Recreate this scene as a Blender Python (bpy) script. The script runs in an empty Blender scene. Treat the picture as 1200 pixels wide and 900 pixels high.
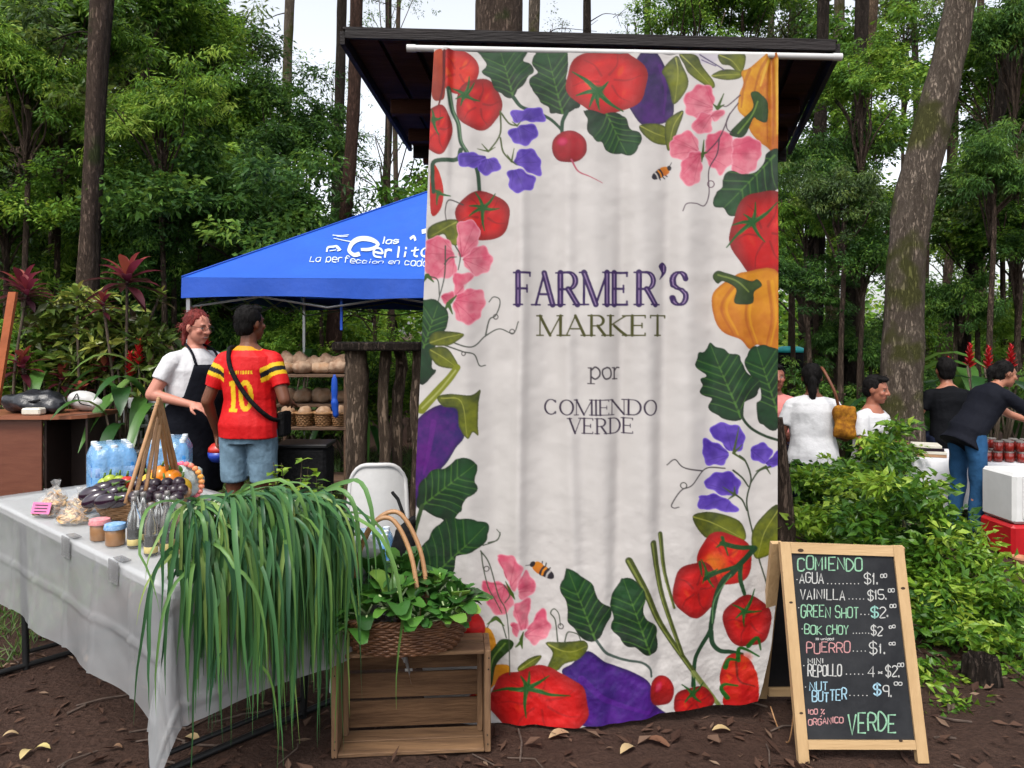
import bpy, bmesh, math, random
import numpy as np
from mathutils import Vector, Matrix, Euler

# ------------------------------------------------------------------ camera, world, sun, exposure
SC = bpy.context.scene
COL = SC.collection
EYE, HOR, F = 1.5, 390.0, 900.0
cam_d = bpy.data.cameras.new("camera"); cam = bpy.data.objects.new("camera", cam_d); COL.objects.link(cam)
cam.location = (0, 0, EYE); cam.rotation_euler = (math.radians(90), 0, 0)
cam_d.sensor_width = 36; cam_d.lens = 27.0; cam_d.shift_y = -0.05
cam_d.clip_start = 0.05; cam_d.clip_end = 2000
SC.camera = cam
SUN_EL, SUN_AZ = math.radians(58), math.radians(200)      # azimuth from +Y, clockwise seen from above
W = bpy.data.worlds.new("World"); SC.world = W; W.use_nodes = True
nt = W.node_tree; bg = nt.nodes["Background"]
sky = nt.nodes.new("ShaderNodeTexSky"); sky.sky_type = 'NISHITA'; sky.sun_disc = False
sky.sun_elevation = SUN_EL; sky.sun_rotation = SUN_AZ
sky.air_density = 1.0; sky.dust_density = 3.0; sky.ozone_density = 1.0
hs = nt.nodes.new("ShaderNodeHueSaturation"); hs.inputs["Saturation"].default_value = 0.26; hs.inputs["Value"].default_value = 1.0
nt.links.new(sky.outputs[0], hs.inputs["Color"]); nt.links.new(hs.outputs[0], bg.inputs[0])
bg.inputs[1].default_value = 0.15
sun_d = bpy.data.lights.new("sun", 'SUN'); sun = bpy.data.objects.new("sun", sun_d); COL.objects.link(sun)
sun_d.energy = 1.25; sun_d.angle = math.radians(18); sun_d.color = (1, 0.95, 0.87)
sd = Vector((math.sin(SUN_AZ) * math.cos(SUN_EL), math.cos(SUN_AZ) * math.cos(SUN_EL), math.sin(SUN_EL)))
sun.rotation_euler = (-sd).to_track_quat('-Z', 'Y').to_euler()
vs = SC.view_settings; vs.view_transform = 'Standard'; vs.look = 'None'; vs.gamma = 1; vs.use_curve_mapping = False
vs.exposure = 1.12
SC.render.engine = 'CYCLES'
cy = SC.cycles; cy.use_denoising = True; cy.max_bounces = 6; cy.diffuse_bounces = 3; cy.glossy_bounces = 2
cy.transmission_bounces = 4; cy.transparent_max_bounces = 8; cy.caustics_reflective = False; cy.caustics_refractive = False
cy.use_adaptive_sampling = True; cy.adaptive_threshold = 0.015

# ------------------------------------------------------------------ coordinates of the survey: pixel of the photo + distance -> point
def P(px, py, Y): return Vector(((px - 600) / F * Y, Y, EYE - (py - HOR) / F * Y))
def GY(py, z=0.0): return (EYE - z) * F / (py - HOR)
def G(px, py, z=0.0): return P(px, py, GY(py, z))
ALB = 0.76
def lin(c):
    c = np.asarray(c, float) / 255.0
    return np.where(c <= 0.04045, c / 12.92, ((c + 0.055) / 1.055) ** 2.4) * ALB
R = math.radians
rnd = random.Random(7)
def U(a, b): return rnd.uniform(a, b)

# ------------------------------------------------------------------ materials
def _mat(name):
    m = bpy.data.materials.new(name); m.use_nodes = True
    return m, m.node_tree, m.node_tree.nodes["Principled BSDF"]
def mat(name, c, rough=0.6, var=0.18, scale=6.0, bump=0.0, bscale=None, metal=0.0, spec=0.4, c2=None, stretch=None, trans=0.0, alpha=1.0, coat=0.0):
    m, t, b = _mat(name)
    c = tuple(x * ALB for x in c); c2 = tuple(x * ALB for x in c2) if c2 else None; tc = t.nodes.new("ShaderNodeTexCoord"); mp = t.nodes.new("ShaderNodeMapping")
    if stretch: mp.inputs["Scale"].default_value = stretch
    t.links.new(tc.outputs["Object"], mp.inputs[0])
    n = t.nodes.new("ShaderNodeTexNoise"); n.inputs["Scale"].default_value = scale; n.inputs["Detail"].default_value = 5; n.inputs["Roughness"].default_value = 0.65
    t.links.new(mp.outputs[0], n.inputs[0])
    r = t.nodes.new("ShaderNodeValToRGB"); r.color_ramp.elements[0].position = 0.3; r.color_ramp.elements[1].position = 0.7
    lo = c2 if c2 else tuple(x * (1 - var) for x in c); hi = c if c2 else tuple(min(1, x * (1 + var)) for x in c)
    r.color_ramp.elements[0].color = (*lo, 1); r.color_ramp.elements[1].color = (*hi, 1)
    t.links.new(n.outputs[0], r.inputs[0]); t.links.new(r.outputs[0], b.inputs["Base Color"])
    b.inputs["Roughness"].default_value = rough; b.inputs["Metallic"].default_value = metal; b.inputs["Specular IOR Level"].default_value = spec
    if trans: b.inputs["Transmission Weight"].default_value = trans
    if alpha < 1: b.inputs["Alpha"].default_value = alpha
    if coat: b.inputs["Coat Weight"].default_value = coat
    if bump:
        n2 = t.nodes.new("ShaderNodeTexNoise"); n2.inputs["Scale"].default_value = bscale or scale * 4; n2.inputs["Detail"].default_value = 6
        t.links.new(mp.outputs[0], n2.inputs[0])
        bp = t.nodes.new("ShaderNodeBump"); bp.inputs["Strength"].default_value = bump; bp.inputs["Distance"].default_value = 0.02
        t.links.new(n2.outputs[0], bp.inputs["Height"]); t.links.new(bp.outputs[0], b.inputs["Normal"])
    return m
def bark(name, c, c2, moss=None, mossy=.5):
    """cracked bark: plates between dark furrows, moss in patches"""
    m, t, b = _mat(name); N = t.nodes.new; tc = N("ShaderNodeTexCoord"); mp = N("ShaderNodeMapping"); mp.inputs["Scale"].default_value = (1, 1, .20); t.links.new(tc.outputs["Object"], mp.inputs[0])
    n1 = N("ShaderNodeTexNoise"); n1.inputs["Scale"].default_value = 14; n1.inputs["Detail"].default_value = 9; n1.inputs["Roughness"].default_value = .75
    n2 = N("ShaderNodeTexNoise"); n2.inputs["Scale"].default_value = 2.6; n2.inputs["Detail"].default_value = 6
    v = N("ShaderNodeTexVoronoi"); v.feature = 'DISTANCE_TO_EDGE'; v.inputs["Scale"].default_value = 38
    wp = N("ShaderNodeVectorMath"); wp.operation = 'MULTIPLY_ADD'; wp.inputs[1].default_value = (.16, .16, .16); t.links.new(mp.outputs[0], n1.inputs[0]); t.links.new(n1.outputs["Color"], wp.inputs[0]); t.links.new(mp.outputs[0], wp.inputs[2]); t.links.new(wp.outputs[0], v.inputs["Vector"]); t.links.new(tc.outputs["Object"], n2.inputs[0])
    r = N("ShaderNodeValToRGB"); r.color_ramp.elements[0].position = .32; r.color_ramp.elements[1].position = .68; r.color_ramp.elements[0].color = (*c2, 1); r.color_ramp.elements[1].color = (*c, 1); t.links.new(n1.outputs[0], r.inputs[0])
    cr = N("ShaderNodeValToRGB"); cr.color_ramp.elements[0].color = (.25, .25, .25, 1); cr.color_ramp.elements[1].position = .22; t.links.new(v.outputs[0], cr.inputs[0])
    mx = N("ShaderNodeMix"); mx.data_type = 'RGBA'; mx.blend_type = 'MULTIPLY'; mx.inputs[0].default_value = .55; t.links.new(r.outputs[0], mx.inputs[6]); t.links.new(cr.outputs[0], mx.inputs[7]); last = mx.outputs[2]
    if moss:
        mr = N("ShaderNodeValToRGB"); mr.color_ramp.elements[0].position = mossy; mr.color_ramp.elements[1].position = mossy + .10; t.links.new(n2.outputs[0], mr.inputs[0]); m2 = N("ShaderNodeMix"); m2.data_type = 'RGBA'; t.links.new(mr.outputs[0], m2.inputs[0]); t.links.new(last, m2.inputs[6]); m2.inputs[7].default_value = (*moss, 1); last = m2.outputs[2]
    t.links.new(last, b.inputs["Base Color"]); b.inputs["Roughness"].default_value = .95; b.inputs["Specular IOR Level"].default_value = .12
    ad = N("ShaderNodeMath"); ad.operation = 'MULTIPLY_ADD'; ad.inputs[1].default_value = .5; t.links.new(n1.outputs[0], ad.inputs[0]); t.links.new(cr.outputs[0], ad.inputs[2]); bp = N("ShaderNodeBump"); bp.inputs["Strength"].default_value = 1; bp.inputs["Distance"].default_value = .03; t.links.new(ad.outputs[0], bp.inputs["Height"]); t.links.new(bp.outputs[0], b.inputs["Normal"])
    return m
def vcol_mat(name, rough=0.6, spec=0.3, bump=0.0, bscale=60, attr="Col", sheen=0.0, transl=0.0):
    m, t, b = _mat(name)
    a = t.nodes.new("ShaderNodeAttribute"); a.attribute_name = attr
    t.links.new(a.outputs["Color"], b.inputs["Base Color"]); b.inputs["Roughness"].default_value = rough; b.inputs["Specular IOR Level"].default_value = spec
    if bump:
        tc = t.nodes.new("ShaderNodeTexCoord")
        n2 = t.nodes.new("ShaderNodeTexNoise"); n2.inputs["Scale"].default_value = bscale; n2.inputs["Detail"].default_value = 5
        t.links.new(tc.outputs["Object"], n2.inputs[0])
        bp = t.nodes.new("ShaderNodeBump"); bp.inputs["Strength"].default_value = bump; bp.inputs["Distance"].default_value = 0.02
        t.links.new(n2.outputs[0], bp.inputs["Height"]); t.links.new(bp.outputs[0], b.inputs["Normal"])
    return m
def leaf_mat(name, stops, rough=0.45, transl=0.35, objvar=0.25, spec=0.35):
    """leaf colour from the per-leaf 'tint' attribute and a per-plant shift"""
    m, t, b = _mat(name); out = t.nodes["Material Output"]
    a = t.nodes.new("ShaderNodeAttribute"); a.attribute_name = "tint"
    oi = t.nodes.new("ShaderNodeObjectInfo")
    ma = t.nodes.new("ShaderNodeMath"); ma.operation = 'MULTIPLY_ADD'; ma.inputs[1].default_value = objvar; ma.inputs[2].default_value = -objvar / 2
    t.links.new(oi.outputs["Random"], ma.inputs[0])
    ad = t.nodes.new("ShaderNodeMath"); ad.operation = 'ADD'; ad.use_clamp = True
    t.links.new(ma.outputs[0], ad.inputs[0]); t.links.new(a.outputs["Fac"], ad.inputs[1])
    r = t.nodes.new("ShaderNodeValToRGB"); els = r.color_ramp.elements
    for i, (p, c) in enumerate(stops):
        e = els[i] if i < 2 else els.new(p)
        e.position = p; e.color = (*[x * (1.18 if name in ('leaf_green', 'leaf_dark', 'leaf_olive') else 1) for x in c], 1)
    t.links.new(ad.outputs[0], r.inputs[0]); t.links.new(r.outputs[0], b.inputs["Base Color"])
    b.inputs["Roughness"].default_value = rough; b.inputs["Specular IOR Level"].default_value = spec
    if transl:
        tr = t.nodes.new("ShaderNodeBsdfTranslucent"); mx = t.nodes.new("ShaderNodeMixShader"); mx.inputs[0].default_value = transl
        hsv = t.nodes.new("ShaderNodeHueSaturation"); hsv.inputs["Hue"].default_value = 0.472; hsv.inputs["Value"].default_value = 1.35
        t.links.new(r.outputs[0], hsv.inputs["Color"]); t.links.new(hsv.outputs[0], tr.inputs[0])
        t.links.new(b.outputs[0], mx.inputs[1]); t.links.new(tr.outputs[0], mx.inputs[2]); t.links.new(mx.outputs[0], out.inputs[0])
    return m

# ------------------------------------------------------------------ meshes
def tag(o, label=None, cat=None, group=None, kind=None):
    if label: o["label"] = label
    if cat: o["category"] = cat
    if group: o["group"] = group
    if kind: o["kind"] = kind
    return o
def link(name, me, m=None, parent=None):
    o = bpy.data.objects.new(name, me); COL.objects.link(o)
    if m is not None:
        for mm in (m if isinstance(m, (list, tuple)) else [m]): me.materials.append(mm)
    if parent is not None: o.parent = parent
    return o
def empty(name, loc=(0, 0, 0), rz=0.0):
    o = bpy.data.objects.new(name, None); COL.objects.link(o); o.location = loc; o.rotation_euler = (0, 0, rz); o.empty_display_size = 0.1
    return o
def np_mesh(name, V, Fs, attrs=None, smooth=False):
    """V (n,3); Fs a list of (m,k) int arrays; attrs {name: (type, per-vertex array)}"""
    me = bpy.data.meshes.new(name); V = np.asarray(V, np.float32)
    me.vertices.add(len(V)); me.vertices.foreach_set("co", V.ravel())
    if not isinstance(Fs, (list, tuple)): Fs = [Fs]
    Fs = [np.asarray(f, np.int32) for f in Fs if len(f)]
    lt = np.concatenate([np.full(len(f), f.shape[1], np.int32) for f in Fs]); li = np.concatenate([f.ravel() for f in Fs])
    ls = np.concatenate([[0], np.cumsum(lt)[:-1]]).astype(np.int32)
    me.loops.add(len(li)); me.loops.foreach_set("vertex_index", li)
    me.polygons.add(len(lt)); me.polygons.foreach_set("loop_start", ls)
    try: me.polygons.foreach_set("loop_total", lt)
    except Exception: pass
    me.polygons.foreach_set("use_smooth", np.full(len(lt), smooth, bool))
    for k, (ty, arr) in (attrs or {}).items():
        a = me.attributes.new(k, ty, 'POINT')
        if ty == 'FLOAT': a.data.foreach_set("value", np.asarray(arr, np.float32).ravel())
        else: a.data.foreach_set("color", np.asarray(arr, np.float32).ravel())
    me.update(calc_edges=True)
    return me
def frame(d):
    d = Vector(d).normalized(); a = Vector((0, 0, 1)) if abs(d.z) < 0.9 else Vector((1, 0, 0))
    x = d.cross(a).normalized(); y = d.cross(x).normalized()
    return x, y, d
class M:
    """collects primitives into one mesh"""
    def __init__(s): s.v = []; s.f = []; s.t = []
    def _add(s, vs, fs, tint=0.5):
        o = len(s.v); s.v += [tuple(v) for v in vs]; s.f += [tuple(i + o for i in f) for f in fs]; s.t += [tint] * len(vs)
        return s
    def box(s, c, size, rz=0.0, mtx=None, b=0.004, tint=0.5):
        """box with chamfered edges: size (x,y,z) centred on c"""
        hx, hy, hz = [k / 2 for k in size]; b = min(b, hx * .45, hy * .45, hz * .45)
        bm = bmesh.new(); bmesh.ops.create_cube(bm, size=1)
        for v in bm.verts: v.co = Vector((v.co.x * 2 * hx, v.co.y * 2 * hy, v.co.z * 2 * hz))
        if b > 0: bmesh.ops.bevel(bm, geom=bm.edges[:] , offset=b, segments=1, affect='EDGES')
        mx = mtx if mtx is not None else Matrix.Rotation(rz, 4, 'Z')
        vs = [Vector(c) + (mx.to_3x3() @ v.co) for v in bm.verts]; bm.verts.index_update()
        fs = [[v.index for v in f.verts] for f in bm.faces]; bm.free()
        return s._add(vs, fs, tint)
    def tube(s, pts, r, n=8, cap=True, tint=0.5, jit=0.0):
        pts = [Vector(p) for p in pts]; rs = r if isinstance(r, (list, tuple)) else [r] * len(pts)
        vs = []; fs = []; x = None
        for i, p in enumerate(pts):
            d = (pts[min(i + 1, len(pts) - 1)] - pts[max(i - 1, 0)]).normalized()
            if x is None: x, y, _ = frame(d)
            else:
                x = (x - d * x.dot(d)).normalized(); y = d.cross(x)
            for k in range(n):
                a = 2 * math.pi * k / n; rr = rs[i] * (1 + (U(-jit, jit) if jit else 0))
                vs.append(p + (x * math.cos(a) + y * math.sin(a)) * rr)
        for i in range(len(pts) - 1):
            for k in range(n): fs.append((i * n + k, i * n + (k + 1) % n, (i + 1) * n + (k + 1) % n, (i + 1) * n + k))
        if cap: fs.append(tuple(range(n))[::-1]); fs.append(tuple((len(pts) - 1) * n + k for k in range(n)))
        return s._add(vs, fs, tint)
    def lathe(s, prof, c=(0, 0, 0), n=16, mtx=None, tint=0.5, sx=1.0, sy=1.0, lobes=0, lamp=0.0):
        """prof [(r,z)...] bottom to top; closed with caps where r>0"""
        vs = []; fs = []; c = Vector(c)
        for r, z in prof:
            for k in range(n):
                a = 2 * math.pi * k / n; q = r * (1 + lamp * math.cos(lobes * a)) if lobes else r
                p = Vector((q * math.cos(a) * sx, q * math.sin(a) * sy, z))
                vs.append(c + (mtx @ p if mtx is not None else p))
        m = len(prof)
        for i in range(m - 1):
            for k in range(n): fs.append((i * n + k, i * n + (k + 1) % n, (i + 1) * n + (k + 1) % n, (i + 1) * n + k))
        fs.append(tuple(range(n))[::-1]); fs.append(tuple((m - 1) * n + k for k in range(n)))
        return s._add(vs, fs, tint)
    def ell(s, c, rad, mtx=None, n=12, m=8, tint=0.5):
        prof = [(max(1e-4, math.sin(math.pi * i / m)), -math.cos(math.pi * i / m)) for i in range(m + 1)]
        mx = (mtx.to_3x3() if mtx is not None else Matrix.Identity(3)) @ Matrix.Diagonal(Vector(rad))
        return s.lathe(prof, c, n, mx, tint)
    def rc(s, p0, p1, r0, r1, n=12):
        """round cone (tapered capsule)"""
        p0, p1 = Vector(p0), Vector(p1); x, y, d = frame(p1 - p0 if (p1 - p0).length > 1e-6 else (0, 0, 1)); L = (p1 - p0).length
        mx = Matrix((x, y, d)).transposed()
        prof = [(max(1e-4, r0 * math.cos(a)), r0 * math.sin(a)) for a in [R(-90), R(-60), R(-30), 0]] + \
               [(max(1e-4, r1 * math.cos(a)), L + r1 * math.sin(a)) for a in [0, R(30), R(60), R(90)]]
        return s.lathe(prof, p0, n, mx)
    def quad(s, a, b, c, d, tint=0.5): return s._add([a, b, c, d], [(0, 1, 2, 3)], tint)
    def poly(s, pts, thick=None, nrm=None, tint=0.5):
        """flat polygon, extruded by thick along nrm"""
        pts = [Vector(p) for p in pts]; n = len(pts)
        if thick is None: return s._add(pts, [tuple(range(n))], tint)
        nrm = Vector(nrm).normalized() * thick
        vs = pts + [p + nrm for p in pts]
        fs = [tuple(range(n))[::-1], tuple(range(n, 2 * n))] + [(i, (i + 1) % n, n + (i + 1) % n, n + i) for i in range(n)]
        return s._add(vs, fs, tint)
    def blade(s, pts, w, up=(0, 0, 1), fold=0.25, tint=0.5, wprof=None):
        """leaf ribbon with a folded midrib along pts; w = full width"""
        pts = [Vector(p) for p in pts]; n = len(pts); vs = []; fs = []; up = Vector(up)
        for i, p in enumerate(pts):
            d = (pts[min(i + 1, n - 1)] - pts[max(i - 1, 0)]).normalized()
            sdv = d.cross(up)
            if sdv.length < 1e-3: sdv = d.cross(Vector((0.3, 1, 0.1)))
            sdv.normalize(); nn = sdv.cross(d).normalized(); t = i / (n - 1)
            k = wprof(t) if wprof else max(0.04, math.sin(math.pi * min(1, t * 0.92 + 0.08)) ** 0.7)
            h = w / 2 * k
            vs += [p - sdv * h + nn * h * fold, p, p + sdv * h + nn * h * fold]
        for i in range(n - 1):
            a = i * 3
            fs += [(a, a + 1, a + 4, a + 3), (a + 1, a + 2, a + 5, a + 4)]
        return s._add(vs, fs, tint)
    def mesh(s, name, smooth=False):
        me = bpy.data.meshes.new(name); me.from_pydata([tuple(v) for v in s.v], [], s.f); 
        a = me.attributes.new("tint", 'FLOAT', 'POINT'); a.data.foreach_set("value", np.array(s.t, np.float32))
        if smooth:
            me.polygons.foreach_set("use_smooth", [True] * len(me.polygons))
        me.update(); return me
    def build(s, name, m, parent=None, smooth=False, auto=None):
        me = s.mesh(name, smooth or auto is not None)
        if auto is not None:
            try: me.set_sharp_from_angle(angle=R(auto))
            except Exception: pass
        return link(name, me, m, parent)
def weld(me):
    bm = bmesh.new(); bm.from_mesh(me); bmesh.ops.remove_doubles(bm, verts=bm.verts, dist=2e-4); bmesh.ops.recalc_face_normals(bm, faces=bm.faces); bm.to_mesh(me); bm.free()
def remesh(mb, name, voxel, smooth=3, fac=0.5):
    """union of the collected closed shapes as one continuous skin"""
    me = mb.mesh("tmp"); weld(me); o = bpy.data.objects.new("tmp", me); COL.objects.link(o)
    md = o.modifiers.new("r", 'REMESH'); md.mode = 'VOXEL'; md.voxel_size = voxel; md.use_smooth_shade = True
    if smooth:
        sm = o.modifiers.new("s", 'SMOOTH'); sm.factor = fac; sm.iterations = smooth
    bpy.context.view_layer.update(); dg = bpy.context.evaluated_depsgraph_get()
    r = bpy.data.meshes.new_from_object(o.evaluated_get(dg)); r.name = name
    bpy.data.objects.remove(o); bpy.data.meshes.remove(me)
    r.polygons.foreach_set("use_smooth", [True] * len(r.polygons))
    return r
def cut(me, co, no):
    """drop everything on the side of the plane that no points to"""
    bm = bmesh.new(); bm.from_mesh(me)
    bmesh.ops.bisect_plane(bm, geom=bm.verts[:] + bm.edges[:] + bm.faces[:], plane_co=Vector(co), plane_no=Vector(no).normalized(), clear_outer=True)
    bm.to_mesh(me); bm.free(); me.polygons.foreach_set("use_smooth", [True] * len(me.polygons))
def copy_tree(o, parent=None):
    c = o.copy(); COL.objects.link(c)
    if parent is not None: c.parent = parent
    for ch in o.children: copy_tree(ch, c)
    return c
def spline(pts, n=6, closed=False):
    """Catmull-Rom through the points"""
    pts = [np.array(p, float) for p in pts]; out = []; L = len(pts)
    rng = range(L) if closed else range(L - 1)
    for i in rng:
        p1, p2 = pts[i], pts[(i + 1) % L]
        p0 = pts[i - 1] if (closed or i > 0) else 2 * p1 - p2
        p3 = pts[(i + 2) % L] if (closed or i + 2 < L) else 2 * p2 - p1
        for k in range(n):
            t = k / n
            out.append(0.5 * ((2 * p1) + (-p0 + p2) * t + (2 * p0 - 5 * p1 + 4 * p2 - p3) * t * t + (-p0 + 3 * p1 - 3 * p2 + p3) * t ** 3))
    if not closed: out.append(pts[-1])
    return out
# ------------------------------------------------------------------ leaves in bulk (numpy)
def leaf_cloud(centres, dirs, normals, length, width, tint, fold=0.18, droop=0.12):
    """(V, F, tint) of one folded pointed leaf per row"""
    n = len(centres); C = np.asarray(centres); D = np.asarray(dirs); D = D / (np.linalg.norm(D, axis=1, keepdims=True) + 1e-9)
    S = np.cross(D, normals); S /= (np.linalg.norm(S, axis=1, keepdims=True) + 1e-9); N = np.cross(S, D)
    L = np.asarray(length).reshape(-1, 1); Wd = np.asarray(width).reshape(-1, 1)
    b = C; m = C + D * L * .5; t = C + D * L - N * L * droop
    l = C + D * L * .42 - S * Wd * .5 + N * Wd * fold; r = C + D * L * .42 + S * Wd * .5 + N * Wd * fold
    V = np.stack([b, m, t, l, r], 1).reshape(-1, 3); i = np.arange(n)[:, None] * 5
    Fq = np.concatenate([i + np.array([[0, 1, 2, 3]]) * 0 + np.array([[0, 4, 2, 1]]), i + np.array([[0, 1, 2, 3]])])
    return V, Fq, np.repeat(np.asarray(tint), 5)
NR = np.random.default_rng(11)
def clump_leaves(cc, cr, per, ll, asp, tint_c, tvar=0.12, down=0.25, flat=0.7):
    """leaves for clump centres cc (n,3) with radii cr (n,), per leaves each"""
    n = len(cc) * per
    d = NR.normal(size=(n, 3)); d /= np.linalg.norm(d, axis=1, keepdims=True); rad = NR.random(n) ** 0.45
    off = d * rad[:, None] * np.repeat(cr, per)[:, None]; off[:, 2] *= flat
    C = np.repeat(cc, per, 0) + off
    D = d * 0.7 + NR.normal(size=(n, 3)) * 0.55; D[:, 2] = D[:, 2] * 0.55 - down
    Nn = NR.normal(size=(n, 3)) * 0.75 + np.array([0, 0, .8])
    L = ll * NR.uniform(0.6, 1.25, n)
    T = np.clip(np.repeat(tint_c, per) + NR.normal(size=n) * tvar, 0, 1)
    return leaf_cloud(C, D, Nn, L, L * asp * NR.uniform(0.8, 1.2, n), T)
# ================================================================== THE SETTING
def gz(x, y):
    x = np.asarray(x, float); y = np.asarray(y, float)
    s = 0.5 * np.sin(3.1 * x + 1.7 * y) + 0.35 * np.sin(7.3 * x - 5.1 * y + 1) + 0.3 * np.sin(13 * x + 11 * y + 2) + 0.25 * np.sin(-19 * x + 23 * y)
    far = np.clip((np.hypot(x, y - 3) - 6) / 10, 0, 1)
    return s * 0.006 - 0.004 + far * 0.12 * np.sin(0.5 * x + 0.3) * np.cos(0.4 * y)
def axis(lo, hi, fl, fh, step):
    a = np.arange(fl, fh, step); out = [a]
    k = fl; s = step; l = []
    while k > lo: s *= 1.35; k -= s; l.append(k)
    r = []; k = a[-1]; s = step
    while k < hi: s *= 1.35; k += s; r.append(k)
    return np.concatenate([l[::-1], a, r])
gx = axis(-400, 400, -4.5, 4.5, 0.05); gy = axis(-40, 800, 1.8, 7.0, 0.05)
XX, YY = np.meshgrid(gx, gy); ZZ = gz(XX, YY) + NR.normal(size=XX.shape) * 0.002
idx = np.arange(XX.size).reshape(XX.shape)
Fg = np.stack([idx[:-1, :-1], idx[:-1, 1:], idx[1:, 1:], idx[1:, :-1]], -1).reshape(-1, 4)
def ground_mat():
    m, t, b = _mat("forest_soil")
    tc = t.nodes.new("ShaderNodeTexCoord")
    n1 = t.nodes.new("ShaderNodeTexNoise"); n1.inputs["Scale"].default_value = 1.1; n1.inputs["Detail"].default_value = 8; n1.inputs["Roughness"].default_value = 0.7
    n2 = t.nodes.new("ShaderNodeTexNoise"); n2.inputs["Scale"].default_value = 34; n2.inputs["Detail"].default_value = 8; n2.inputs["Roughness"].default_value = 0.75
    v = t.nodes.new("ShaderNodeTexVoronoi"); v.inputs["Scale"].default_value = 55
    for n in (n1, n2, v): t.links.new(tc.outputs["Object"], n.inputs["Vector"])
    r = t.nodes.new("ShaderNodeValToRGB"); e = r.color_ramp.elements
    e[0].position = 0.3; e[0].color = (0.030, 0.0165, 0.012, 1); e[1].position = 0.72; e[1].color = (0.092, 0.054, 0.040, 1)
    k = e.new(0.5); k.color = (0.054, 0.030, 0.022, 1)
    mx = t.nodes.new("ShaderNodeMix"); mx.data_type = 'FLOAT'; mx.inputs[0].default_value = 0.55
    t.links.new(n1.outputs[0], mx.inputs[2]); t.links.new(n2.outputs[0], mx.inputs[3]); t.links.new(mx.outputs[0], r.inputs[0])
    t.links.new(r.outputs[0], b.inputs["Base Color"]); b.inputs["Roughness"].default_value = 0.95; b.inputs["Specular IOR Level"].default_value = 0.15
    ad = t.nodes.new("ShaderNodeMath"); ad.operation = 'MULTIPLY_ADD'; ad.inputs[1].default_value = 0.35
    t.links.new(v.outputs["Distance"], ad.inputs[0]); t.links.new(n2.outputs[0], ad.inputs[2])
    bp = t.nodes.new("ShaderNodeBump"); bp.inputs["Strength"].default_value = 0.9; bp.inputs["Distance"].default_value = 0.03
    t.links.new(ad.outputs[0], bp.inputs["Height"]); t.links.new(bp.outputs[0], b.inputs["Normal"])
    return m
tag(link("ground", np_mesh("ground", np.stack([XX, YY, ZZ], -1).reshape(-1, 3), Fg, smooth=True), ground_mat()), kind="structure")

# leaf litter and grass: nobody could count them
m_litter = leaf_mat("dry_leaf", [(0, (0.032, 0.015, 0.010)), (0.5, (0.095, 0.052, 0.035)), (0.85, (0.21, 0.145, 0.10)), (1, (0.28, 0.21, 0.15))], rough=0.85, transl=0.1, spec=0.2)
n = 6500
lx = NR.uniform(-4.5, 5, n); ly = 2.1 + NR.random(n) ** 1.9 * 8
C = np.stack([lx, ly, gz(lx, ly) + 0.006], 1); a = NR.uniform(0, 6.28, n)
D = np.stack([np.cos(a), np.sin(a), NR.normal(size=n) * .18], 1); Nn = NR.normal(size=(n, 3)) * 0.22 + [0, 0, 1]
L = NR.uniform(.018, .075, n) * np.where(NR.random(n) < .18, 1.35, .75)
V, Fq, T = leaf_cloud(C, D, Nn, L, L * NR.uniform(.18, .55, n), np.clip(NR.beta(1.2, 2.7, n), 0, 1), fold=.25, droop=-.1)
tag(link("leaf_litter", np_mesh("leaf_litter", V, Fq, {"tint": ('FLOAT', T)}), m_litter), kind="stuff")
n = 800
lx = NR.uniform(-2.6, 2.6, n); ly = 2.1 + NR.random(n) ** 1.4 * 2.6
C = np.stack([lx, ly, gz(lx, ly) + 0.009], 1); a = NR.uniform(0, 6.28, n)
D = np.stack([np.cos(a), np.sin(a), NR.normal(size=n) * .22], 1); Nn = NR.normal(size=(n, 3)) * 0.3 + [0, 0, 1]
L = NR.uniform(.025, .075, n)
V, Fq, T = leaf_cloud(C, D, Nn, L, L * NR.uniform(.2, .6, n), np.clip(NR.beta(1.8, 2.4, n), 0, 1), fold=.4, droop=-.2)
tag(link("leaf_litter", np_mesh("leaf_litter", V, Fq, {"tint": ('FLOAT', T)}), m_litter), kind="stuff")
g = M()
for i in range(260):
    x = U(-3.5, 3.5); y = 2.15 + rnd.random() ** 1.4 * 4; a = U(0, 3.14); l = U(.06, .22); k = U(-.03, .03)
    z = float(gz(x, y)) + .006; dx, dy = math.cos(a) * l / 2, math.sin(a) * l / 2
    g.tube([(x - dx, y - dy, z), (x + k, y + k, z + .006), (x + dx, y + dy, z)], U(.0018, .0045), 5)
tag(g.build("twig_litter", mat("dead_twig", (.10, .07, .055), .9, .4, 30)), kind="stuff")
m_grass = leaf_mat("grass_blade", [(0, (.03, .07, .012)), (.6, (.075, .15, .03)), (1, (.16, .20, .06))], transl=.3)
def grass(nn, xr, yr, h):
    n = nn; x = NR.uniform(*xr, n); y = NR.uniform(*yr, n)
    C = np.stack([x, y, gz(x, y) - .004], 1); D = NR.normal(size=(n, 3)) * .45 + [0, 0, 1]; Nn = NR.normal(size=(n, 3)); L = NR.uniform(.5, 1.2, n) * h
    return leaf_cloud(C, D, Nn, L, np.full(n, .007), NR.beta(2, 2, n), fold=.1, droop=.4)
bits = [grass(6500, (-4.6, -2.28), (3.45, 6.2), .10), grass(2500, (-2.2, -1.2), (4.4, 6), .09), grass(9000, (-6, -1), (6, 9.5), .16), grass(9000, (1.2, 7), (5.2, 9.5), .16)]
Vs = []; Fs = []; Ts = []; o = 0
for V, Fq, T in bits: Vs.append(V); Fs.append(Fq + o); Ts.append(T); o += len(V)
tag(link("grass", np_mesh("grass", np.concatenate(Vs), np.concatenate(Fs), {"tint": ('FLOAT', np.concatenate(Ts))}), m_grass), kind="stuff")

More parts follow.
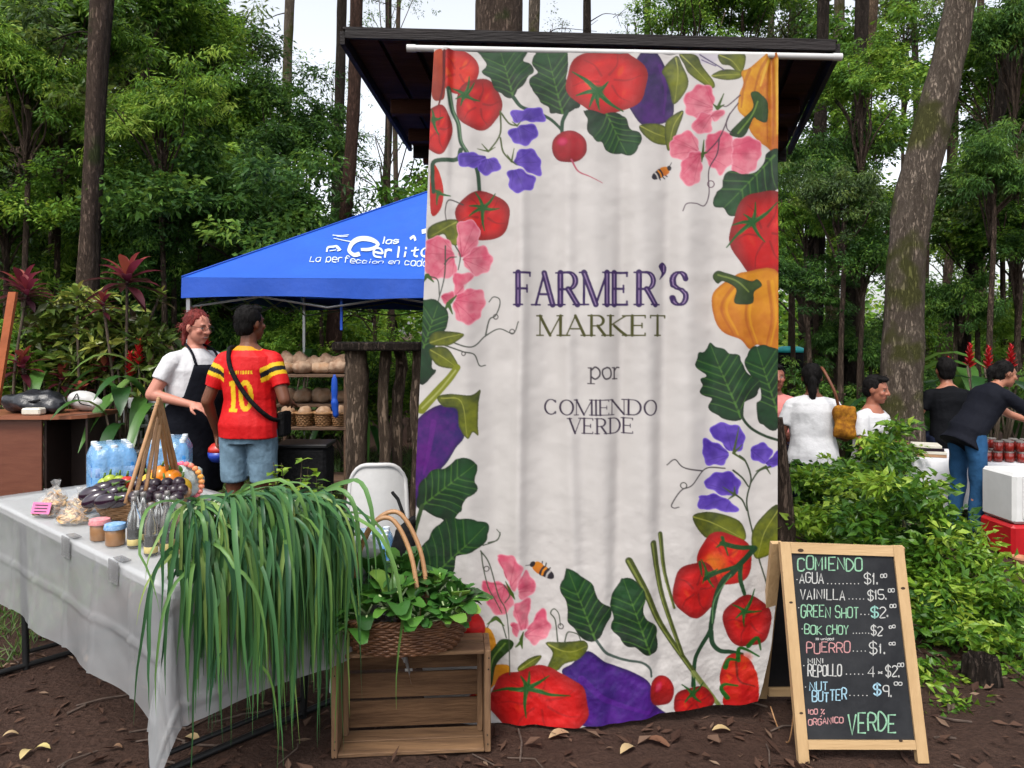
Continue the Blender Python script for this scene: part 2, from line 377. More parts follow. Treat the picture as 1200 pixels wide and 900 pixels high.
# ------------------------------------------------------------------ foliage
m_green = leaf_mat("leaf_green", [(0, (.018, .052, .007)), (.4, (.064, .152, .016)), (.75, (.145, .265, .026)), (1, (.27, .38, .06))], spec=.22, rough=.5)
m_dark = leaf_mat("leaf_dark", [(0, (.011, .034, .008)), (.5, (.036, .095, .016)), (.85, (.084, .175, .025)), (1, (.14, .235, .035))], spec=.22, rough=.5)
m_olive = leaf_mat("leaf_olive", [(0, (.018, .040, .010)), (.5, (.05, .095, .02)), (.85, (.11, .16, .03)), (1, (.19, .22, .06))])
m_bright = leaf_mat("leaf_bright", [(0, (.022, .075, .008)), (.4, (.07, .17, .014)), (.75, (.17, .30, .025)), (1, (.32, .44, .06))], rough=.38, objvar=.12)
m_bark = bark("bark_brown", (.17, .12, .09), (.065, .045, .034), (.05, .06, .022), .58)
m_bark_red = bark("bark_pine", (.13, .072, .052), (.05, .028, .021))
m_bark_moss = bark("bark_mossy", (.25, .20, .155), (.10, .075, .058), (.085, .085, .028), .50)
m_bark_dark = bark("bark_dark", (.065, .048, .038), (.024, .018, .015))
m_bark_tan = bark("bark_tan", (.21, .14, .095), (.10, .07, .045))
def crown_mesh(name, Rr, nc, per, ll, asp, cr, down=.3, shell=.5, squash=.85):
    """foliage hung along crooked boughs, so the outline is ragged and sky shows between them"""
    nb = max(9, nc // 9); cc = []
    for k in range(nb):
        az = 2.4 * k + NR.uniform(-.5, .5); el = NR.uniform(-.45, 1.35); L = Rr * NR.uniform(.65, 1.25); d = np.array([math.cos(az) * math.cos(el), math.sin(az) * math.cos(el), math.sin(el) * squash]); o = NR.normal(size=3) * .12 * Rr; m = nc // nb
        bend = NR.normal(size=3) * .25 * Rr
        for q in range(m):
            t = .30 + .75 * (q + NR.random()) / m; cc.append(o + d * L * t + bend * t * t - np.array([0, 0, .28 * Rr * t * t]) + NR.normal(size=3) * .10 * Rr)
    cc = np.array(cc); n_ = len(cc)
    V, Fq, T = clump_leaves(cc, NR.uniform(.45, 1.2, n_) * cr, per, ll, asp, NR.beta(2.2, 2.4, n_), down=down, flat=.55)
    me = np_mesh(name, V, Fq, {"tint": ('FLOAT', T)}); return me, cc
CR = [crown_mesh("crown_a", 2, 170, 72, .19, .44, .52), crown_mesh("crown_b", 2, 170, 85, .21, .25, .52, down=.6),
      crown_mesh("crown_c", 2, 130, 60, .14, .5, .48, shell=.25), crown_mesh("crown_d", 2, 180, 72, .17, .38, .48, squash=1.15),
      crown_mesh("crown_e", 2, 60, 22, .12, .3, .34, shell=.3)]
for me, cc in CR: me.materials.append(m_green)
def stem_path(full, n):
    d = np.concatenate([[0], np.cumsum([(q - p).length for p, q in zip(full, full[1:])])]); t = np.linspace(0, d[-1], n)
    A = np.array([tuple(p) for p in full]); Q = np.stack([np.interp(t, d, A[:, k]) for k in range(3)], 1)
    for _ in range(3): Q[1:-1] = (Q[:-2] + 2 * Q[1:-1] + Q[2:]) / 4
    return [Vector(q) for q in Q], t, d
def bark_trunk(mb, pts, rs, n=14, sub=7, knob=.05):
    pts = spline([tuple(p) for p in pts], sub); rr = np.interp(np.linspace(0, 1, len(pts)), np.linspace(0, 1, len(rs)), rs)
    mb.tube([Vector(p) + Vector((U(-1, 1), U(-1, 1), 0)) * .03 * r for p, r in zip(pts, rr)], [float(r) * (1 + U(-knob, knob)) for r in rr], n, jit=.035)
def limb(mb, a, b, r0, r1, sag=.0, n=5):
    a, b = Vector(a), Vector(b); m = a.lerp(b, .5) + Vector((U(-.1, .1), U(-.1, .1), U(0, .15))) * (b - a).length - Vector((0, 0, sag))
    mb.tube([tuple(p) for p in spline([a, a.lerp(m, .55) + Vector((0, 0, .02)), m, b], 3)], list(np.linspace(r0, r1, 10)), n)
def leafy_tree(px, py, rpx, Y, var, m, label, group=None, sq=1.0, lean=0.0, name="leafy_tree", tr=None, mb_=None):
    c = P(px, py, Y); Rr = rpx / F * Y; me, cc = CR[var]; sc = Rr / 2.1
    root = empty(name, (c.x + lean, Y, 0)); tag(root, label, "tree", group)
    o = link("crown", me, None, root); o.location = (-lean, 0, c.z); rz = U(0, 6.28); o.rotation_euler = (U(-.35, .35), U(-.35, .35), rz); sx_ = U(.85, 1.25); o.scale = (sc * sx_, sc / sx_ * 1.05, sc * sq * U(.95, 1.2))
    o.material_slots[0].link = 'OBJECT'; o.material_slots[0].material = m
    t = M(); r0 = tr or .022 + .016 * Rr; top = Vector((-lean, 0, c.z + Rr * .35))
    bark_trunk(t, [(0, 0, -.05), (U(-.05, .05), 0, max(.3, c.z * .4)), (-lean * .6, U(-.1, .1), max(.6, c.z * .8)), top], [r0 * 1.25, r0, r0 * .8, r0 * .35], 9, 4)
    for k in NR.choice(len(cc), 14, replace=False):
        q = Matrix.Rotation(rz, 3, 'Z') @ Vector(cc[k]) * sc; q.z *= sq
        s = Vector((-lean * .7, 0, max(.4, c.z * .75 + U(-.2, .5) * Rr))); limb(t, s, Vector((-lean, 0, c.z)) + q * .92, r0 * .45, .008)
    t.build("trunk", mb_ or m_bark, root, smooth=True)
    return root
def tall_tree(name, label, pts, wpx, Y, m, twigs=0, group=None, cat="tree", top=1, tw_r=.012):
    """a straight trunk through photo points; its crown is far above the frame"""
    a = P(*pts[-1], Y); root = empty(name, (a.x, Y, 0)); tag(root, label, cat, group)
    pp = [P(x, y, Y) for x, y in pts][::-1]; ws = [w / 2 / F * Y for w in wpx][::-1]
    base = Vector((pp[0].x + (pp[0].x - pp[1].x) * .3, Y, -.05)); d = (pp[-1] - pp[-2]).normalized()
    full = [base] + pp + [pp[-1] + d * 2.5, pp[-1] + d * 5.5]; rs = [ws[0] * 1.35] + ws + [ws[-1] * .9, ws[-1] * .6]
    full = [p - root.location for p in full]
    pts2, dd, dist = stem_path(full, 44)
    rr = np.interp(dd, dist, rs); t = M()
    t.tube([Vector(p) for p in pts2], [float(r) * (1 + U(-.05, .05)) for r in rr], 16, jit=.03)
    t.build("trunk", m, root, smooth=True)
    for k in range(twigs):
        b = M(); i = rnd.randrange(len(pts2) // 3, len(pts2) - 4); s = Vector(pts2[i]); sg = rnd.choice((-1, 1)); l = U(.3, 1.2)
        e = s + Vector((sg * l, U(-.5, .5) * l, U(-.15, .35) * l)); limb(b, s, e, tw_r, .004)
        for q in range(3):
            f = s.lerp(e, U(.4, .9)); limb(b, f, f + Vector((sg * U(.1, .4), U(-.2, .2), U(-.2, .3))), tw_r * .5, .003, n=4)
        b.build("branch", m_bark_dark, root, smooth=True)
    return root
# tall trunks (photo points from the top down, widths in photo pixels)
tall_tree("tall_tree", "dark slender trunk rising over the burgundy-leaved plants by the brown desk", [(117, 0), (113, 60), (108, 172), (102, 300), (99, 340)], [21, 20, 17, 18, 20], 7.9, m_bark, 3)
tall_tree("tall_tree", "thin dark stem growing close beside the dark trunk above the burgundy plants", [(131, 0), (125, 50), (122, 100), (113, 300)], [6, 7, 7, 8], 8.3, m_bark_dark, 2)
tall_tree("tall_tree", "thin brown trunk in the upper corner above the orange wooden stake", [(56, -20), (50, 60), (46, 160), (38, 260)], [10, 10, 12, 13], 14, m_bark, 2)
tall_tree("tall_tree", "curved short grey-brown trunk half hidden by foliage above the orange stake", [(32, 120), (22, 210), (14, 260), (10, 330)], [10, 14, 15, 18], 11, m_bark, 0)
tall_tree("tall_tree", "pale grey trunk alone against the bright sky high in the wood", [(216, -10), (222, 30), (226, 55), (230, 200)], [8, 9, 9, 11], 18, m_bark_tan, 2)
tall_tree("tall_tree", "mossy straight trunk standing alone in the open sky above the blue canopy", [(340, -10), (337, 60), (336, 110), (334, 300)], [11, 11, 11, 13], 16, m_bark_moss, 5, tw_r=.014)
tall_tree("pine_tree", "thinner dark pine trunk of the close pair beside the dark roof edge", [(401, -10), (399, 80), (397, 150), (392, 320)], [11, 12, 12, 14], 14, m_bark_dark, 9)
tall_tree("pine_tree", "thicker reddish pine trunk of the close pair, running down behind the blue canopy", [(418, -10), (416, 90), (411, 190), (404, 260), (390, 400)], [15, 15, 15, 15, 19], 11, m_bark_red, 7)
tall_tree("tall_tree", "stout brown trunk rising straight behind the dark kiosk roof", [(585, -20), (585, 20), (585, 50), (585, 200)], [52, 53, 54, 56], 8, m_bark, 0)
tall_tree("tall_tree", "narrow mossy trunk close beside the stout one behind the roof", [(627, -20), (626, 20), (625, 50), (622, 200)], [13, 13, 13, 15], 12, m_bark_moss, 2)
tall_tree("tall_tree", "thin dark trunk against white sky above the red painted tomato", [(688, -20), (688, 20), (688, 50), (686, 200)], [9, 9, 10, 11], 14, m_bark_dark, 3)
tall_tree("tall_tree", "smooth tan trunk just past the end of the white pole", [(1022, -20), (1018, 40), (1011, 100), (1003, 220), (996, 380)], [16, 16, 17, 18, 22], 12, m_bark_tan, 2)
tall_tree("tall_tree", "dark green mossy trunk between the white pole end and the tan trunk", [(984, -10), (983, 50), (981, 90), (976, 300)], [12, 12, 13, 14], 13, m_bark_moss, 0)
tall_tree("tall_tree", "big leaning mossy trunk above the bright green shrubs", [(1128, -10), (1110, 80), (1090, 156), (1070, 234), (1061, 300), (1059, 380), (1056, 470)], [33, 37, 42, 45, 42, 43, 47], 7, m_bark_moss, 0)
tall_tree("tall_tree", "slanting dark trunk between the big mossy trunk and the photo's edge", [(1186, 20), (1178, 90), (1160, 200), (1140, 300), (1128, 380)], [11, 12, 12, 14, 16], 10, m_bark_dark, 3)
tall_tree("tall_tree", "dark trunk behind the head of the ponytailed woman in white", [(962, 120), (960, 200), (957, 300), (952, 440)], [14, 16, 18, 22], 10, m_bark_dark, 2)
tall_tree("tall_tree", "stouter dark trunk behind the seated man in the white shirt", [(1006, 150), (1004, 220), (1000, 300), (996, 440)], [16, 18, 20, 24], 9.5, m_bark_dark, 3)
tall_tree("tall_tree", "slim brown trunk seen just past the big leaning mossy one", [(1118, 180), (1116, 260), (1110, 330), (1104, 400)], [8, 9, 10, 11], 15, m_bark, 1)
far_lab = "slim far trunk standing deep in the wood"
for i, (x, w, Y) in enumerate([(170, 9, 20), (262, 8, 22), (455, 9, 19), (468, 6, 24), (760, 8, 22), (905, 9, 20), (1070, 8, 21), (1150, 9, 22), (930, 8, 18), (20, 9, 22), (1195, 12, 16), (86, 8, 24)]):
    tall_tree("tall_tree", far_lab, [(x, -20), (x + U(-6, 6), 150), (x + U(-10, 10), 300), (x + U(-12, 12), 400)], [w * .8, w, w, w * 1.2], Y, m_bark if i % 2 else m_bark_dark, 2, "slim far trunks")
# leafy trees
LB = "leafy tree in the thick wood behind the blue canopy"
LA = "leafy tree in the thick wood over the burgundy plants"
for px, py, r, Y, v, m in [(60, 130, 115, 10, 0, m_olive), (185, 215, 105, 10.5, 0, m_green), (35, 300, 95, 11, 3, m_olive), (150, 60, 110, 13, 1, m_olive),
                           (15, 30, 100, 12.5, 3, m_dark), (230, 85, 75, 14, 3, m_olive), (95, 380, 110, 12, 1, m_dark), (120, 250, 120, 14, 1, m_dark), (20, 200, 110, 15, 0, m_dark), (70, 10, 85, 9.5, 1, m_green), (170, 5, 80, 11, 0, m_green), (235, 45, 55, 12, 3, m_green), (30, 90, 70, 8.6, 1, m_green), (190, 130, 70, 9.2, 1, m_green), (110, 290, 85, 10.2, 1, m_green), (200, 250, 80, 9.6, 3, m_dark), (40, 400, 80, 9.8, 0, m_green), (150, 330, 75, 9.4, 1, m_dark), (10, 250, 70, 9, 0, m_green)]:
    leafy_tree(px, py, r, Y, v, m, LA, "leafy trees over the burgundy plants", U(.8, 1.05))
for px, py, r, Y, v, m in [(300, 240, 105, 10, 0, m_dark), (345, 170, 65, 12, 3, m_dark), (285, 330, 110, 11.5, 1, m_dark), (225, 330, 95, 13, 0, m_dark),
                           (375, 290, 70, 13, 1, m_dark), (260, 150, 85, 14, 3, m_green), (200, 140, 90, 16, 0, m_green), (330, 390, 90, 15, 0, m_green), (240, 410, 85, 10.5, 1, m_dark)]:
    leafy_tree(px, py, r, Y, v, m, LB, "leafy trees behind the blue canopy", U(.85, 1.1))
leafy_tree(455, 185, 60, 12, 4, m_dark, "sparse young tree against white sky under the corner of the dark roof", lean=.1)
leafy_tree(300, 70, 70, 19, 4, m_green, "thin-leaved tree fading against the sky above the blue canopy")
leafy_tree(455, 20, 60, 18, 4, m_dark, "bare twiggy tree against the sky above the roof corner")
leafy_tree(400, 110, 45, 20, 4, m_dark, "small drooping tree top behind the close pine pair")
leafy_tree(440, 360, 70, 13, 4, m_bright, "pale young tree behind the log stand")
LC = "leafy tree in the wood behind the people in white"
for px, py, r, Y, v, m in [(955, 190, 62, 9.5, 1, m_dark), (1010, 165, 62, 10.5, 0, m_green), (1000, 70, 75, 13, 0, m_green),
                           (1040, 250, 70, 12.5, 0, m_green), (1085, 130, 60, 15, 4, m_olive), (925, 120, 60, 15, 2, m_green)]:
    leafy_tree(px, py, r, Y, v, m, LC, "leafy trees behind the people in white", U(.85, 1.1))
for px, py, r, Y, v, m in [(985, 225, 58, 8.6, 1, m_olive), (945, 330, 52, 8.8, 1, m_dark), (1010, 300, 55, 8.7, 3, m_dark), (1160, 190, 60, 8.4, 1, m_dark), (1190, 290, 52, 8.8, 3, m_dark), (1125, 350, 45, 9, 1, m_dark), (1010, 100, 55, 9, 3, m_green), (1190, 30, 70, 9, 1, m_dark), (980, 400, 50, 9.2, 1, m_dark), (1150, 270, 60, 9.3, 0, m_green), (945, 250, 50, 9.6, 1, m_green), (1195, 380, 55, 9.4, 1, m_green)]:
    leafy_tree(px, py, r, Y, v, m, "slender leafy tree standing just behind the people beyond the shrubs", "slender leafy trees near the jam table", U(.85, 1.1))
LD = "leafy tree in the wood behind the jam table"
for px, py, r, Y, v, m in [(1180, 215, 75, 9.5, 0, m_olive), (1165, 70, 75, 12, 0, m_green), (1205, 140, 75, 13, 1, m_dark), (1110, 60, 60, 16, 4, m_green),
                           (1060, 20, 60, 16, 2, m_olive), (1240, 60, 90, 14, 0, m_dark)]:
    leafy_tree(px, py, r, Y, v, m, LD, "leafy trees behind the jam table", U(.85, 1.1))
leafy_tree(1112, 285, 48, 16, 2, m_bright, "yellow-green young tree far behind the big leaning trunk")
leafy_tree(1195, 375, 45, 15, 2, m_bright, "yellow-green tree far behind the red flower spikes")
leafy_tree(120, 215, 45, 12.5, 2, m_bright, "yellow-green branch-laden tree just past the dark slender trunk")
leafy_tree(60, 250, 45, 13, 2, m_bright, "small yellow-green tree in a gap above the orange stake")
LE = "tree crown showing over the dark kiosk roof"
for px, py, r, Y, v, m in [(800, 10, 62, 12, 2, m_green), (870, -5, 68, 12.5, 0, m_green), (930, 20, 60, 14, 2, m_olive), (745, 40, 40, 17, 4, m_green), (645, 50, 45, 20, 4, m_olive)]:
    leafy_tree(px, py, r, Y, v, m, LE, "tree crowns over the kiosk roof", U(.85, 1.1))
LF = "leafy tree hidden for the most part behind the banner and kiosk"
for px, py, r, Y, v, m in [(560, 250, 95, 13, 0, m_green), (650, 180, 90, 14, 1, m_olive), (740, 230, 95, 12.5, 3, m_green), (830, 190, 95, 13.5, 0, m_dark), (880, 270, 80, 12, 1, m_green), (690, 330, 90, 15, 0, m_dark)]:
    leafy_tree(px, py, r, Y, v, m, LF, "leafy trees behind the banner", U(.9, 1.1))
# the far wood reads as one mass
def far_wood():
    Vs, Fs, Ts, o = [], [], [], 0
    for Y, nc, hi in ((19, 420, 5.5), (24, 460, 8), (30, 480, 10.5)):
        x = NR.uniform(-1.05, 1.05, nc) * Y * .95; hmax = hi * (.55 + .45 * np.abs(np.sin(x * .35 + Y)) ) * np.where(np.abs(x / Y + .2) < .12, .62, np.where(x > Y * .30, .36, np.where(x > 0, .5, 1)))
        z = NR.random(nc) ** 1.15 * hmax
        cc = np.stack([x, Y + NR.normal(size=nc) * 1.2, z], 1)
        V, Fq, T = clump_leaves(cc, NR.uniform(.6, 1.3, nc) * .95, 60, .30, .45, NR.beta(2, 3, nc), down=.3)
        Vs.append(V); Fs.append(Fq + o); Ts.append(T); o += len(V)
    return np_mesh("distant_wood", np.concatenate(Vs), np.concatenate(Fs), {"tint": ('FLOAT', np.concatenate(Ts))})
tag(link("distant_wood", far_wood(), m_green), kind="stuff")
# low shrubs between the trees
leafy_tree(1075, 400, 60, 13, 3, m_green, "low broad tree filling the gap behind the big leaning trunk")
leafy_tree(1020, 415, 50, 12.5, 1, m_dark, "low dark tree behind the head of the seated man in white")
SH = "low dark shrub in the undergrowth under the trees"
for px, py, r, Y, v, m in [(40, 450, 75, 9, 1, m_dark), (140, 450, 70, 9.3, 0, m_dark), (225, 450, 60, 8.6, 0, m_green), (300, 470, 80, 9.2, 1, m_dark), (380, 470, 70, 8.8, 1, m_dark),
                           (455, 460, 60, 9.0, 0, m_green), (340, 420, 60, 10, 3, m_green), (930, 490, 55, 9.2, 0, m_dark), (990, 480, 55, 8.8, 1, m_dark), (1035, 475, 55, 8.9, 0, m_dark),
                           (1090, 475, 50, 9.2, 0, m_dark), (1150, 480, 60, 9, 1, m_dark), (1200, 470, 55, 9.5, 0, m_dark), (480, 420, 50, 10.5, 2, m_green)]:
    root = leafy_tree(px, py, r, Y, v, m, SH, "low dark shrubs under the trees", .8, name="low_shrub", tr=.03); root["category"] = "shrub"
# ------------------------------------------------------------------ bright shrubs beside the chalkboard
m_stem = mat("shrub_stem", (.09, .065, .045), .9, .3, 20)
m_burg = leaf_mat("burgundy_leaf", [(0, (.020, .006, .010)), (.45, (.075, .012, .018)), (.8, (.20, .03, .03)), (1, (.32, .10, .05))], rough=.35, transl=.25)
m_croton = leaf_mat("croton_leaf", [(0, (.05, .02, .012)), (.35, (.05, .09, .016)), (.7, (.12, .19, .03)), (1, (.25, .27, .05))], rough=.35, transl=.25)
def shrub(px, py, rx, ry, Y, n, ll, m, label, name="green_shrub", stems=9, asp=.46, flat=1.0, tl=.5):
    c = P(px, py, Y); a = rx / F * Y; b = ry / F * Y
    root = empty(name, (c.x, Y, 0)); tag(root, label, "shrub")
    nc = 46; d = NR.normal(size=(nc, 3)); d /= np.linalg.norm(d, axis=1, keepdims=True); rad = NR.uniform(.35, 1.0, nc)
    rad = rad * (.85 + .3 * NR.random(nc)); cc = d * rad[:, None] * np.array([a, a * .8, b]); hgt = (cc[:, 2] / b + 1) / 2
    V, Fq, T = clump_leaves(cc, NR.uniform(.6, 1.2, nc) * a * .34, n // nc, ll, asp, np.clip(NR.beta(1.5, 1.6, nc) + tl - .5, 0, 1), tvar=.17, down=.12, flat=.6)
    o = link("foliage", np_mesh("foliage", V, Fq, {"tint": ('FLOAT', T)}), m, root); o.location = (0, 0, c.z)
    s = M()
    for k in range(stems):
        e = cc[k] + np.array([0, 0, c.z]); limb(s, (U(-.06, .06), U(-.06, .06), -.02), Vector(e), .011, .003, n=5)
    s.build("stems", m_stem, root, smooth=True); return root
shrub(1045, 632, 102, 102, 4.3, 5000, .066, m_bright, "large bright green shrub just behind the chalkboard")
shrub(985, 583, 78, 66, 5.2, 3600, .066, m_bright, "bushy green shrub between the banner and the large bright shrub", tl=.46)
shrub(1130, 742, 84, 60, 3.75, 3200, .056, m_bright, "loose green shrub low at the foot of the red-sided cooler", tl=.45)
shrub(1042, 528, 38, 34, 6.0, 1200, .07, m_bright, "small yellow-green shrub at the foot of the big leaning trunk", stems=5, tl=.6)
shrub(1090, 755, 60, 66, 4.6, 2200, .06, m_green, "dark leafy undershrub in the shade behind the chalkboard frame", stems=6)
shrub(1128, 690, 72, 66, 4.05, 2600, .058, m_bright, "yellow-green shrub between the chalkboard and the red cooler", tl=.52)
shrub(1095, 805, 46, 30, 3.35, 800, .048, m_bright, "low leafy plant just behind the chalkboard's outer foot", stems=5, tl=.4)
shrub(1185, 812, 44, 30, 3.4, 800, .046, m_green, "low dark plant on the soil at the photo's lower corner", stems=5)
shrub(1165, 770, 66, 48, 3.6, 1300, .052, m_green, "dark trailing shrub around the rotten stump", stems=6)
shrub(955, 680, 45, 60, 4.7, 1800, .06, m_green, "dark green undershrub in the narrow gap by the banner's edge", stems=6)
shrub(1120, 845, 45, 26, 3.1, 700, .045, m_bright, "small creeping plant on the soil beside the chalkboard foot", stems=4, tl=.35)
shrub(100, 395, 66, 66, 7.6, 1700, .15, m_croton, "bronze and green croton bush in front of the dark slender trunk", "croton_bush", asp=.36, tl=.5)
shrub(165, 415, 52, 64, 7.5, 1400, .15, m_croton, "yellow-green croton bush behind the water bottles", "croton_bush", asp=.36, tl=.62)
shrub(25, 410, 55, 55, 7.7, 1300, .15, m_green, "green leafy bush behind the orange wooden stake", asp=.4, tl=.55)
shrub(85, 470, 60, 40, 7.8, 1000, .13, m_green, "low green bush behind the black bag and desk", asp=.4, tl=.5)
# young plants behind the leeks
def sprout(px, py0, py1, Y, label, n=9, sp=.18):
    c = P(px, py0, Y); top = P(px, py1, Y).z; root = empty("young_plant", (c.x, Y, 0)); tag(root, label, "plant"); f = M(); s = M()
    for k in range(n):
        a = U(0, 6.28); r = U(.02, sp); h = top * U(.78, 1.0); e = Vector((math.cos(a) * r, math.sin(a) * r, h)); s.tube([(0, 0, -.02), (e.x * .4, e.y * .4, h * .6), e], [.006, .005, .002], 5)
        for q in range(16):
            t = U(.5, 1); p = Vector((e.x * t, e.y * t, h * t)); b = U(0, 6.28); l = U(.05, .085)
            d = Vector((math.cos(b), math.sin(b), U(-.1, .5))) * l; f.blade([p, p + d * .5, p + d + Vector((0, 0, -.01))], l * .55, fold=.2, tint=U(.5, .95))
    f.build("foliage", m_bright, root); s.build("stems", m_stem, root)
sprout(345, 600, 530, 3.9, "young plant with pale green leaves behind the leeks beside the black box", 8, .13)
sprout(385, 600, 548, 3.7, "shorter young plant with pale leaves just in front of the log stand", 6, .12)
# ------------------------------------------------------------------ broad-leaved tropical plants
m_big = leaf_mat("broad_leaf", [(0, (.012, .045, .012)), (.5, (.03, .10, .022)), (.85, (.075, .18, .035)), (1, (.16, .26, .07))], rough=.32, spec=.5)
m_redflower = mat("red_bract", (.55, .012, .02), .5, .25, 20)
def broad_plant(px, py, Y, label, n=9, L=.9, w=.17, m=m_big, flowers=0, group=None, name="broad_leaf_plant", h=None):
    c = P(px, py, Y); top = h or c.z; root = empty(name, (c.x, Y, 0)); tag(root, label, "plant", group); f = M(); s = M()
    for k in range(n):
        a = U(0, 6.28); hh = top * U(.35, .95); b = Vector((U(-.15, .15), U(-.15, .15), -.03)); e = Vector((b.x + math.cos(a) * .18, b.y + math.sin(a) * .18, hh))
        s.tube([b, (b + e) / 2, e], [.016, .013, .009], 6); l = L * U(.6, 1.1); pts = []
        up = U(.35, 1.1)
        for i in range(7):
            t = i / 6; pts.append(e + Vector((math.cos(a) * l * t * .85, math.sin(a) * l * t * .85, l * (up * t - 1.05 * t * t))))
        f.blade(pts, w * U(.7, 1.15), fold=.22, tint=U(.15, 1))
    f.build("leaves", m, root, smooth=True); s.build("stems", m_stem, root, smooth=True)
    for k in range(flowers):
        g = M(); a = U(0, 6.28); p = Vector((math.cos(a) * U(.15, .45), -U(.05, .35), top * U(.8, 1.05))); s2 = M(); s2.tube([(p.x * .5, p.y * .5, 0), p], [.009, .008], 5); s2.build('flower_stalk', m_stem, root)
        for q in range(26):
            b = q * 2.4; z = q * .0085; k2 = 1.15 - q / 34; d = Vector((math.cos(b) * .062 * k2, math.sin(b) * .062 * k2, .05)); g.blade([p + Vector((0, 0, z)), p + Vector((0, 0, z)) + d * .6, p + Vector((0, 0, z)) + d], .048 * k2, fold=.3)
        g.build("flower", m_redflower, root)
    return root
broad_plant(1165, 420, 7.8, "tall broad-leaved plant with red flower spikes behind the jam table", 15, 1.0, .22, flowers=3, name="ginger_plant")
broad_plant(1195, 440, 8.3, "broad-leaved plant half out of the photo behind the jam table", 10, .9, .2, flowers=1, name="ginger_plant")
broad_plant(1110, 445, 8.1, "glossy broad-leaved plant behind the man in black", 10, .8, .16, flowers=1, name="ginger_plant")
broad_plant(185, 420, 7.4, "strappy green plant with a red flower beside the canopy's corner post", 13, .8, .12, flowers=2, name="ginger_plant")
broad_plant(240, 405, 8.0, "arching green plant under the blue canopy behind the red-haired woman", 12, .9, .13, flowers=1, name="ginger_plant")
broad_plant(340, 410, 8.2, "feathery arching plant under the canopy behind the bread rack", 15, 1.0, .09)
broad_plant(150, 440, 7.0, "dense green plant behind the pale plastic chair", 11, .6, .14)
broad_plant(60, 420, 7.6, "broad dark green plant behind the black bag", 10, .7, .16)
broad_plant(410, 430, 8.5, "light green arching plant seen past the reddish pine trunk", 11, .8, .1)
broad_plant(1040, 455, 7.6, "low broad-leaved plant beside the foot of the leaning trunk", 10, .6, .14)
def cordyline(px, py, Y, label, heads, m=m_burg, L=.34, w=.075, nl=20):
    c = P(px, py, Y); root = empty("cordyline_plant", (c.x, Y, 0)); tag(root, label, "plant"); s = M(); f = M()
    for hx, hy, sc in heads:
        e = P(hx, hy, Y) - root.location; e.y += U(-.2, .2); s.tube([tuple(p) for p in spline([(U(-.08, .08), 0, -.02), (e.x * .35, e.y, e.z * .5), e], 5)], .013, 6)
        for k in range(nl):
            a = k * 2.4; el = 1.25 - 1.5 * k / nl; l = L * sc * U(.8, 1.1); pts = []
            for i in range(6):
                t = i / 5; pts.append(e + Vector((math.cos(a) * l * t * math.cos(el), math.sin(a) * l * t * math.cos(el), l * (math.sin(el) * t - .35 * t * t) - k * .006)))
            f.blade(pts, w * sc, fold=.3, tint=min(1, max(0, (.85 - .8 * k / nl) + U(-.15, .15))))
    f.build("leaves", m, root, smooth=True); s.build("stems", m_stem, root, smooth=True); return root
cordyline(140, 330, 7.1, "tall burgundy cordyline with a bright red crown of leaves over the pale plastic chair", [(142, 322, 1.2), (118, 352, .6)])
cordyline(20, 340, 7.3, "dark burgundy cordyline behind the orange wooden stake", [(14, 335, 1.1), (44, 340, .8)])
cordyline(40, 435, 7.2, "dark purplish cordyline low behind the black bag", [(28, 425, .9), (62, 440, .7)], L=.3)
cordyline(120, 440, 7.3, "dark red low cordyline behind the end of the brown desk", [(122, 430, .8), (108, 455, .6)], L=.28)
cordyline(105, 400, 7.4, "green and bronze croton bush between the dark trunk and the desk", [(100, 345, .7), (85, 385, .8), (125, 375, .9), (145, 400, .8), (110, 415, .9), (150, 440, .8), (80, 430, .8), (165, 380, .7), (120, 450, .8), (180, 345, .6)], m_croton, .28, .085, 15)
# ================================================================== THE PRINTED BANNER
CS = 1.75; X0, Y0, CWp, CHp = 480, 50, 440, 812
CWn, CHn = int(CWp * CS), int(CHp * CS)
canvas = np.empty((CHn, CWn, 3)); canvas[:] = lin((226, 221, 218))
def fbm(h, w, cell, seed):
    r = np.random.default_rng(seed); out = np.zeros((h, w)); amp = 1; tot = 0
    for o in range(4):
        c = max(2, cell / 2 ** o); gh, gw = int(h / c) + 3, int(w / c) + 3; gg = r.random((gh, gw))
        yy = np.arange(h) / c; xx = np.arange(w) / c; yi = yy.astype(int); xi = xx.astype(int); fy = (yy - yi)[:, None]; fx = (xx - xi)[None]
        fy = fy * fy * (3 - 2 * fy); fx = fx * fx * (3 - 2 * fx)
        a = gg[yi][:, xi]; b = gg[yi][:, xi + 1]; c2 = gg[yi + 1][:, xi]; d = gg[yi + 1][:, xi + 1]
        out += amp * (a * (1 - fx) * (1 - fy) + b * fx * (1 - fy) + c2 * (1 - fx) * fy + d * fx * fy); tot += amp; amp *= .5
    return out / tot
ART_N = fbm(CHn, CWn, 26, 3); ART_F = fbm(CHn, CWn, 7, 5)
def CB(ox, oy, s): return lambda pts: [(ox + x / s, oy + y / s) for x, y in pts]
c1 = CB(480, 40, 4.2857); c2 = CB(680, 40, 4.2857); c3 = CB(480, 230, 4.2857); c4 = CB(740, 210, 5.4545); c5 = CB(480, 420, 4.2857)
c6 = CB(740, 380, 5.4545); c7 = CB(520, 620, 3.75); c8 = CB(720, 540, 2.903); c9 = CB(380, 530, 3.914)
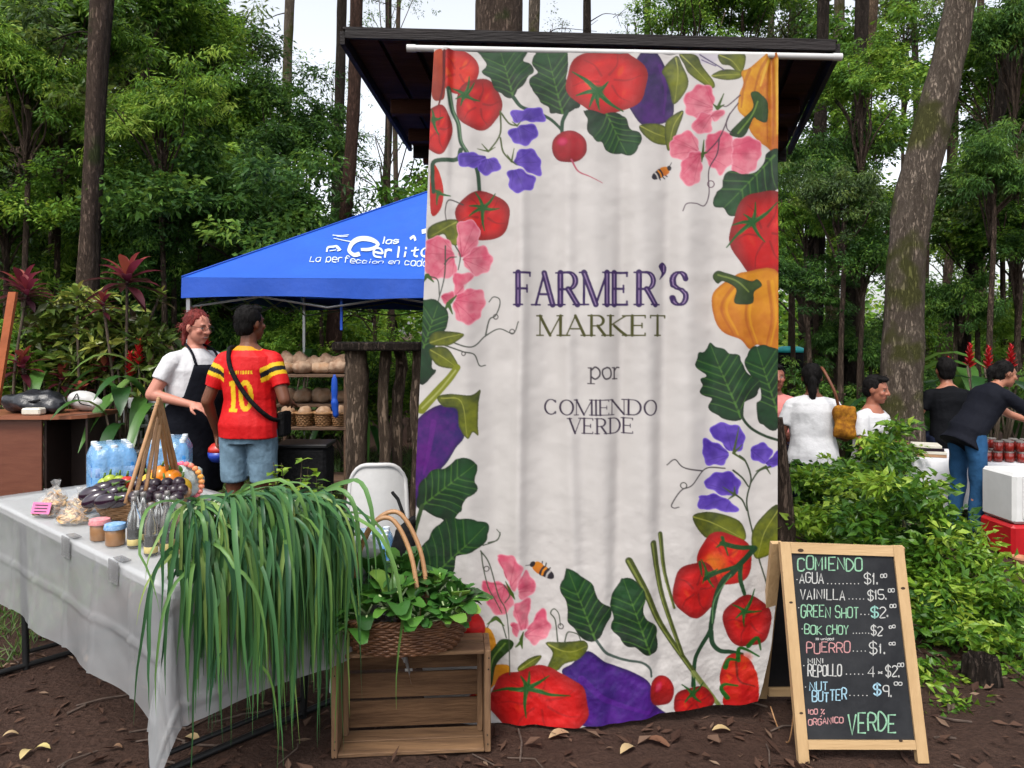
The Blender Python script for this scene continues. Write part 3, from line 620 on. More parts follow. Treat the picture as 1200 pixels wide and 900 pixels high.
def window(pts, pad=0):
    p = (np.array(pts, float) - [X0, Y0]) * CS
    x0, y0 = np.floor(p.min(0) - pad).astype(int); x1, y1 = np.ceil(p.max(0) + pad).astype(int) + 1
    x0, y0 = max(0, x0), max(0, y0); x1, y1 = min(CWn, x1), min(CHn, y1)
    if x1 <= x0 or y1 <= y0: return None
    gyy, gxx = np.mgrid[y0:y1, x0:x1]; return p, (slice(y0, y1), slice(x0, x1)), gxx + .0, gyy + .0
def inside(p, gx, gy):
    r = np.zeros(gx.shape, bool); n = len(p)
    for i in range(n):
        xa, ya = p[i]; xb, yb = p[(i + 1) % n]
        if ya == yb: continue
        c = (ya > gy) != (yb > gy); r ^= c & (gx < (xb - xa) * (gy - ya) / (yb - ya) + xa)
    return r
def cover(p, gx, gy):
    return sum(inside(p, gx + a, gy + b).astype(float) for a, b in ((-.25, -.25), (.25, -.25), (-.25, .25), (.25, .25))) / 4
def segdist(p, gx, gy):
    d = np.full(gx.shape, 1e9); tt = np.zeros(gx.shape); n = len(p)
    for i in range(n - 1):
        a = p[i]; b = p[i + 1]; ab = b - a; L = ab @ ab + 1e-9
        t = np.clip(((gx - a[0]) * ab[0] + (gy - a[1]) * ab[1]) / L, 0, 1)
        q = np.hypot(gx - a[0] - t * ab[0], gy - a[1] - t * ab[1]); k = q < d; d[k] = q[k]; tt[k] = ((i + t) / (n - 1))[k]
    return d, tt
def put(sl, a, col):
    canvas[sl] = canvas[sl] * (1 - a[..., None]) + col * a[..., None]
def fill(pts, c, smooth=True, c2=None, dirv=(0, 1), tex=.25, edge=None, n=5):
    if smooth: pts = spline(pts, n, True)
    w = window(pts, 2)
    if w is None: return
    p, sl, gx, gy = w; a = cover(p, gx, gy)
    d = (gx * dirv[0] + gy * dirv[1]); d = (d - d.min()) / (d.max() - d.min() + 1e-9)
    t = np.clip(d + (ART_N[sl] - .5) * 2 * tex + (ART_F[sl] - .5) * tex, 0, 1)[..., None]
    col = lin(c) * (1 - t) + lin(c2 if c2 else c) * t
    if edge is not None:
        dd, _ = segdist(np.vstack([p, p[:1]]), gx, gy); e = np.clip(1 - dd / (edge[1] * CS), 0, 1)[..., None] * edge[2]; col = col * (1 - e) + lin(edge[0]) * e
    put(sl, a, col)
def stroke(pts, w0, c, w1=None, sm=True, alpha=1.0, n=6):
    if sm: pts = spline(pts, n)
    w1 = w0 if w1 is None else w1; w = window(pts, max(w0, w1) * CS + 2)
    if w is None: return
    p, sl, gx, gy = w; d, t = segdist(p, gx, gy); hw = (w0 + (w1 - w0) * t) * CS / 2
    put(sl, np.clip(hw - d + .5, 0, 1) * alpha, lin(c))
def glow(cx, cy, rx, ry, rot, c, a=.6, clip=None):
    q = [(cx - max(rx, ry) * 1.2, cy - max(rx, ry) * 1.2), (cx + max(rx, ry) * 1.2, cy + max(rx, ry) * 1.2)]
    w = window(q, 1)
    if w is None: return
    p, sl, gx, gy = w; x = gx / CS + X0 - cx; y = gy / CS + Y0 - cy; ca, sa = math.cos(rot), math.sin(rot)
    u = (x * ca + y * sa) / rx; v = (-x * sa + y * ca) / ry; k = np.clip(1 - (u * u + v * v), 0, 1) ** 1.3 * a
    put(sl, k, lin(c))
DKG, MDG, LTG = (18, 48, 28), (40, 88, 44), (98, 138, 72)
OLV, OLL = (92, 104, 34), (150, 156, 70)
def calyx(c, arms, w=5, col=(44, 106, 50), col2=(110, 138, 84)):
    for a in arms: stroke([c, ((c[0] + a[0]) / 2 + (c[1] - a[1]) * .06, (c[1] + a[1]) / 2 + (a[0] - c[0]) * .06), a], w, col, 1.2)
    for a in arms: stroke([c, ((c[0] + a[0]) * .5, (c[1] + a[1]) * .5)], 1.2, col2, .8, sm=False, alpha=.7)
    glow(c[0], c[1], w * 1.3, w * 1.3, 0, col, .9)
def tomato(cx, cy, rx, ry, rot=0., cal=None, arms=None, base=(196, 20, 26), dk=(120, 6, 16), hi=(238, 140, 122), lobes=5, w=4.5, seed=0):
    pts = []; r = random.Random(seed + int(cx))
    for i in range(28):
        a = 2 * math.pi * i / 28; k = 1 + .035 * math.cos(lobes * a + seed); x, y = math.cos(a) * rx * k, math.sin(a) * ry * k
        pts.append((cx + x * math.cos(rot) - y * math.sin(rot), cy + x * math.sin(rot) + y * math.cos(rot)))
    fill(pts, base, c2=(min(255, base[0] + 22), base[1] + 12, base[2] + 8), tex=.5, edge=(dk, min(rx, ry) * .38, .75), n=2)
    for k, (hx, hy, s1, s2, al) in enumerate(((-.42, .12, .16, .34, .55), (.34, -.30, .12, .30, .55), (.42, .36, .10, .20, .4), (-.2, -.5, .2, .1, .35))):
        glow(cx + hx * rx, cy + hy * ry, rx * s1, ry * s2, rot + hx * 1.3, hi, al); glow(cx + hx * rx, cy + hy * ry, rx * s1 * 2.2, ry * s2 * 1.6, rot + hx, (232, 60, 50), .4)
    for k in range(lobes):
        a2 = 2 * math.pi * (k + .9) / lobes + seed
        stroke([(cx + math.cos(a2) * rx * .2, cy + math.sin(a2) * ry * .2), (cx + math.cos(a2 + .15) * rx * .55, cy + math.sin(a2 + .15) * ry * .55), (cx + math.cos(a2) * rx * .85, cy + math.sin(a2) * ry * .85)], 3, dk, 1, alpha=.45)
    if cal: calyx(cal, arms, w)
def leafp(pts, base, tip, c=DKG, c2=MDG, vein=LTG, nv=5, ruf=1.5, n=7):
    p = spline(pts, n, True); q = []; m = np.mean(np.array(p), 0); L = 0
    for i, a in enumerate(p):
        L += math.dist(a, p[i - 1]); d = np.array(a) - m; d /= np.linalg.norm(d) + 1e-9; q.append(tuple(np.array(a) + d * ruf * (1.8 * abs(math.sin(L / 7.5)) - 1.0)))
    b = np.array(base, float); t = np.array(tip, float); ax = t - b
    fill(q, c, smooth=False, c2=c2, dirv=tuple(ax / np.linalg.norm(ax)), tex=.55, edge=((10, 30, 16), 4, .6))
    w = window(q, 110); P_, sl, gx, gy = w; keep = canvas[sl].copy(); msk = cover(P_, gx, gy)
    stroke([b, b + ax * .5, t], 2.6, vein, .6, alpha=.85); nrm = np.array([-ax[1], ax[0]])
    for k in range(nv):
        f = .06 + .72 * k / nv
        for s in (-1, 1):
            st = b + ax * f; e = b + ax * (f + .36) + nrm * s * (.62 - .22 * k / nv); mid = b + ax * (f + .2) + nrm * s * .24
            stroke([st, mid, e], 1.5, vein, .4, alpha=.7)
            stroke([st + ax * .045, mid + ax * .045, e + ax * .05], 2.2, (12, 36, 20), .8, alpha=.4)
    canvas[sl] = keep * (1 - msk[..., None]) + canvas[sl] * msk[..., None]
def petal(pts, c, c2, vein, ctr=None, n=5, nv=5):
    p = spline(pts, n + 3, True); m = np.mean(np.array(p), 0); L = 0; q_ = []
    for i, a_ in enumerate(p):
        L += math.dist(a_, p[i - 1]); d = np.array(a_) - m; d /= np.linalg.norm(d) + 1e-9; q_.append(tuple(np.array(a_) + d * (1.1 * math.sin(L / 2.6) + .8 * math.sin(L / 5.3 + m[0]))))
    p = q_; fill(p, c, smooth=False, c2=c2, dirv=(.3, 1), tex=.8, edge=(tuple(min(255, int(x * 1.12 + 18)) for x in c2), 1.8, .7)); glow(m[0], m[1], 9, 6, m[0], tuple(int(x * .78) for x in c), .45); s = np.array(ctr if ctr else pts[0], float); w = window(p, 60)
    if w is None: return
    P_, sl, gx, gy = w; keep = canvas[sl].copy(); msk = cover(P_, gx, gy); st = max(1, len(p) // nv)
    for q in p[::st]: stroke([s, (s + np.array(q)) / 2 + (m - s) * .08, s + (np.array(q) - s) * .93], 1.2, vein, .4, alpha=.45)
    canvas[sl] = keep * (1 - msk[..., None]) + canvas[sl] * msk[..., None]
PK, PK2, PKV = (222, 112, 134), (238, 160, 172), (176, 64, 92)
PU, PU2, PUV = (92, 70, 168), (128, 106, 200), (62, 42, 128)
EG, EG2 = (52, 18, 92), (92, 42, 128)
def pink(pts, ctr=None): petal(pts, PK, PK2, PKV, ctr)
def purp(pts, ctr=None): petal(pts, PU, PU2, PUV, ctr)
def olive(pts, rib=None):
    fill(pts, (78, 88, 26), c2=(140, 146, 62), tex=.6, dirv=(.5, 1), edge=((62, 70, 20), 3, .7))
    if rib: stroke(rib, 1.6, (176, 178, 104), .5, alpha=.8)
def tendril(pts, w=1.3, c=(74, 70, 66)): stroke(pts, w, c, w * .7, n=8)
def curl(x, y, r, c=(74, 70, 66)): stroke([(x + r * math.cos(a), y + r * math.sin(a)) for a in np.linspace(0, 6.6, 14)], 1.2, c, sm=False)
def bee(cx, cy, s, rot):
    def q(x, y): return (cx + (x * math.cos(rot) - y * math.sin(rot)) * s, cy + (x * math.sin(rot) + y * math.cos(rot)) * s)
    for a, b in (((4, 3), (7, 9)), ((0, 4), (2, 10)), ((-4, 3), (-5, 8))): stroke([q(*a), q(*b)], 1.5, (40, 30, 44), sm=False)
    fill([q(2, -6), q(12, -5), q(15, 0), q(12, 6), q(2, 5)], (226, 152, 70), c2=(206, 120, 52))
    fill([q(-12, -4), q(-4, -6), q(3, -6), q(3, 5), q(-4, 6), q(-12, 4), q(-15, 0)], (34, 28, 38))
    stroke([q(-1, -5), q(0, 0), q(-1, 5)], 2.6 * s, (226, 150, 70)); stroke([q(-7, -5), q(-6, 0), q(-7, 5)], 2.2 * s, (206, 200, 196))
    fill([q(14, -3), q(18, -3), q(19, 1), q(16, 4), q(13, 2)], (40, 32, 40)); stroke([q(18, -2), q(23, -5)], .9, (40, 32, 40), sm=False)
STEM = (48, 82, 58)
# --- upper left corner
tomato(536, 84, 25, 26, 0, None, None, (214, 78, 40), (150, 34, 20), (240, 160, 90), 4, seed=1)
fill([(506, 66), (520, 62), (522, 110), (516, 118), (506, 112)], (196, 92, 44), c2=(150, 60, 36))
stroke([(521, 62), (520, 100), (514, 124)], 4, (120, 26, 20), 2)
tomato(561, 122, 27, 30, .1, (545, 112), [(530, 104), (556, 97), (562, 118), (540, 124), (550, 90), (534, 116)], w=5)
tomato(513, 152, 17, 29, 0, (508, 140), [(506, 128), (520, 138), (514, 158)])
fill([(505, 195), (514, 200), (520, 225), (516, 246), (505, 250)], (216, 84, 40), c2=(190, 52, 30)); calyx((514, 226), [(506, 222), (528, 230), (512, 240)], 4)
stroke([(526, 105), (530, 129), (537, 145), (540, 166), (548, 180), (559, 199), (562, 227)], 5.5, STEM, 4.5); stroke([(527, 107), (531, 129), (538, 147), (541, 166), (549, 180)], 1.6, (120, 150, 118))
stroke([(540, 176), (535, 187), (510, 189), (507, 203), (508, 225)], 5.5, STEM, 4.5)
L1 = c1([(345, 82), (470, 80), (585, 82), (575, 130), (605, 152), (622, 192), (590, 222), (562, 262), (520, 312), (478, 312), (438, 282), (408, 232), (368, 192), (385, 160), (362, 110)]); leafp(L1, c1([(520, 312)])[0], c1([(455, 80)])[0], nv=5)
stroke(c1([(522, 318), (560, 366), (620, 385), (700, 420), (750, 465), (768, 492)]), 4.5, STEM, 3)
L2 = c1([(640, 82), (720, 80), (792, 84), (790, 270), (838, 318), (852, 370), (800, 392), (750, 402), (708, 392), (698, 360), (660, 350), (648, 312), (608, 272), (606, 230), (640, 190), (618, 150)]); leafp(L2, c1([(768, 400)])[0], c1([(690, 85)])[0], nv=6)
stroke(c1([(790, 392), (768, 440), (765, 492)]), 5, STEM, 4)
fill(c1([(765, 492), (830, 490), (880, 530), (888, 590), (860, 630), (815, 645), (750, 635), (718, 590), (722, 530)]), (196, 34, 74), c2=(162, 18, 58), tex=.5, edge=((116, 10, 44), 5, .6)); glow(659, 166, 7, 6, 0, (232, 112, 138), .7)
stroke(c1([(812, 632), (845, 688), (900, 716), (968, 750)]), 2.4, (198, 112, 128), .7)
purp(c1([(512, 385), (580, 380), (650, 366), (682, 398), (672, 436), (600, 440), (545, 446), (518, 430)]), c1([(545, 455)])[0]); purp(c1([(545, 465), (600, 450), (640, 470), (652, 492), (625, 530), (570, 562), (530, 550), (498, 510), (508, 480)]), c1([(540, 460)])[0])
purp(c1([(246, 612), (300, 593), (370, 605), (376, 626), (340, 662), (300, 677), (252, 655)]), c1([(380, 612)])[0]); purp(c1([(358, 640), (400, 613), (440, 630), (457, 665), (430, 692), (385, 706), (348, 685)]), c1([(390, 615)])[0])
purp(c1([(543, 590), (590, 573), (642, 600), (662, 640), (657, 702), (610, 702), (560, 672), (528, 640)]), c1([(520, 650)])[0]); purp(c1([(488, 700), (540, 678), (602, 700), (632, 730), (610, 782), (550, 797), (508, 780), (498, 740)]), c1([(520, 665)])[0])
for s in ([(455, 385), (458, 480), (440, 530), (400, 580)], [(456, 520), (470, 590), (512, 640)], [(460, 395), (500, 448), (540, 462)]): stroke(c1(s), 2.2, (92, 104, 62), 1.8)
for s in ([(395, 585), (340, 575)], [(395, 585), (362, 548)], [(395, 585), (430, 565)], [(512, 640), (525, 575)], [(512, 640), (490, 605)], [(515, 640), (540, 660)], [(540, 462), (515, 440)], [(540, 462), (560, 440)]): stroke(c1(s), 2.2, (84, 104, 44), .8, sm=False)
# --- top centre and right
fill(c2([(308, 88), (378, 88), (440, 200), (472, 380), (430, 442), (330, 456), (293, 446), (243, 370), (200, 300)]), EG, c2=EG2, tex=.7, dirv=(-.6, .4), edge=((36, 10, 66), 4, .6)); stroke(c2([(400, 160), (430, 280), (420, 400)]), 5, (112, 62, 146), 2, alpha=.45)
tomato(711, 95, 48, 39, 0, (700, 108), c2([(-40, 190), (140, 240), (-20, 310), (45, 370), (95, 385), (215, 388)]), (200, 26, 22), (140, 10, 16), (240, 150, 118), 6, 7, 2)
L3 = c1([(878, 385), (960, 398), (1072, 405), (1100, 470), (1152, 500), (1156, 560), (1110, 607), (1060, 602), (1000, 592), (975, 580), (968, 545), (938, 540), (898, 500), (892, 440)]); leafp(L3, c1([(985, 396)])[0], c1([(1090, 600)])[0], nv=5)
calyx((700, 108), c2([(-40, 190), (140, 240), (-20, 310), (45, 370), (95, 385), (215, 388)]), 7)
fill([(815, 62), (842, 62), (838, 72), (818, 74)], (218, 212, 220))
olive(c2([(412, 180), (482, 108), (512, 160), (542, 240), (520, 302), (470, 352), (450, 280), (428, 220)]), c2([(480, 120), (490, 200), (475, 340)])); olive(c2([(298, 460), (380, 448), (442, 470), (472, 520), (440, 552), (370, 547), (308, 500)]), c2([(300, 464), (380, 500), (460, 520)]))
olive(c2([(428, 450), (460, 410), (517, 388), (490, 480), (450, 582), (430, 540)]), c2([(510, 395), (470, 460), (448, 570)])); olive(c2([(498, 98), (582, 108), (612, 160), (672, 240), (665, 272), (600, 242), (543, 200), (522, 160)]), c2([(505, 105), (580, 180), (660, 262)]))
olive(c2([(658, 210), (720, 178), (802, 188), (802, 222), (730, 232)]), c2([(660, 210), (730, 205), (800, 205)])); olive(c2([(698, 98), (822, 98), (817, 185), (790, 192), (750, 160), (708, 150)]), c2([(700, 105), (760, 135), (800, 185)]))
stroke(c2([(600, 105), (660, 140), (700, 165), (720, 180)]), 1.6, (110, 100, 130)); stroke(c2([(610, 130), (680, 160)]), 1.4, (130, 120, 150))
pink(c2([(526, 310), (590, 258), (662, 268), (672, 340), (652, 400), (600, 422), (560, 416), (523, 386)]), c2([(680, 370)])[0]); pink(c2([(600, 402), (662, 402), (657, 482), (600, 502), (556, 480)]), c2([(680, 380)])[0]); pink(c2([(658, 410), (690, 378), (722, 386), (722, 412), (680, 432)]))
pink(c2([(468, 520), (520, 488), (570, 508), (602, 570), (570, 602), (500, 637), (458, 602), (452, 560)]), c2([(605, 595)])[0]); pink(c2([(543, 605), (605, 588), (612, 660), (592, 752), (518, 752), (498, 680)]), c2([(605, 600)])[0])
pink(c2([(638, 510), (700, 488), (752, 500), (772, 560), (772, 632), (710, 702), (680, 672), (636, 640)]), c2([(620, 600)])[0])
D_ = c2([(808, 192), (850, 170), (920, 110), (962, 82), (995, 100), (998, 560), (930, 562), (858, 500), (828, 430), (788, 380), (798, 300), (818, 250)]); fill(D_, (232, 178, 78), c2=(204, 122, 34), tex=.6, dirv=(.8, .3), edge=((190, 112, 40), 4, .5))
for s in ([(962, 90), (905, 180), (870, 300)], [(968, 95), (940, 250), (940, 540)], [(975, 100), (975, 300), (970, 550)], [(850, 180), (820, 260), (805, 370)]): stroke(c2(s), 4, (176, 100, 30), 2, alpha=.6)
for s in ([(958, 110), (925, 190), (905, 260)], [(985, 130), (988, 500)]): stroke(c2(s), 4, (244, 204, 124), 2, alpha=.6)
fill(c2([(853, 302), (880, 288), (905, 300), (942, 348), (937, 440), (890, 432), (868, 424), (832, 500), (800, 522), (748, 500), (800, 440), (866, 370)]), (66, 98, 36), c2=(38, 66, 30), tex=.6, edge=((30, 52, 24), 3, .6)); stroke(c2([(890, 340), (860, 410), (790, 500)]), 2, (120, 150, 80))
pink(c2([(768, 540), (850, 513), (902, 550), (912, 602), (870, 682), (820, 712), (770, 692), (758, 622)]), c2([(620, 600)])[0])
for s in ([(800, 310), (740, 360), (715, 362)], [(790, 350), (740, 420), (735, 470), (760, 500)], [(750, 400), (700, 520), (640, 590), (620, 600)], [(700, 520), (690, 600), (650, 680), (650, 800), (625, 860), (580, 852), (530, 855), (512, 890)]): tendril(c2(s), 1.6, (92, 70, 84))
curl(834, 215, 4, (110, 80, 96))
for s in ([(690, 372), (720, 300)], [(690, 372), (668, 350)], [(690, 372), (722, 355)], [(616, 610), (622, 530)], [(616, 600), (640, 590)], [(616, 600), (612, 640)]): stroke(c2(s), 4, (76, 104, 36), 1, sm=False)
bee(774, 203, .8, -.55)
L4 = [(899, 179), (913, 178), (914, 218), (885, 232), (872, 243), (864, 252), (855, 252), (848, 245), (838, 240), (839, 226), (848, 219), (847, 208), (857, 201), (878, 205), (893, 194)]; leafp(L4, (908, 182), (846, 246), nv=5)
# --- right edge
tomato(897, 275, 42, 52, 0, (881, 261), c4([(608, 436), (640, 296), (710, 228), (790, 150), (932, 148), (852, 402)]), (192, 24, 34), (120, 8, 24), (228, 128, 120), 6, 6, 1)
fill([(836, 346), (843, 336), (856, 326), (872, 319), (914, 322), (914, 418), (898, 408), (886, 404), (877, 409), (866, 398), (850, 391), (841, 380), (836, 362)], (226, 160, 62), c2=(206, 128, 30), tex=.5, edge=((176, 98, 24), 4, .6))
for s in ([(862, 330), (846, 360), (858, 392)], [(880, 330), (872, 370), (882, 402)], [(900, 330), (904, 370), (898, 404)]): stroke(s, 4, (184, 104, 26), 2, alpha=.55); stroke([(x + 5, y) for x, y in s], 4, (240, 184, 96), 2, alpha=.5)
fill(c4([(532, 602), (560, 583), (610, 600), (750, 652), (800, 640), (832, 680), (780, 722), (770, 792), (680, 802), (648, 780), (660, 702), (590, 652), (558, 667), (528, 630)]), (76, 96, 44), c2=(40, 62, 28), tex=.6, edge=((30, 48, 22), 3, .6)); stroke(c4([(560, 610), (660, 650), (740, 720)]), 2, (130, 146, 84))
L6 = c6([(800, 138), (870, 145), (950, 200), (950, 640), (830, 642), (800, 560), (800, 500), (828, 470), (818, 400), (758, 330), (718, 250), (738, 180)]); leafp(L6, c6([(935, 560)])[0], c6([(800, 150)])[0], nv=6)
L5 = c6([(505, 115), (545, 150), (600, 155), (622, 190), (682, 200), (702, 250), (722, 302), (800, 345), (822, 400), (800, 452), (720, 502), (690, 612), (620, 607), (558, 590), (498, 530), (518, 480), (443, 440), (440, 412), (458, 390), (448, 350), (483, 330), (418, 280), (408, 240), (428, 185), (470, 180)]); leafp(L5, c6([(688, 590)])[0], c6([(510, 125)])[0], nv=6, n=4)
stroke(c6([(695, 545), (705, 600), (760, 662), (850, 712), (940, 742)]), 3.6, (44, 66, 44), 3.2)
purp(c6([(508, 690), (550, 638), (640, 633), (702, 680), (717, 760), (680, 802), (620, 802), (558, 750)]), c6([(640, 830)])[0]); purp(c6([(463, 740), (540, 755), (602, 800), (602, 890), (540, 905), (498, 900), (458, 850)]), c6([(640, 830)])[0])
purp(c6([(758, 800), (830, 758), (902, 800), (860, 882), (780, 872)])); purp(c6([(858, 890), (945, 808), (950, 905)]))
purp(c8([(308, 80), (340, 48), (385, 33), (422, 70), (412, 112), (350, 112)]), c8([(405, 110)])[0]); purp(c8([(287, 123), (350, 118), (412, 150), (402, 172), (320, 168), (288, 160)]), c8([(405, 115)])[0])
DG = (62, 76, 52)
for s in ([(420, -20), (442, 0), (462, 60), (446, 140), (470, 250), (490, 330), (530, 460)], [(400, 30), (430, 55), (452, 85)], [(408, 112), (430, 130), (446, 165)], [(530, 20), (490, 35), (460, 75)]): stroke(c8(s), 2.4, DG, 1.8)
for s in ([(375, 25), (310, 30), (262, 80), (225, 98), (195, 148), (202, 160), (218, 156)], [(300, 35), (232, 20), (205, -5), (180, 15)]): tendril(c8(s), 1.7, (70, 62, 66))
curl(800, 568, 3.5)
for a, b in (((405, 112), (370, 90)), ((405, 112), (385, 130)), ((405, 112), (405, 85)), ((515, 20), (480, 35)), ((515, 20), (530, 45))): stroke(c8([a, b]), 3, (76, 92, 50), 1, sm=False)
for q in ([(858, 530), (864, 500)], [(858, 530), (872, 540)], [(858, 530), (868, 520)]): stroke(q, 3, (84, 100, 48), 1, sm=False)
olive(c8([(262, 185), (340, 178), (420, 200), (442, 262), (380, 272), (310, 262)]), c8([(265, 187), (350, 220), (440, 262)])); olive(c8([(560, 150), (560, 285), (482, 332), (463, 260), (490, 200)]), c8([(558, 165), (510, 240), (484, 328)]))
tomato(849, 655, 32, 31, 0, None, None, (214, 76, 38), (150, 34, 22), (238, 156, 84), 5, seed=3); glow(838, 662, 16, 18, .4, (222, 150, 60), .55)
tomato(816, 691, 28, 33, 0, (829, 674), [(822, 656), (838, 690), (842, 668), (824, 684)], w=4, seed=5)
tomato(876, 728, 28, 31, 0, (872, 716), [(858, 708), (882, 700), (892, 716), (872, 734), (862, 724), (884, 690)], w=4.5, seed=2)
stroke(c8([(475, 296), (420, 350), (398, 380), (372, 410), (350, 470), (335, 560), (330, 590), (290, 650), (275, 690), (270, 770)]), 7, (36, 74, 46), 5); stroke(c8([(335, 590), (340, 630), (365, 655), (400, 655), (436, 662)]), 6, (36, 74, 46), 5)
stroke(c8([(368, 282), (420, 290), (468, 292)]), 6, (40, 84, 44), 5); stroke(c8([(425, 350), (425, 400), (440, 450)]), 6, (44, 84, 48), 4.5); stroke(c8([(310, 405), (350, 385), (420, 350)]), 5, (44, 84, 48), 4)
for s in ([(290, 345), (300, 395)], [(368, 262), (385, 320)], [(370, 280), (350, 298)]): stroke(c8(s), 4, (48, 96, 50), 1.2)
stroke(c8([(338, 560), (345, 480), (395, 385)]), 1.6, (110, 146, 104), 1)
# --- bottom edge
for s, w in (([(737, 657), (756, 692), (775, 733), (813, 788), (850, 838)], 9), ([(765, 636), (770, 668), (778, 705), (800, 768)], 8), ([(774, 626), (779, 670), (790, 712)], 5.5)):
    stroke(s, w, (82, 92, 44), w * .55); stroke([(x - 1.2, y) for x, y in s], w * .3, (140, 150, 88), 1)
stroke([(813, 790), (832, 814), (850, 838)], 7, (170, 182, 120), 5, alpha=.6)
fill(c7([(545, 168), (600, 200), (650, 240), (682, 310), (732, 340), (722, 390), (660, 482), (600, 462), (568, 420), (543, 390), (543, 320), (512, 270), (528, 210)]), DKG)
leafp(c7([(545, 168), (600, 200), (650, 240), (682, 310), (732, 340), (722, 390), (660, 482), (600, 462), (568, 420), (543, 390), (543, 320), (512, 270), (528, 210)]), c7([(662, 474)])[0], c7([(548, 180)])[0], nv=6)
leafp(c7([(788, 213), (860, 238), (882, 300), (872, 370), (932, 430), (937, 530), (900, 552), (850, 522), (798, 502), (738, 430), (743, 370), (728, 310), (758, 260)]), c7([(905, 545)])[0], c7([(790, 222)])[0], nv=6)
stroke(c7([(668, 478), (720, 540), (800, 570), (870, 582), (905, 610), (912, 645)]), 3.4, (84, 100, 92), 2.6)
fill(c7([(632, 523), (720, 580), (820, 618), (902, 670), (935, 780), (985, 845), (630, 850), (602, 760), (600, 720), (540, 660), (518, 610), (558, 580)]), (72, 30, 128), c2=(98, 48, 150), tex=.8, dirv=(.4, 1), edge=((44, 14, 84), 6, .7)); stroke(c7([(600, 640), (720, 740), (900, 800)]), 8, (124, 78, 174), 4, alpha=.35)
olive(c7([(448, 498), (520, 490), (605, 478), (632, 505), (600, 552), (530, 582), (498, 612), (453, 612), (478, 540)]), c7([(460, 505), (540, 530), (625, 505)])); olive(c7([(325, 600), (370, 570), (430, 555), (400, 600), (340, 625)]), c7([(330, 610), (380, 585), (425, 558)]))
fill(c7([(122, 728), (165, 733), (207, 770), (192, 832), (128, 812), (100, 770)]), (200, 30, 60))
fill([(763, 800), (772, 793), (784, 796), (791, 810), (786, 826), (770, 828), (762, 818)], (204, 34, 66), c2=(168, 18, 50), tex=.5, edge=((120, 10, 40), 4, .6)); glow(772, 806, 5, 8, .3, (236, 120, 136), .7)
fill(c7([(140, 470), (190, 438), (222, 480), (228, 540), (180, 565), (140, 560)]), (228, 170, 84), c2=(214, 140, 44), tex=.5); fill(c7([(150, 640), (280, 598), (282, 652), (222, 692), (150, 760)]), (222, 158, 56), c2=(206, 130, 32), tex=.5)
fill(c7([(183, 580), (215, 535), (252, 490), (300, 488), (302, 520), (232, 600), (212, 690), (188, 692)]), (64, 98, 40), c2=(36, 64, 28), tex=.6, edge=((28, 50, 22), 3, .6)); stroke(c7([(270, 505), (215, 580), (198, 680)]), 2, (128, 156, 84))
tomato(631, 822, 58, 42, 0, (617, 806), c7([(212, 722), (552, 712), (338, 638), (462, 638), (362, 822), (376, 626)]), (214, 24, 30), (150, 6, 18), (244, 128, 112), 7, 6, 4)
tomato(815, 827, 25, 20, 0, (813, 816), [(800, 804), (826, 804), (804, 826), (824, 828), (815, 796)], seed=6)
tomato(866, 795, 20, 28, 0, None, None, (222, 84, 42), (160, 40, 24), (240, 150, 90), 4, seed=8); fill([(850, 828), (858, 800), (874, 786), (888, 790), (888, 836), (862, 838)], (226, 82, 46), c2=(208, 60, 34), tex=.6)
for s in ([(852, 785), (856, 775), (868, 776)], [(855, 822), (848, 812), (852, 806), (866, 806)], [(866, 775), (868, 760), (890, 770)], [(878, 758), (888, 748), (892, 762)]): stroke(s, 6, (48, 112, 44), 2)
stroke([(864, 778), (868, 800), (886, 806)], 3, (150, 60, 40), 1.5); glow(876, 772, 9, 8, 0, (240, 110, 96), .7)
pink(c7([(238, 128), (300, 113), (332, 150), (347, 190), (312, 267), (268, 210), (248, 160)]), c7([(290, 260)])[0]); pink(c7([(328, 230), (360, 178), (392, 230), (412, 262), (370, 302), (328, 290)]), c7([(300, 270)])[0]); pink(c7([(168, 235), (220, 238), (292, 260), (302, 330), (250, 392), (198, 350), (178, 290)]), c7([(270, 250)])[0])
pink(c7([(308, 330), (382, 313), (372, 400), (362, 442), (328, 430)]), c7([(350, 470)])[0]); pink(c7([(368, 440), (430, 353), (462, 400), (467, 450), (400, 512), (358, 460)]), c7([(350, 470)])[0]); pink(c7([(296, 425), (330, 408), (324, 472)]))
for s in ([(162, 98), (200, 160), (240, 300), (272, 360), (286, 470), (290, 640)], [(275, 480), (250, 410), (220, 395), (190, 440)], [(265, 250), (290, 290), (268, 330)], [(500, 490), (490, 400), (470, 370), (485, 350), (505, 370), (512, 420)], [(530, 490), (545, 445), (585, 450), (600, 480)], [(195, 65), (235, 55), (248, 20)]): tendril(c7(s), 1.7, (82, 92, 74))
for s in ([(300, 285), (272, 235)], [(300, 285), (312, 305)], [(340, 490), (345, 520)], [(340, 490), (315, 515)], [(340, 480), (350, 450)], [(230, 400), (190, 425)], [(230, 400), (265, 430)]): stroke(c7(s), 4.5, (84, 112, 46), 1.2)
curl(570, 668, 3); curl(657, 733, 3)
bee(637, 670, .95, math.pi + .55)
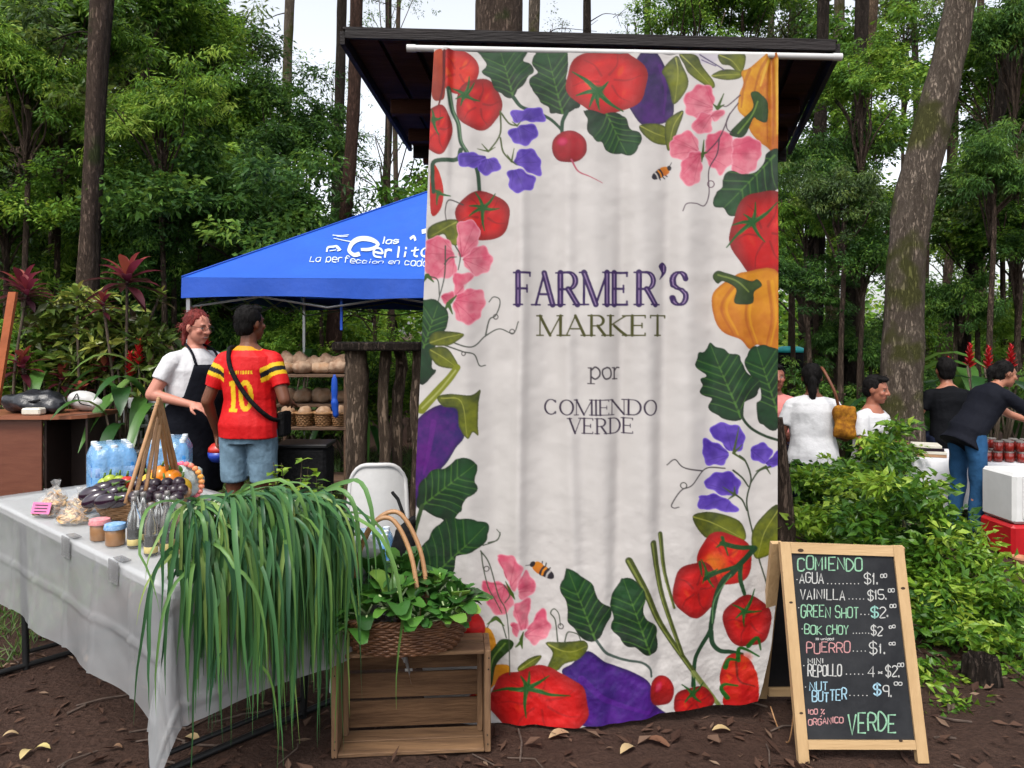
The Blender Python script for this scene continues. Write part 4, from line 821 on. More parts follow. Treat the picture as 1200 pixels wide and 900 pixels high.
# --- left edge
tomato(566, 253, 32, 29, .15, (566, 243), c3([(300, 100), (330, -20), (430, -15), (375, 170), (300, 50), (450, 60)]), (196, 22, 30), w=5, seed=3)
olive(c3([(92, 165), (150, 128), (243, 123), (242, 242), (198, 232), (168, 190), (100, 225)]), c3([(235, 130), (180, 160), (110, 200)]))
tendril(c3([(270, 45), (200, 20), (180, 70), (185, 125)]), 1.6); 
pink(c3([(85, 235), (150, 198), (212, 250), (233, 380), (170, 415), (80, 385)]), c3([(240, 290)])[0]); pink(c3([(243, 138), (322, 128), (357, 190), (332, 250), (290, 312), (248, 290)]), c3([(262, 305)])[0]); pink(c3([(268, 320), (362, 243), (412, 300), (397, 372), (330, 397)]), c3([(265, 318)])[0])
pink(c3([(223, 393), (327, 393), (282, 450), (272, 492), (232, 500)]), c3([(215, 520)])[0]); pink(c3([(233, 500), (350, 463), (378, 520), (352, 612), (290, 642), (232, 612)]), c3([(215, 520)])[0]); pink(c3([(162, 500), (215, 473), (217, 530), (168, 542)]))
for s in ([(230, 250), (255, 300), (245, 370)], [(175, 340), (200, 310), (235, 305)], [(180, 250), (175, 400), (140, 540)], [(90, 400), (140, 420), (150, 500)], [(190, 725), (310, 757), (380, 702), (450, 666), (520, 688), (546, 630)], [(380, 702), (400, 620), (430, 600), (452, 550), (450, 515), (420, 505), (398, 530)], [(180, 750), (270, 780), (325, 795), (350, 850), (380, 850)]): tendril(c3(s), 1.8, (78, 84, 74))
curl(*c3([(432, 605)])[0], 2.8); curl(*c3([(515, 680)])[0], 2.8); curl(*c3([(272, 790)])[0], 2.2)
for s in ([(195, 540), (175, 575)], [(195, 540), (215, 590)], [(205, 530), (235, 500)], [(85, 400), (60, 440)], [(90, 398), (120, 430)]): stroke(c3(s), 5, (74, 108, 40), 1.5)
leafp(c3([(40, 560), (95, 518), (172, 550), (193, 640), (133, 740), (112, 850), (133, 870), (110, 910), (40, 920)]), c3([(70, 760)])[0], c3([(140, 550)])[0], nv=5)
olive(c3([(100, 740), (130, 680), (272, 690), (232, 732), (180, 752)]), c3([(105, 735), (180, 710), (265, 692)])); olive(c3([(98, 770), (180, 758), (232, 820), (243, 862), (180, 862), (128, 840)]), c3([(105, 772), (170, 810), (238, 858)]))
stroke(c5([(240, 45), (200, 100), (150, 155), (60, 255)]), 8, (146, 152, 70), 11); stroke(c5([(232, 60), (150, 160), (62, 250)]), 2, (186, 190, 124))
fill(c5([(40, 305), (150, 233), (243, 255), (278, 380), (232, 450), (190, 520), (150, 562), (60, 640), (20, 800), (15, 600), (20, 400)]), (62, 26, 116), c2=(110, 52, 140), tex=.8, dirv=(-1, .2), edge=((38, 12, 76), 5, .7)); stroke(c5([(120, 320), (100, 450), (70, 580)]), 7, (136, 76, 160), 3, alpha=.4)
olive(c5([(138, 195), (200, 178), (310, 183), (355, 158), (347, 222), (343, 330), (345, 388), (318, 370), (292, 402), (248, 340), (238, 255), (170, 242)]), c5([(160, 200), (260, 215), (290, 390)]))
leafp(c5([(248, 498), (332, 520), (337, 560), (328, 600), (337, 660), (268, 722), (257, 770), (190, 822), (110, 782), (40, 745), (50, 640), (108, 570), (200, 540)]), c5([(62, 742)])[0], c5([(330, 530)])[0], nv=6)
stroke(c5([(62, 742), (30, 850), (10, 930)]), 5, (62, 88, 48), 5)
leafp(c9([(440, 470), (455, 428), (540, 318), (640, 303), (742, 330), (747, 400), (690, 452), (610, 482), (592, 550), (560, 600), (480, 620), (440, 560)]), c9([(470, 600)])[0], c9([(735, 345)])[0], nv=6)
stroke([(490, 690), (498, 676)], 4, (62, 88, 48)); tendril([(564, 648), (566, 665), (572, 690), (580, 705), (588, 720)], 1.6, (82, 92, 74)); tendril([(566, 640), (580, 636), (586, 628), (582, 622)], 1.5, (82, 92, 74))
tomato(548, 738, 20, 24, 0, None, None, (206, 18, 24), (160, 8, 16), (226, 70, 60), 4)

# --- lettering (own drawn serif letters on a 0-4 x 0-6 grid)
SERIF = {'F': ["00 06 46|03 33"], 'A': ["00 26 40|12 32"], 'R': ["00 06", "~06 26 45 44 33 03", "23 40"], 'M': ["00 06 20 46 40"], 'E': ["40 00 06 46|03 33"], 'K': ["00 06|46 03|13 40"], 'T': ["06 46|26 20"],
         'C': ["~45 36 16 05 03 01 10 30 41"], 'O': ["~26 16 05 03 01 10 20 30 41 43 45 36 26"], 'I': ["26 20"], 'N': ["00 06 40 46"], 'D': ["00 06", "~06 26 45 43 41 20 00"], 'V': ["06 20 46"], 'S': ["~45 36 16 05 13 33 41 30 10 01"]}
def arc(cx, cy, rx, ry, a0, a1, n=22): return [(cx + rx * math.cos(a), cy + ry * math.sin(a)) for a in np.linspace(math.radians(a0), math.radians(a1), n)]
ROUND = {'O': [arc(.5, .5, .5, .5, 90, 450, 30)], 'C': [arc(.52, .5, .52, .5, 42, 318, 26)], 'D': [[(.06, 0), (.06, 1)], [(.06, 1), (.40, 1)] + arc(.40, .5, .58, .5, 90, -90) + [(.06, 0)]],
         'R': [[(.08, 0), (.08, 1)], [(.08, 1), (.45, 1)] + arc(.45, .74, .42, .26, 90, -90) + [(.08, .48)], [(.48, .48), (.98, 0)]], 'S': [[(.90, .80)] + arc(.50, .76, .40, .24, 35, 180, 10) + [(.14, .62), (.34, .53), (.66, .45), (.88, .34)] + arc(.50, .25, .42, .25, 10, -145, 12) + [(.08, .22)]]}
def gl(ch):
    if ch in ROUND:
        for p in ROUND[ch]: yield p, len(p) > 2
        return
    for pl in SERIF[ch][0].split('|'):
        yield [(int(q[0]) / 4, int(q[1]) / 6) for q in pl.split()], False
def serif_letter(ch, x, cw, yb, h, wid, c, fancy=None, thin=.5):
    sw = max(1.1, wid * (.30 if fancy else .5)); sl = wid * .75 if fancy else wid * 1.15
    for p, sm in gl(ch):
        q = [(x + a * cw, yb - b * h) for a, b in p]; segs = []
        for a, b in zip(q, q[1:]):
            dx, dy = b[0] - a[0], a[1] - b[1]; l = math.hypot(dx, dy) + 1e-9; v = abs(dy) / l
            if sm: k = thin + (1 - thin) * v ** 1.5
            elif v < .3 or dx * dy > 0 and abs(dx) > 1 or (ch == 'M' and abs(dx) < 1 and a[0] < x + cw * .3) or (ch == 'N' and abs(dx) < 1): k = thin
            else: k = 1.0
            segs.append((a, b, wid * k))
        for a, b, w_ in segs: stroke([a, b], w_, c, w_, sm=False)
        if fancy:
            for a, b, w_ in segs:
                if w_ > wid * .7: stroke([a, b], w_ * .20, fancy, w_ * .20, sm=False, alpha=.75)
        if ch == 'O': continue
        ends = [(q[0], q[1]), (q[-1], q[-2])]
        if ch in 'RD' and sm: continue
        for e, nb in ends:
            dx, dy = abs(e[0] - nb[0]), abs(e[1] - nb[1]); on = abs(e[1] - yb) < 1 or abs(e[1] - yb + h) < 1
            if ch in 'CS': up_ = e[1] < yb - h / 2; stroke([(e[0], e[1] - (h * .10 if up_ else h * .02)), (e[0], e[1] + (h * .02 if up_ else h * .10))], sw * 1.2, c, sm=False)
            elif dx > dy * 2.5: 
                if ch in 'FET' and e[0] > x + cw * .3 or ch == 'T': t_ = h * .11; stroke([(e[0], e[1] - (t_ if abs(e[1] - yb + h) > 1 else 0)), (e[0], e[1] + (t_ if abs(e[1] - yb) > 1 else 0))], sw, c, sm=False)
            elif on: stroke([(e[0] - sl, e[1]), (e[0] + sl, e[1])], sw, c, sm=False)
        if ch in 'MNFE':
            for e in q[1:-1]:
                if (e[0] < x + cw * .1 or (ch == 'M' and e[0] > x + cw * .9)) and (abs(e[1] - yb) < 1 or abs(e[1] - yb + h) < 1): stroke([(e[0] - sl, e[1]), (e[0] + sl * .6, e[1])], sw, c, sm=False)
def serif_text(txt, x0, x1, yb, h, wid, c, widths, gap=.30):
    tot = sum(widths.get(k, 1.0) for k in txt); u = (x1 - x0) / (tot + gap * (len(txt) - 1)); x = x0
    for ch in txt:
        cw = widths.get(ch, 1.0) * u; serif_letter(ch, x, cw, yb, h, wid, c); x += cw + gap * u
VIO = (66, 38, 100)
WD = {'I': .12, 'M': 1.25, 'A': 1.1, 'F': .72, 'E': .74, 'R': .92, 'S': .78, 'K': .98, 'T': .98, 'C': .95, 'O': 1.05, 'N': 1.05, 'D': 1.0, 'V': 1.02}
for ch, xa, xb in (('F', 607, 621), ('A', 628, 648), ('R', 655, 677), ('M', 684, 711), ('E', 720, 735), ('R', 746, 768), ('S', 787, 804)): serif_letter(ch, xa, xb - xa, 357, 37.5, 6.8, VIO, (186, 166, 200), .42)
fill([(772, 312), (777, 307), (782, 312), (781, 320), (773, 328), (776, 320)], VIO); stroke([(779, 311), (779, 318)], 1.2, (176, 156, 192))
serif_text("MARKET", 633, 780, 393, 23, 3.4, (88, 88, 30), WD, .34)
serif_text("COMIENDO", 639, 769, 486, 17.5, 2.3, (60, 44, 70), WD, .28); serif_text("VERDE", 667, 741, 507.5, 17.5, 2.3, (60, 44, 70), WD, .30)
GC = (66, 56, 66)
stroke([(692, 431), (692, 449)], 2, GC, sm=False); stroke([(692, 434), (697, 430), (702, 434), (702, 440), (697, 444), (692, 441)], 2, GC); stroke([(689, 431), (692, 431)], 1.4, GC, sm=False); stroke([(688.5, 449.3), (696, 449.3)], 1.4, GC, sm=False)
stroke([(711, 430.5), (706, 433), (705.5, 438), (708, 443), (711, 444), (715, 442), (716, 437), (714.5, 432), (711, 430.5)], 2, GC)
stroke([(720, 431), (720, 444)], 2, GC, sm=False); stroke([(720, 435), (723, 431), (726, 431)], 1.8, GC); stroke([(717.5, 444), (723.5, 444)], 1.4, GC, sm=False); stroke([(717.5, 431), (720, 431)], 1.4, GC, sm=False)

# --- the cloth: hangs from the pole, folds are real
YB = 2.94
def edge_x(v, tab): t = np.array(tab, float); return np.interp(v, t[:, 0], t[:, 1])
NU, NV = 560, 1080
uu = np.linspace(0, 1, NU)[None, :]; vv = np.linspace(0, 1, NV)[:, None]
bot = np.interp(uu[0], [0, .19, .35, .5, .72, .86, .97, 1], [850, 850, 847, 845, 838, 834, 829, 824])[None]
topy = np.interp(uu[0], [0, .03, .1, .95, 1], [58, 58, 61, 64, 62])[None]
PYg = topy + (bot - topy) * vv
lx_ = edge_x(PYg, [(55, 509), (120, 505), (250, 500), (330, 497), (450, 492), (560, 487), (650, 487), (850, 498)]); rx_ = edge_x(PYg, [(55, 908), (70, 911), (300, 912), (620, 911), (700, 909), (760, 903), (800, 895), (850, 884)])
PXg = lx_ + (rx_ - lx_) * uu
def fold():
    x, y = PXg, PYg; w = np.clip((y - 90) / 240, 0, 1); d = np.zeros_like(x)
    for c, s, a, k in ((548, 12, .010, .004), (575, 15, -.012, .01), (609, 8, .013, .004), (640, 18, -.012, -.012), (668, 9, .011, .006), (700, 16, .013, .012), (727, 9, -.011, -.02), (752, 16, .016, .02), (779, 10, -.012, -.012), (806, 14, .012, .0), (835, 14, -.01, .01), (868, 16, .012, -.006)):
        cx = c + k * (y - 350) + 3 * np.sin(y / 130 + c); d += a * np.exp(-((x - cx) / s) ** 2) * (w * 1.4 + .3) * (1 - .5 * np.clip((y - 600) / 200, 0, 1))
    n1 = fbm(NV, NU, 90, 21) - .5; n2 = fbm(NV, NU, 30, 22) - .5; n3 = fbm(NV, NU, 11, 23) - .5
    low = np.clip((y - 560) / 220, 0, 1); d += n1 * .014 + n2 * (.0022 + .009 * low) + n3 * (.0003 + .0016 * low)
    # gathered corners at the top
    for c, s in ((523, 7), (908, 9)):
        d += .016 * np.exp(-((x - c) / s) ** 2) * np.exp(-(y - 60) / 90) * np.sin((x - c) / 2.6)
    d += .03 * np.exp(-((x - 521) / 5) ** 2) * np.exp(-(y - 60) / 110)
    d += .045 * np.clip((y - 600) / 250, 0, 1) ** 2 * np.sin((x - 590) / 55) * np.clip((x - 580) / 60, 0, 1) - .02 * np.clip((y - 560) / 200, 0, 1) * np.clip((600 - x) / 60, 0, 1)
    d += .03 * np.clip((880 - x) / -30, 0, 1) * np.clip((y - 620) / 200, 0, 1)
    return d
Yg = YB - fold()
BV = np.stack([(PXg - 600) / F * YB, Yg, EYE - (PYg - HOR) / F * YB], -1).reshape(-1, 3)
sx = np.clip((PXg - X0) * CS, 0, CWn - 1.001); sy = np.clip((PYg - Y0) * CS, 0, CHn - 1.001); xi = sx.astype(int); yi = sy.astype(int); fx = (sx - xi)[..., None]; fy = (sy - yi)[..., None]
bc = (canvas[yi, xi] * (1 - fx) + canvas[yi, xi + 1] * fx) * (1 - fy) + (canvas[yi + 1, xi] * (1 - fx) + canvas[yi + 1, xi + 1] * fx) * fy
bc = bc * .70; lum = bc.mean(-1, keepdims=True); sat = bc.max(-1, keepdims=True) - bc.min(-1, keepdims=True); k_ = np.clip(sat / .05, 0, 1); bc = bc * (1 - k_ + k_ * np.clip(lum / .42, .02, 1) ** .16); lum = bc.mean(-1, keepdims=True); bc = np.clip(lum + (bc - lum) * (1 + .28 * k_), .004, .60); bc = np.concatenate([bc, np.ones(bc.shape[:2] + (1,))], -1)
ii = np.arange(NU * NV).reshape(NV, NU); BF = np.stack([ii[:-1, :-1], ii[1:, :-1], ii[1:, 1:], ii[:-1, 1:]], -1).reshape(-1, 4)
banner = link("banner", np_mesh("banner", BV, BF, {"Col": ('FLOAT_COLOR', bc)}, smooth=True), vcol_mat("printed_satin", .55, .35, .12, 500))
tag(banner, "tall white cloth banner printed with vegetables and the words FARMER'S MARKET", "banner")
# pole with its end fixings
m_whitepaint = mat("white_paint", (.62, .61, .60), .4, .06, 20)
pole = M(); a, b = P(478, 56.5, YB + .012), P(985, 67, YB + .012); d = (b - a); pole.tube([a, a + d * .25, a + d * .5, a + d * .75, b], .0125, 14)
pole = pole.build("banner_pole", m_whitepaint, None, smooth=True, auto=50); tag(pole, "thin white pole fixed under the roof edge, carrying the banner", "pole")
for e, s in ((a, -1), (b, 1)): cp = M(); cp.tube([e - d.normalized() * s * .03, e + d.normalized() * s * .004], .0145, 14); cp.build("end_cap", m_whitepaint, pole, smooth=True, auto=40)

# ================================================================== KIOSK with a flat dark roof
m_roof = mat("dark_roof_boards", (.085, .036, .024), .85, .5, 4, .5, 30, stretch=(.4, 4, 4), c2=(.035, .016, .011), spec=.08)
m_fascia = mat("fascia_board", (.012, .008, .008), .8, .4, 5, .4, 30, stretch=(.4, 4, 4))
m_post = mat("weathered_post", (.10, .075, .055), .9, .4, 6, .8, 24, stretch=(1, 1, .2), c2=(.035, .026, .02))
kiosk = empty("kiosk", (0.3, 4.2, 0)); tag(kiosk, "dark flat-roofed wooden kiosk that the banner hangs from", "kiosk")
def kp(p): return Vector(p) - kiosk.location
rf = M(); zr0 = 2.745; FL, FR = P(406, 43, YB + .06), P(976, 58, YB + .06)
bk = 4.9; BL, BR = Vector((P(484, 172, bk).x, bk, P(484, 172, bk).z)), Vector((P(922, 176, bk).x, bk, P(922, 176, bk).z))
nb = 14
for i in range(nb):
    t0, t1 = i / nb, (i + 1) / nb - .012; q = [FL.lerp(FR, t0), FL.lerp(FR, t1), BL.lerp(BR, t1), BL.lerp(BR, t0)]; j = Vector((0, 0, U(-.006, .006)))
    rf.poly([kp(v) + j for v in q], .014, (0, 0, 1))
rf.build("roof", m_roof, kiosk)
cv = M(); q = [FL + Vector((-.01, -.02, .024)), FR + Vector((.01, -.02, .024)), BR + Vector((.01, .05, .024)), BL + Vector((-.01, .05, .024))]; cv.poly([kp(v) for v in q], .008, (0, 0, 1)); cv.build("roof_cover", m_fascia, kiosk)
fa = M()
for A_, B_, hh in ((FL, FR, .034), (BL, BR, .09), (FL, BL, .05), (FR, BR, .05)):
    dd = (B_ - A_); nrm = Vector((dd.y, -dd.x, 0)).normalized() * .022
    if (A_ + nrm - Vector((.3, 4.3, 0))).length < (A_ - Vector((.3, 4.3, 0))).length: nrm = -nrm
    fa.poly([kp(A_ + nrm * 1.2 + Vector((0, 0, .021))), kp(B_ + nrm * 1.2 + Vector((0, 0, .021))), kp(B_ + nrm * 1.2 + Vector((0, 0, .021 - hh))), kp(A_ + nrm * 1.2 + Vector((0, 0, .021 - hh)))], .02, -nrm)
fa.build("fascia", m_fascia, kiosk)
for px in (640, 760): 
    p = M(); x = P(px, 400, 4.2).x; p.tube([kp((x + U(-.01, .01), 4.2, z)) for z in (-.05, .6, 1.2, 1.9, 2.55, 2.72)], [.085, .08, .078, .075, .075, .075], 12, jit=.04); p.build("post", m_post, kiosk, smooth=True)
bm_ = M()
for yy in (3.7, 4.3, 4.95):
    t = (yy - FL.y) / (bk - FL.y); l, r = FL.lerp(BL, t), FR.lerp(BR, t); z = min(l.z, r.z) - .045; bm_.box(kp(((l.x + r.x) / 2, yy, z)), (r.x - l.x - .12, .06, .07))
bm_.build("rafter", m_roof, kiosk)
st = M(); c = P(755, 850, 3.55); st.tube([(c.x, 3.55, -.06), (c.x + .01, 3.55, .02), (c.x + .005, 3.55, .055)], [.085, .08, .07], 10, jit=.08); tag(st.build("cut_stump", m_post), "short pale cut stump on the soil under the banner's lower edge", "stump")

# ================================================================== BLUE CANOPY
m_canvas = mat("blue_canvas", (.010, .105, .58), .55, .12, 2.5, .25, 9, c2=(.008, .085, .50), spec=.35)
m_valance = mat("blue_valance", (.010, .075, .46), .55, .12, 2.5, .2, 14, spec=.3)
m_print = mat("white_print", (.60, .68, .78), .5, .04, 10)
m_metal = mat("grey_metal", (.42, .43, .44), .38, .1, 12, metal=.8)
YT = 5.8; TL = P(213, 325, YT); zt = TL.z; XR = 1.75; tn = empty("canopy_tent", (-.45, 7.4, 0)); tag(tn, "blue pop-up canopy with white script lettering beside the banner", "canopy tent")
def tp(p): return Vector(p) - tn.location
apex = P(541, 211, 7.45); apex = Vector((apex.x, 7.45, apex.z)); YK = 9.1
cs = [Vector((TL.x, YT, zt)), Vector((XR, YT, zt - .03)), Vector((XR, YK, zt)), Vector((TL.x, YK, zt))]
rv, rfc = [], []
for s in range(4):
    A_, B_ = cs[s], cs[(s + 1) % 4]; n1 = 30; n2 = 22; base = len(rv); nrm = (B_ - A_).cross(apex - A_).normalized()
    if nrm.z < 0: nrm = -nrm
    for i in range(n1 + 1):
        e = A_.lerp(B_, i / n1)
        for j in range(n2 + 1):
            t = j / n2; p = e.lerp(apex, t); u = i / n1; sag = .07 * math.sin(math.pi * u) * math.sin(math.pi * min(1, t * 1.1)) * (1 - t * .5)
            wr = .024 * math.sin(17 * u + 9 * t + s) * math.sin(math.pi * u) + .011 * math.sin(41 * u - 22 * t) * math.sin(math.pi * u)
            rv.append(tuple(tp(p - nrm * (sag + wr * min(1, t * 7)) * (1 if t < .97 else 0))))
    for i in range(n1):
        for j in range(n2):
            a = base + i * (n2 + 1) + j; rfc.append((a, a + n2 + 1, a + n2 + 2, a + 1))
roofm = M(); roofm._add(rv, rfc); roofm.build("roof", m_canvas, tn, smooth=True)
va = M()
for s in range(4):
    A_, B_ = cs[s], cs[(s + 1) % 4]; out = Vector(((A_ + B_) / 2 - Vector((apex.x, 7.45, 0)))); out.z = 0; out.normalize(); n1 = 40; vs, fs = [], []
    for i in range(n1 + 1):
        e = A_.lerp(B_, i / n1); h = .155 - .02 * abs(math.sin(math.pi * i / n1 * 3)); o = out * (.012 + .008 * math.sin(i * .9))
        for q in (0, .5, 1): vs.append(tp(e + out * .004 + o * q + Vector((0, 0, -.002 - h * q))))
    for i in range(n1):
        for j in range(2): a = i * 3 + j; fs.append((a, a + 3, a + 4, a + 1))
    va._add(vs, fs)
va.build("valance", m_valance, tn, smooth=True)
for i, c in enumerate(cs):
    p = M(); q = c.lerp(Vector((apex.x, 7.45, 0)), .02); p.box(tp((q.x, q.y, zt / 2 - .01)), (.032, .032, zt + .02), b=.003); p.build("leg", m_metal, tn)
fr = M()
for s in range(4):
    A_, B_ = cs[s].copy(), cs[(s + 1) % 4].copy(); A_.z -= .06; B_.z -= .06; A_ = A_.lerp(Vector((apex.x, 7.45, A_.z)), .03); B_ = B_.lerp(Vector((apex.x, 7.45, B_.z)), .03)
    for k in range(4):
        a, b = A_.lerp(B_, k / 4), A_.lerp(B_, (k + 1) / 4); fr.tube([tp(a), tp(b - Vector((0, 0, .16)))], .009, 6); fr.tube([tp(a - Vector((0, 0, .16))), tp(b)], .009, 6)
fr.build("frame", m_metal, tn)
st_ = M(); q = P(400, 350, YT + .1); st_.box(tp((q.x, q.y, zt - .25)), (.02, .006, .3)); st_.build("strap", m_valance, tn)
# printing on the front slope: drawn as ribbons lying on the cloth
def slope(px, py, lift=.007):
    A_, B_ = cs[0], cs[1]; n = (B_ - A_).cross(apex - A_).normalized(); n = n if n.z > 0 else -n
    o = Vector((0, 0, EYE)); d = P(px, py, 1.0) - o; t = (A_ - o).dot(n) / d.dot(n); p = o + d * t
    u_ = (p - A_).dot((B_ - A_).normalized()) / (B_ - A_).length; h_ = (p.z - zt) / (apex.z - zt); uu_ = (u_ - h_ * (apex - A_).dot((B_ - A_).normalized()) / (B_ - A_).length) / max(.05, 1 - h_)
    uu_ = min(1, max(0, uu_)); sag = .07 * math.sin(math.pi * uu_) * math.sin(math.pi * min(1, h_ * 1.1)) * (1 - h_ * .5)
    wr = .024 * math.sin(17 * uu_ + 9 * h_) * math.sin(math.pi * uu_) + .011 * math.sin(41 * uu_ - 22 * h_) * math.sin(math.pi * uu_)
    return tp(p - n * (sag + wr * min(1, h_ * 7) - lift))
def ribbon(mb, pts, w, proj, n=6, sm=True, taper=None):
    q = spline(pts, n) if sm else pts; vs, fs = [], []
    for i, p in enumerate(q):
        a = np.array(q[max(0, i - 1)], float); b = np.array(q[min(len(q) - 1, i + 1)], float); d = b - a; d /= np.linalg.norm(d) + 1e-9; nn = np.array([-d[1], d[0]]) * w / 2 * (taper[0] + (taper[1] - taper[0]) * i / (len(q) - 1) if taper else 1)
        vs += [proj(*(np.array(p) + nn)), proj(*(np.array(p) - nn))]
    for i in range(len(q) - 1): fs.append((2 * i, 2 * i + 1, 2 * i + 3, 2 * i + 2))
    mb._add(vs, fs)
# small handwriting alphabet on a 0-4 x 0-6 grid, shared by the canopy print and the chalk
HAND = {'A': "00 26 40|12 32", 'B': "00 06 36 45 33 03|33 42 41 30 00", 'C': "45 36 16 05 01 10 30 41", 'D': "00 06 26 44 42 20 00", 'E': "40 00 06 46|03 33", 'F': "00 06 46|03 33", 'G': "45 36 16 05 01 10 30 42 43 23",
        'H': "00 06|40 46|03 43", 'I': "26 20", 'K': "00 06|46 03 40", 'L': "06 00 40", 'M': "00 06 22 46 40", 'N': "00 06 40 46", 'O': "26 16 05 01 10 30 41 45 36 26", 'P': "00 06 36 45 44 33 03", 'R': "00 06 36 45 44 33 03|23 40",
        'S': "45 36 16 05 04 13 33 42 41 30 10 01", 'T': "06 46|26 20", 'U': "06 01 10 30 41 46", 'V': "06 20 46", 'Y': "06 23 46|23 20", '$': "45 36 16 05 04 13 33 42 41 30 10 01|27 2/", '0': "26 16 05 01 10 30 41 45 36 26", '1': "04 26 20",
        '2': "05 16 36 45 44 00 40", '4': "30 36 02 42", '5': "46 06 03 33 42 41 30 10 01", '9': "43 13 04 05 16 36 45 40", 'x': "04 41|44 01", '.': "00 10 11 01 00", '%': "00 46|05 15 16 06 05|31 41 40 30 31", '-': "13 33",
        'a': "43 34 14 03 01 10 30 42|44 40", 'l': "26 21 30", 's': "43 14 03 12 32 41 10 01", 'e': "02 42 43 34 14 03 01 10 40", 'p': "04 0/|03 14 34 42 30 10 01", 'r': "04 00|03 14 34", 'f': "45 36 26 15 10|04 34", 'c': "43 14 03 01 10 41", 'i': "24 20|26 25", 'o': "24 03 01 10 30 41 43 24",
        'n': "04 00|03 14 34 43 40", 'd': "42 34 14 03 01 10 30 42|46 40", 'g': "43 34 14 02 10 30 42|44 4/ 1/", 't': "26 21 30 40|04 44", 'u': "04 01 10 30 42|44 40"}
def hand_text(mb, txt, x0, x1, yb, h, w, proj, slant=0.0, tilt=0.0, gap=.35, jit=.0, wide=None, n=3, yb1=None):
    tot = sum((.35 if k in '.I1l!' else .6 if k == ' ' else .55 if k in 'i-' else 1) for k in txt); u = (x1 - x0) / (tot + gap * (len(txt) - 1)); x = x0
    for ch in txt:
        cw = (.35 if ch in '.I1l!' else .6 if ch == ' ' else .55 if ch in 'i-' else 1) * u
        if ch in HAND:
            jy = U(-jit, jit) * h; js = 1 + U(-jit, jit); base = yb + ((yb1 if yb1 is not None else yb) - yb) * (x - x0) / (x1 - x0)
            for pl in HAND[ch].split('|'):
                p = [(int(q[0]) / 4, (-1 / 6 if q[1] == '/' else int(q[1]) / 6)) for q in pl.split()]
                if ch in 'I': p = [(.5, b) for a, b in p]
                q = [(x + a * cw + b * h * slant + U(-jit, jit) * u * .15, base + jy - b * h * js) for a, b in p]
                ribbon(mb, q, w, proj, n, sm=ch in 'BCDGOPRSUaceopsrnudgf0259$tl' and len(q) > 2)
        x += cw + gap * u
tl = M(); _sl = slope
def cz(pts): return [(340 + x / 7.27, 235 + y / 7.27) for x, y in pts]
ribbon(tl, cz([(592, 436), (545, 452), (508, 430), (503, 390), (530, 340), (590, 306), (670, 296), (728, 308), (742, 336), (715, 368), (660, 390), (600, 396)]), 4.4, _sl)
hand_text(tl, "erlitas", 437, 516, 295, 13, 2.2, _sl, .14, gap=.42)
ribbon(tl, cz([(1018, 290), (1050, 275), (1065, 300)]), 2.6, _sl); ribbon(tl, cz([(1120, 245), (1170, 240), (1180, 270), (1160, 285)]), 4.0, _sl)
hand_text(tl, "las", 447, 466, 279.5, 8.5, 1.5, _sl, .25)
hand_text(tl, "La perfeccion en cada gota", 363, 533, 307.5, 7.5, 1.0, _sl, .22, yb1=304)
for a, b in (((362, 290), (500, 282)), ((395, 297), (490, 297)), ((370, 318), (520, 335))): ribbon(tl, cz([(a[0], a[1]), ((a[0] + b[0]) / 2, (a[1] + b[1]) / 2 + 5), b]), .9, _sl)
ribbon(tl, cz([(310, 430), (320, 395), (365, 385), (400, 380), (425, 405), (400, 418)]), 2.0, _sl); ribbon(tl, cz([(395, 385), (430, 410)]), 2.6, _sl); ribbon(tl, cz([(335, 420), (390, 408)]), 1.2, _sl)
tl.build("lettering", m_print, tn)
sm_ = M()
for s in range(4):
    A_ = cs[s]; pts = []
    for k in range(25): p = A_.lerp(apex, k / 24); pts.append(tp(p + Vector((0, 0, .004))))
    sm_.tube(pts, .008, 6)
sm_.build("seam", m_valance, tn, smooth=True)
# ================================================================== MARKET TABLE
TA = Vector((-1.01, 2.28, 0)); TE = Vector((.665, .747, 0)).normalized(); TLn = Vector((-TE.y, TE.x, 0)); TN = -TLn   # corner, short edge, long edge, outwards past the short end
TW, TLen, TZ = .76, 1.84, .74
def tb(l, e, z=0.0): return TA + TLn * l + TE * e + Vector((0, 0, z))
RZT = math.atan2(TLn.y, TLn.x)
def onT(px, py, up=0.0):
    return G(px, py, TZ + .006) + Vector((0, 0, up))
m_white = mat("white_plastic", (.74, .74, .73), .45, .06, 8); m_blackmetal = mat("black_metal", (.014, .014, .015), .45, .2, 20, metal=.3)
tbl = empty("folding_table", tb(TLen / 2, TW / 2)); tag(tbl, "long white folding table under the plastic cloth, leeks over its end", "table")
def tl_(p): return p - tbl.location
b = M(); b.box(tl_(tb(TLen / 2, TW / 2, TZ - .022)), (TLen, TW, .04), RZT, b=.01); b.build("tabletop", m_white, tbl)
for l, s in ((.34, 1), (TLen - .2, -1)):
    for e in (.09, TW - .09):
        b = M(); b.tube([tl_(tb(l, e, -.005)), tl_(tb(l - .05 * s, e, TZ - .05))], .0145, 10); b.build("leg", m_blackmetal, tbl, smooth=True, auto=50)
    b = M(); b.tube([tl_(tb(l, .09 + .015, .07)), tl_(tb(l, TW - .105, .07))], .010, 8); b.tube([tl_(tb(l, -.06, .012)), tl_(tb(l, TW + .06, .012))], .013, 8); b.build("crossbar", m_blackmetal, tbl, smooth=True, auto=50)
    b = M(); b.tube([tl_(tb(l - .02 * s, TW / 2, .36)), tl_(tb(l + .32 * s, TW / 2, TZ - .05))], .009, 8); b.build("brace", m_blackmetal, tbl, smooth=True, auto=50)
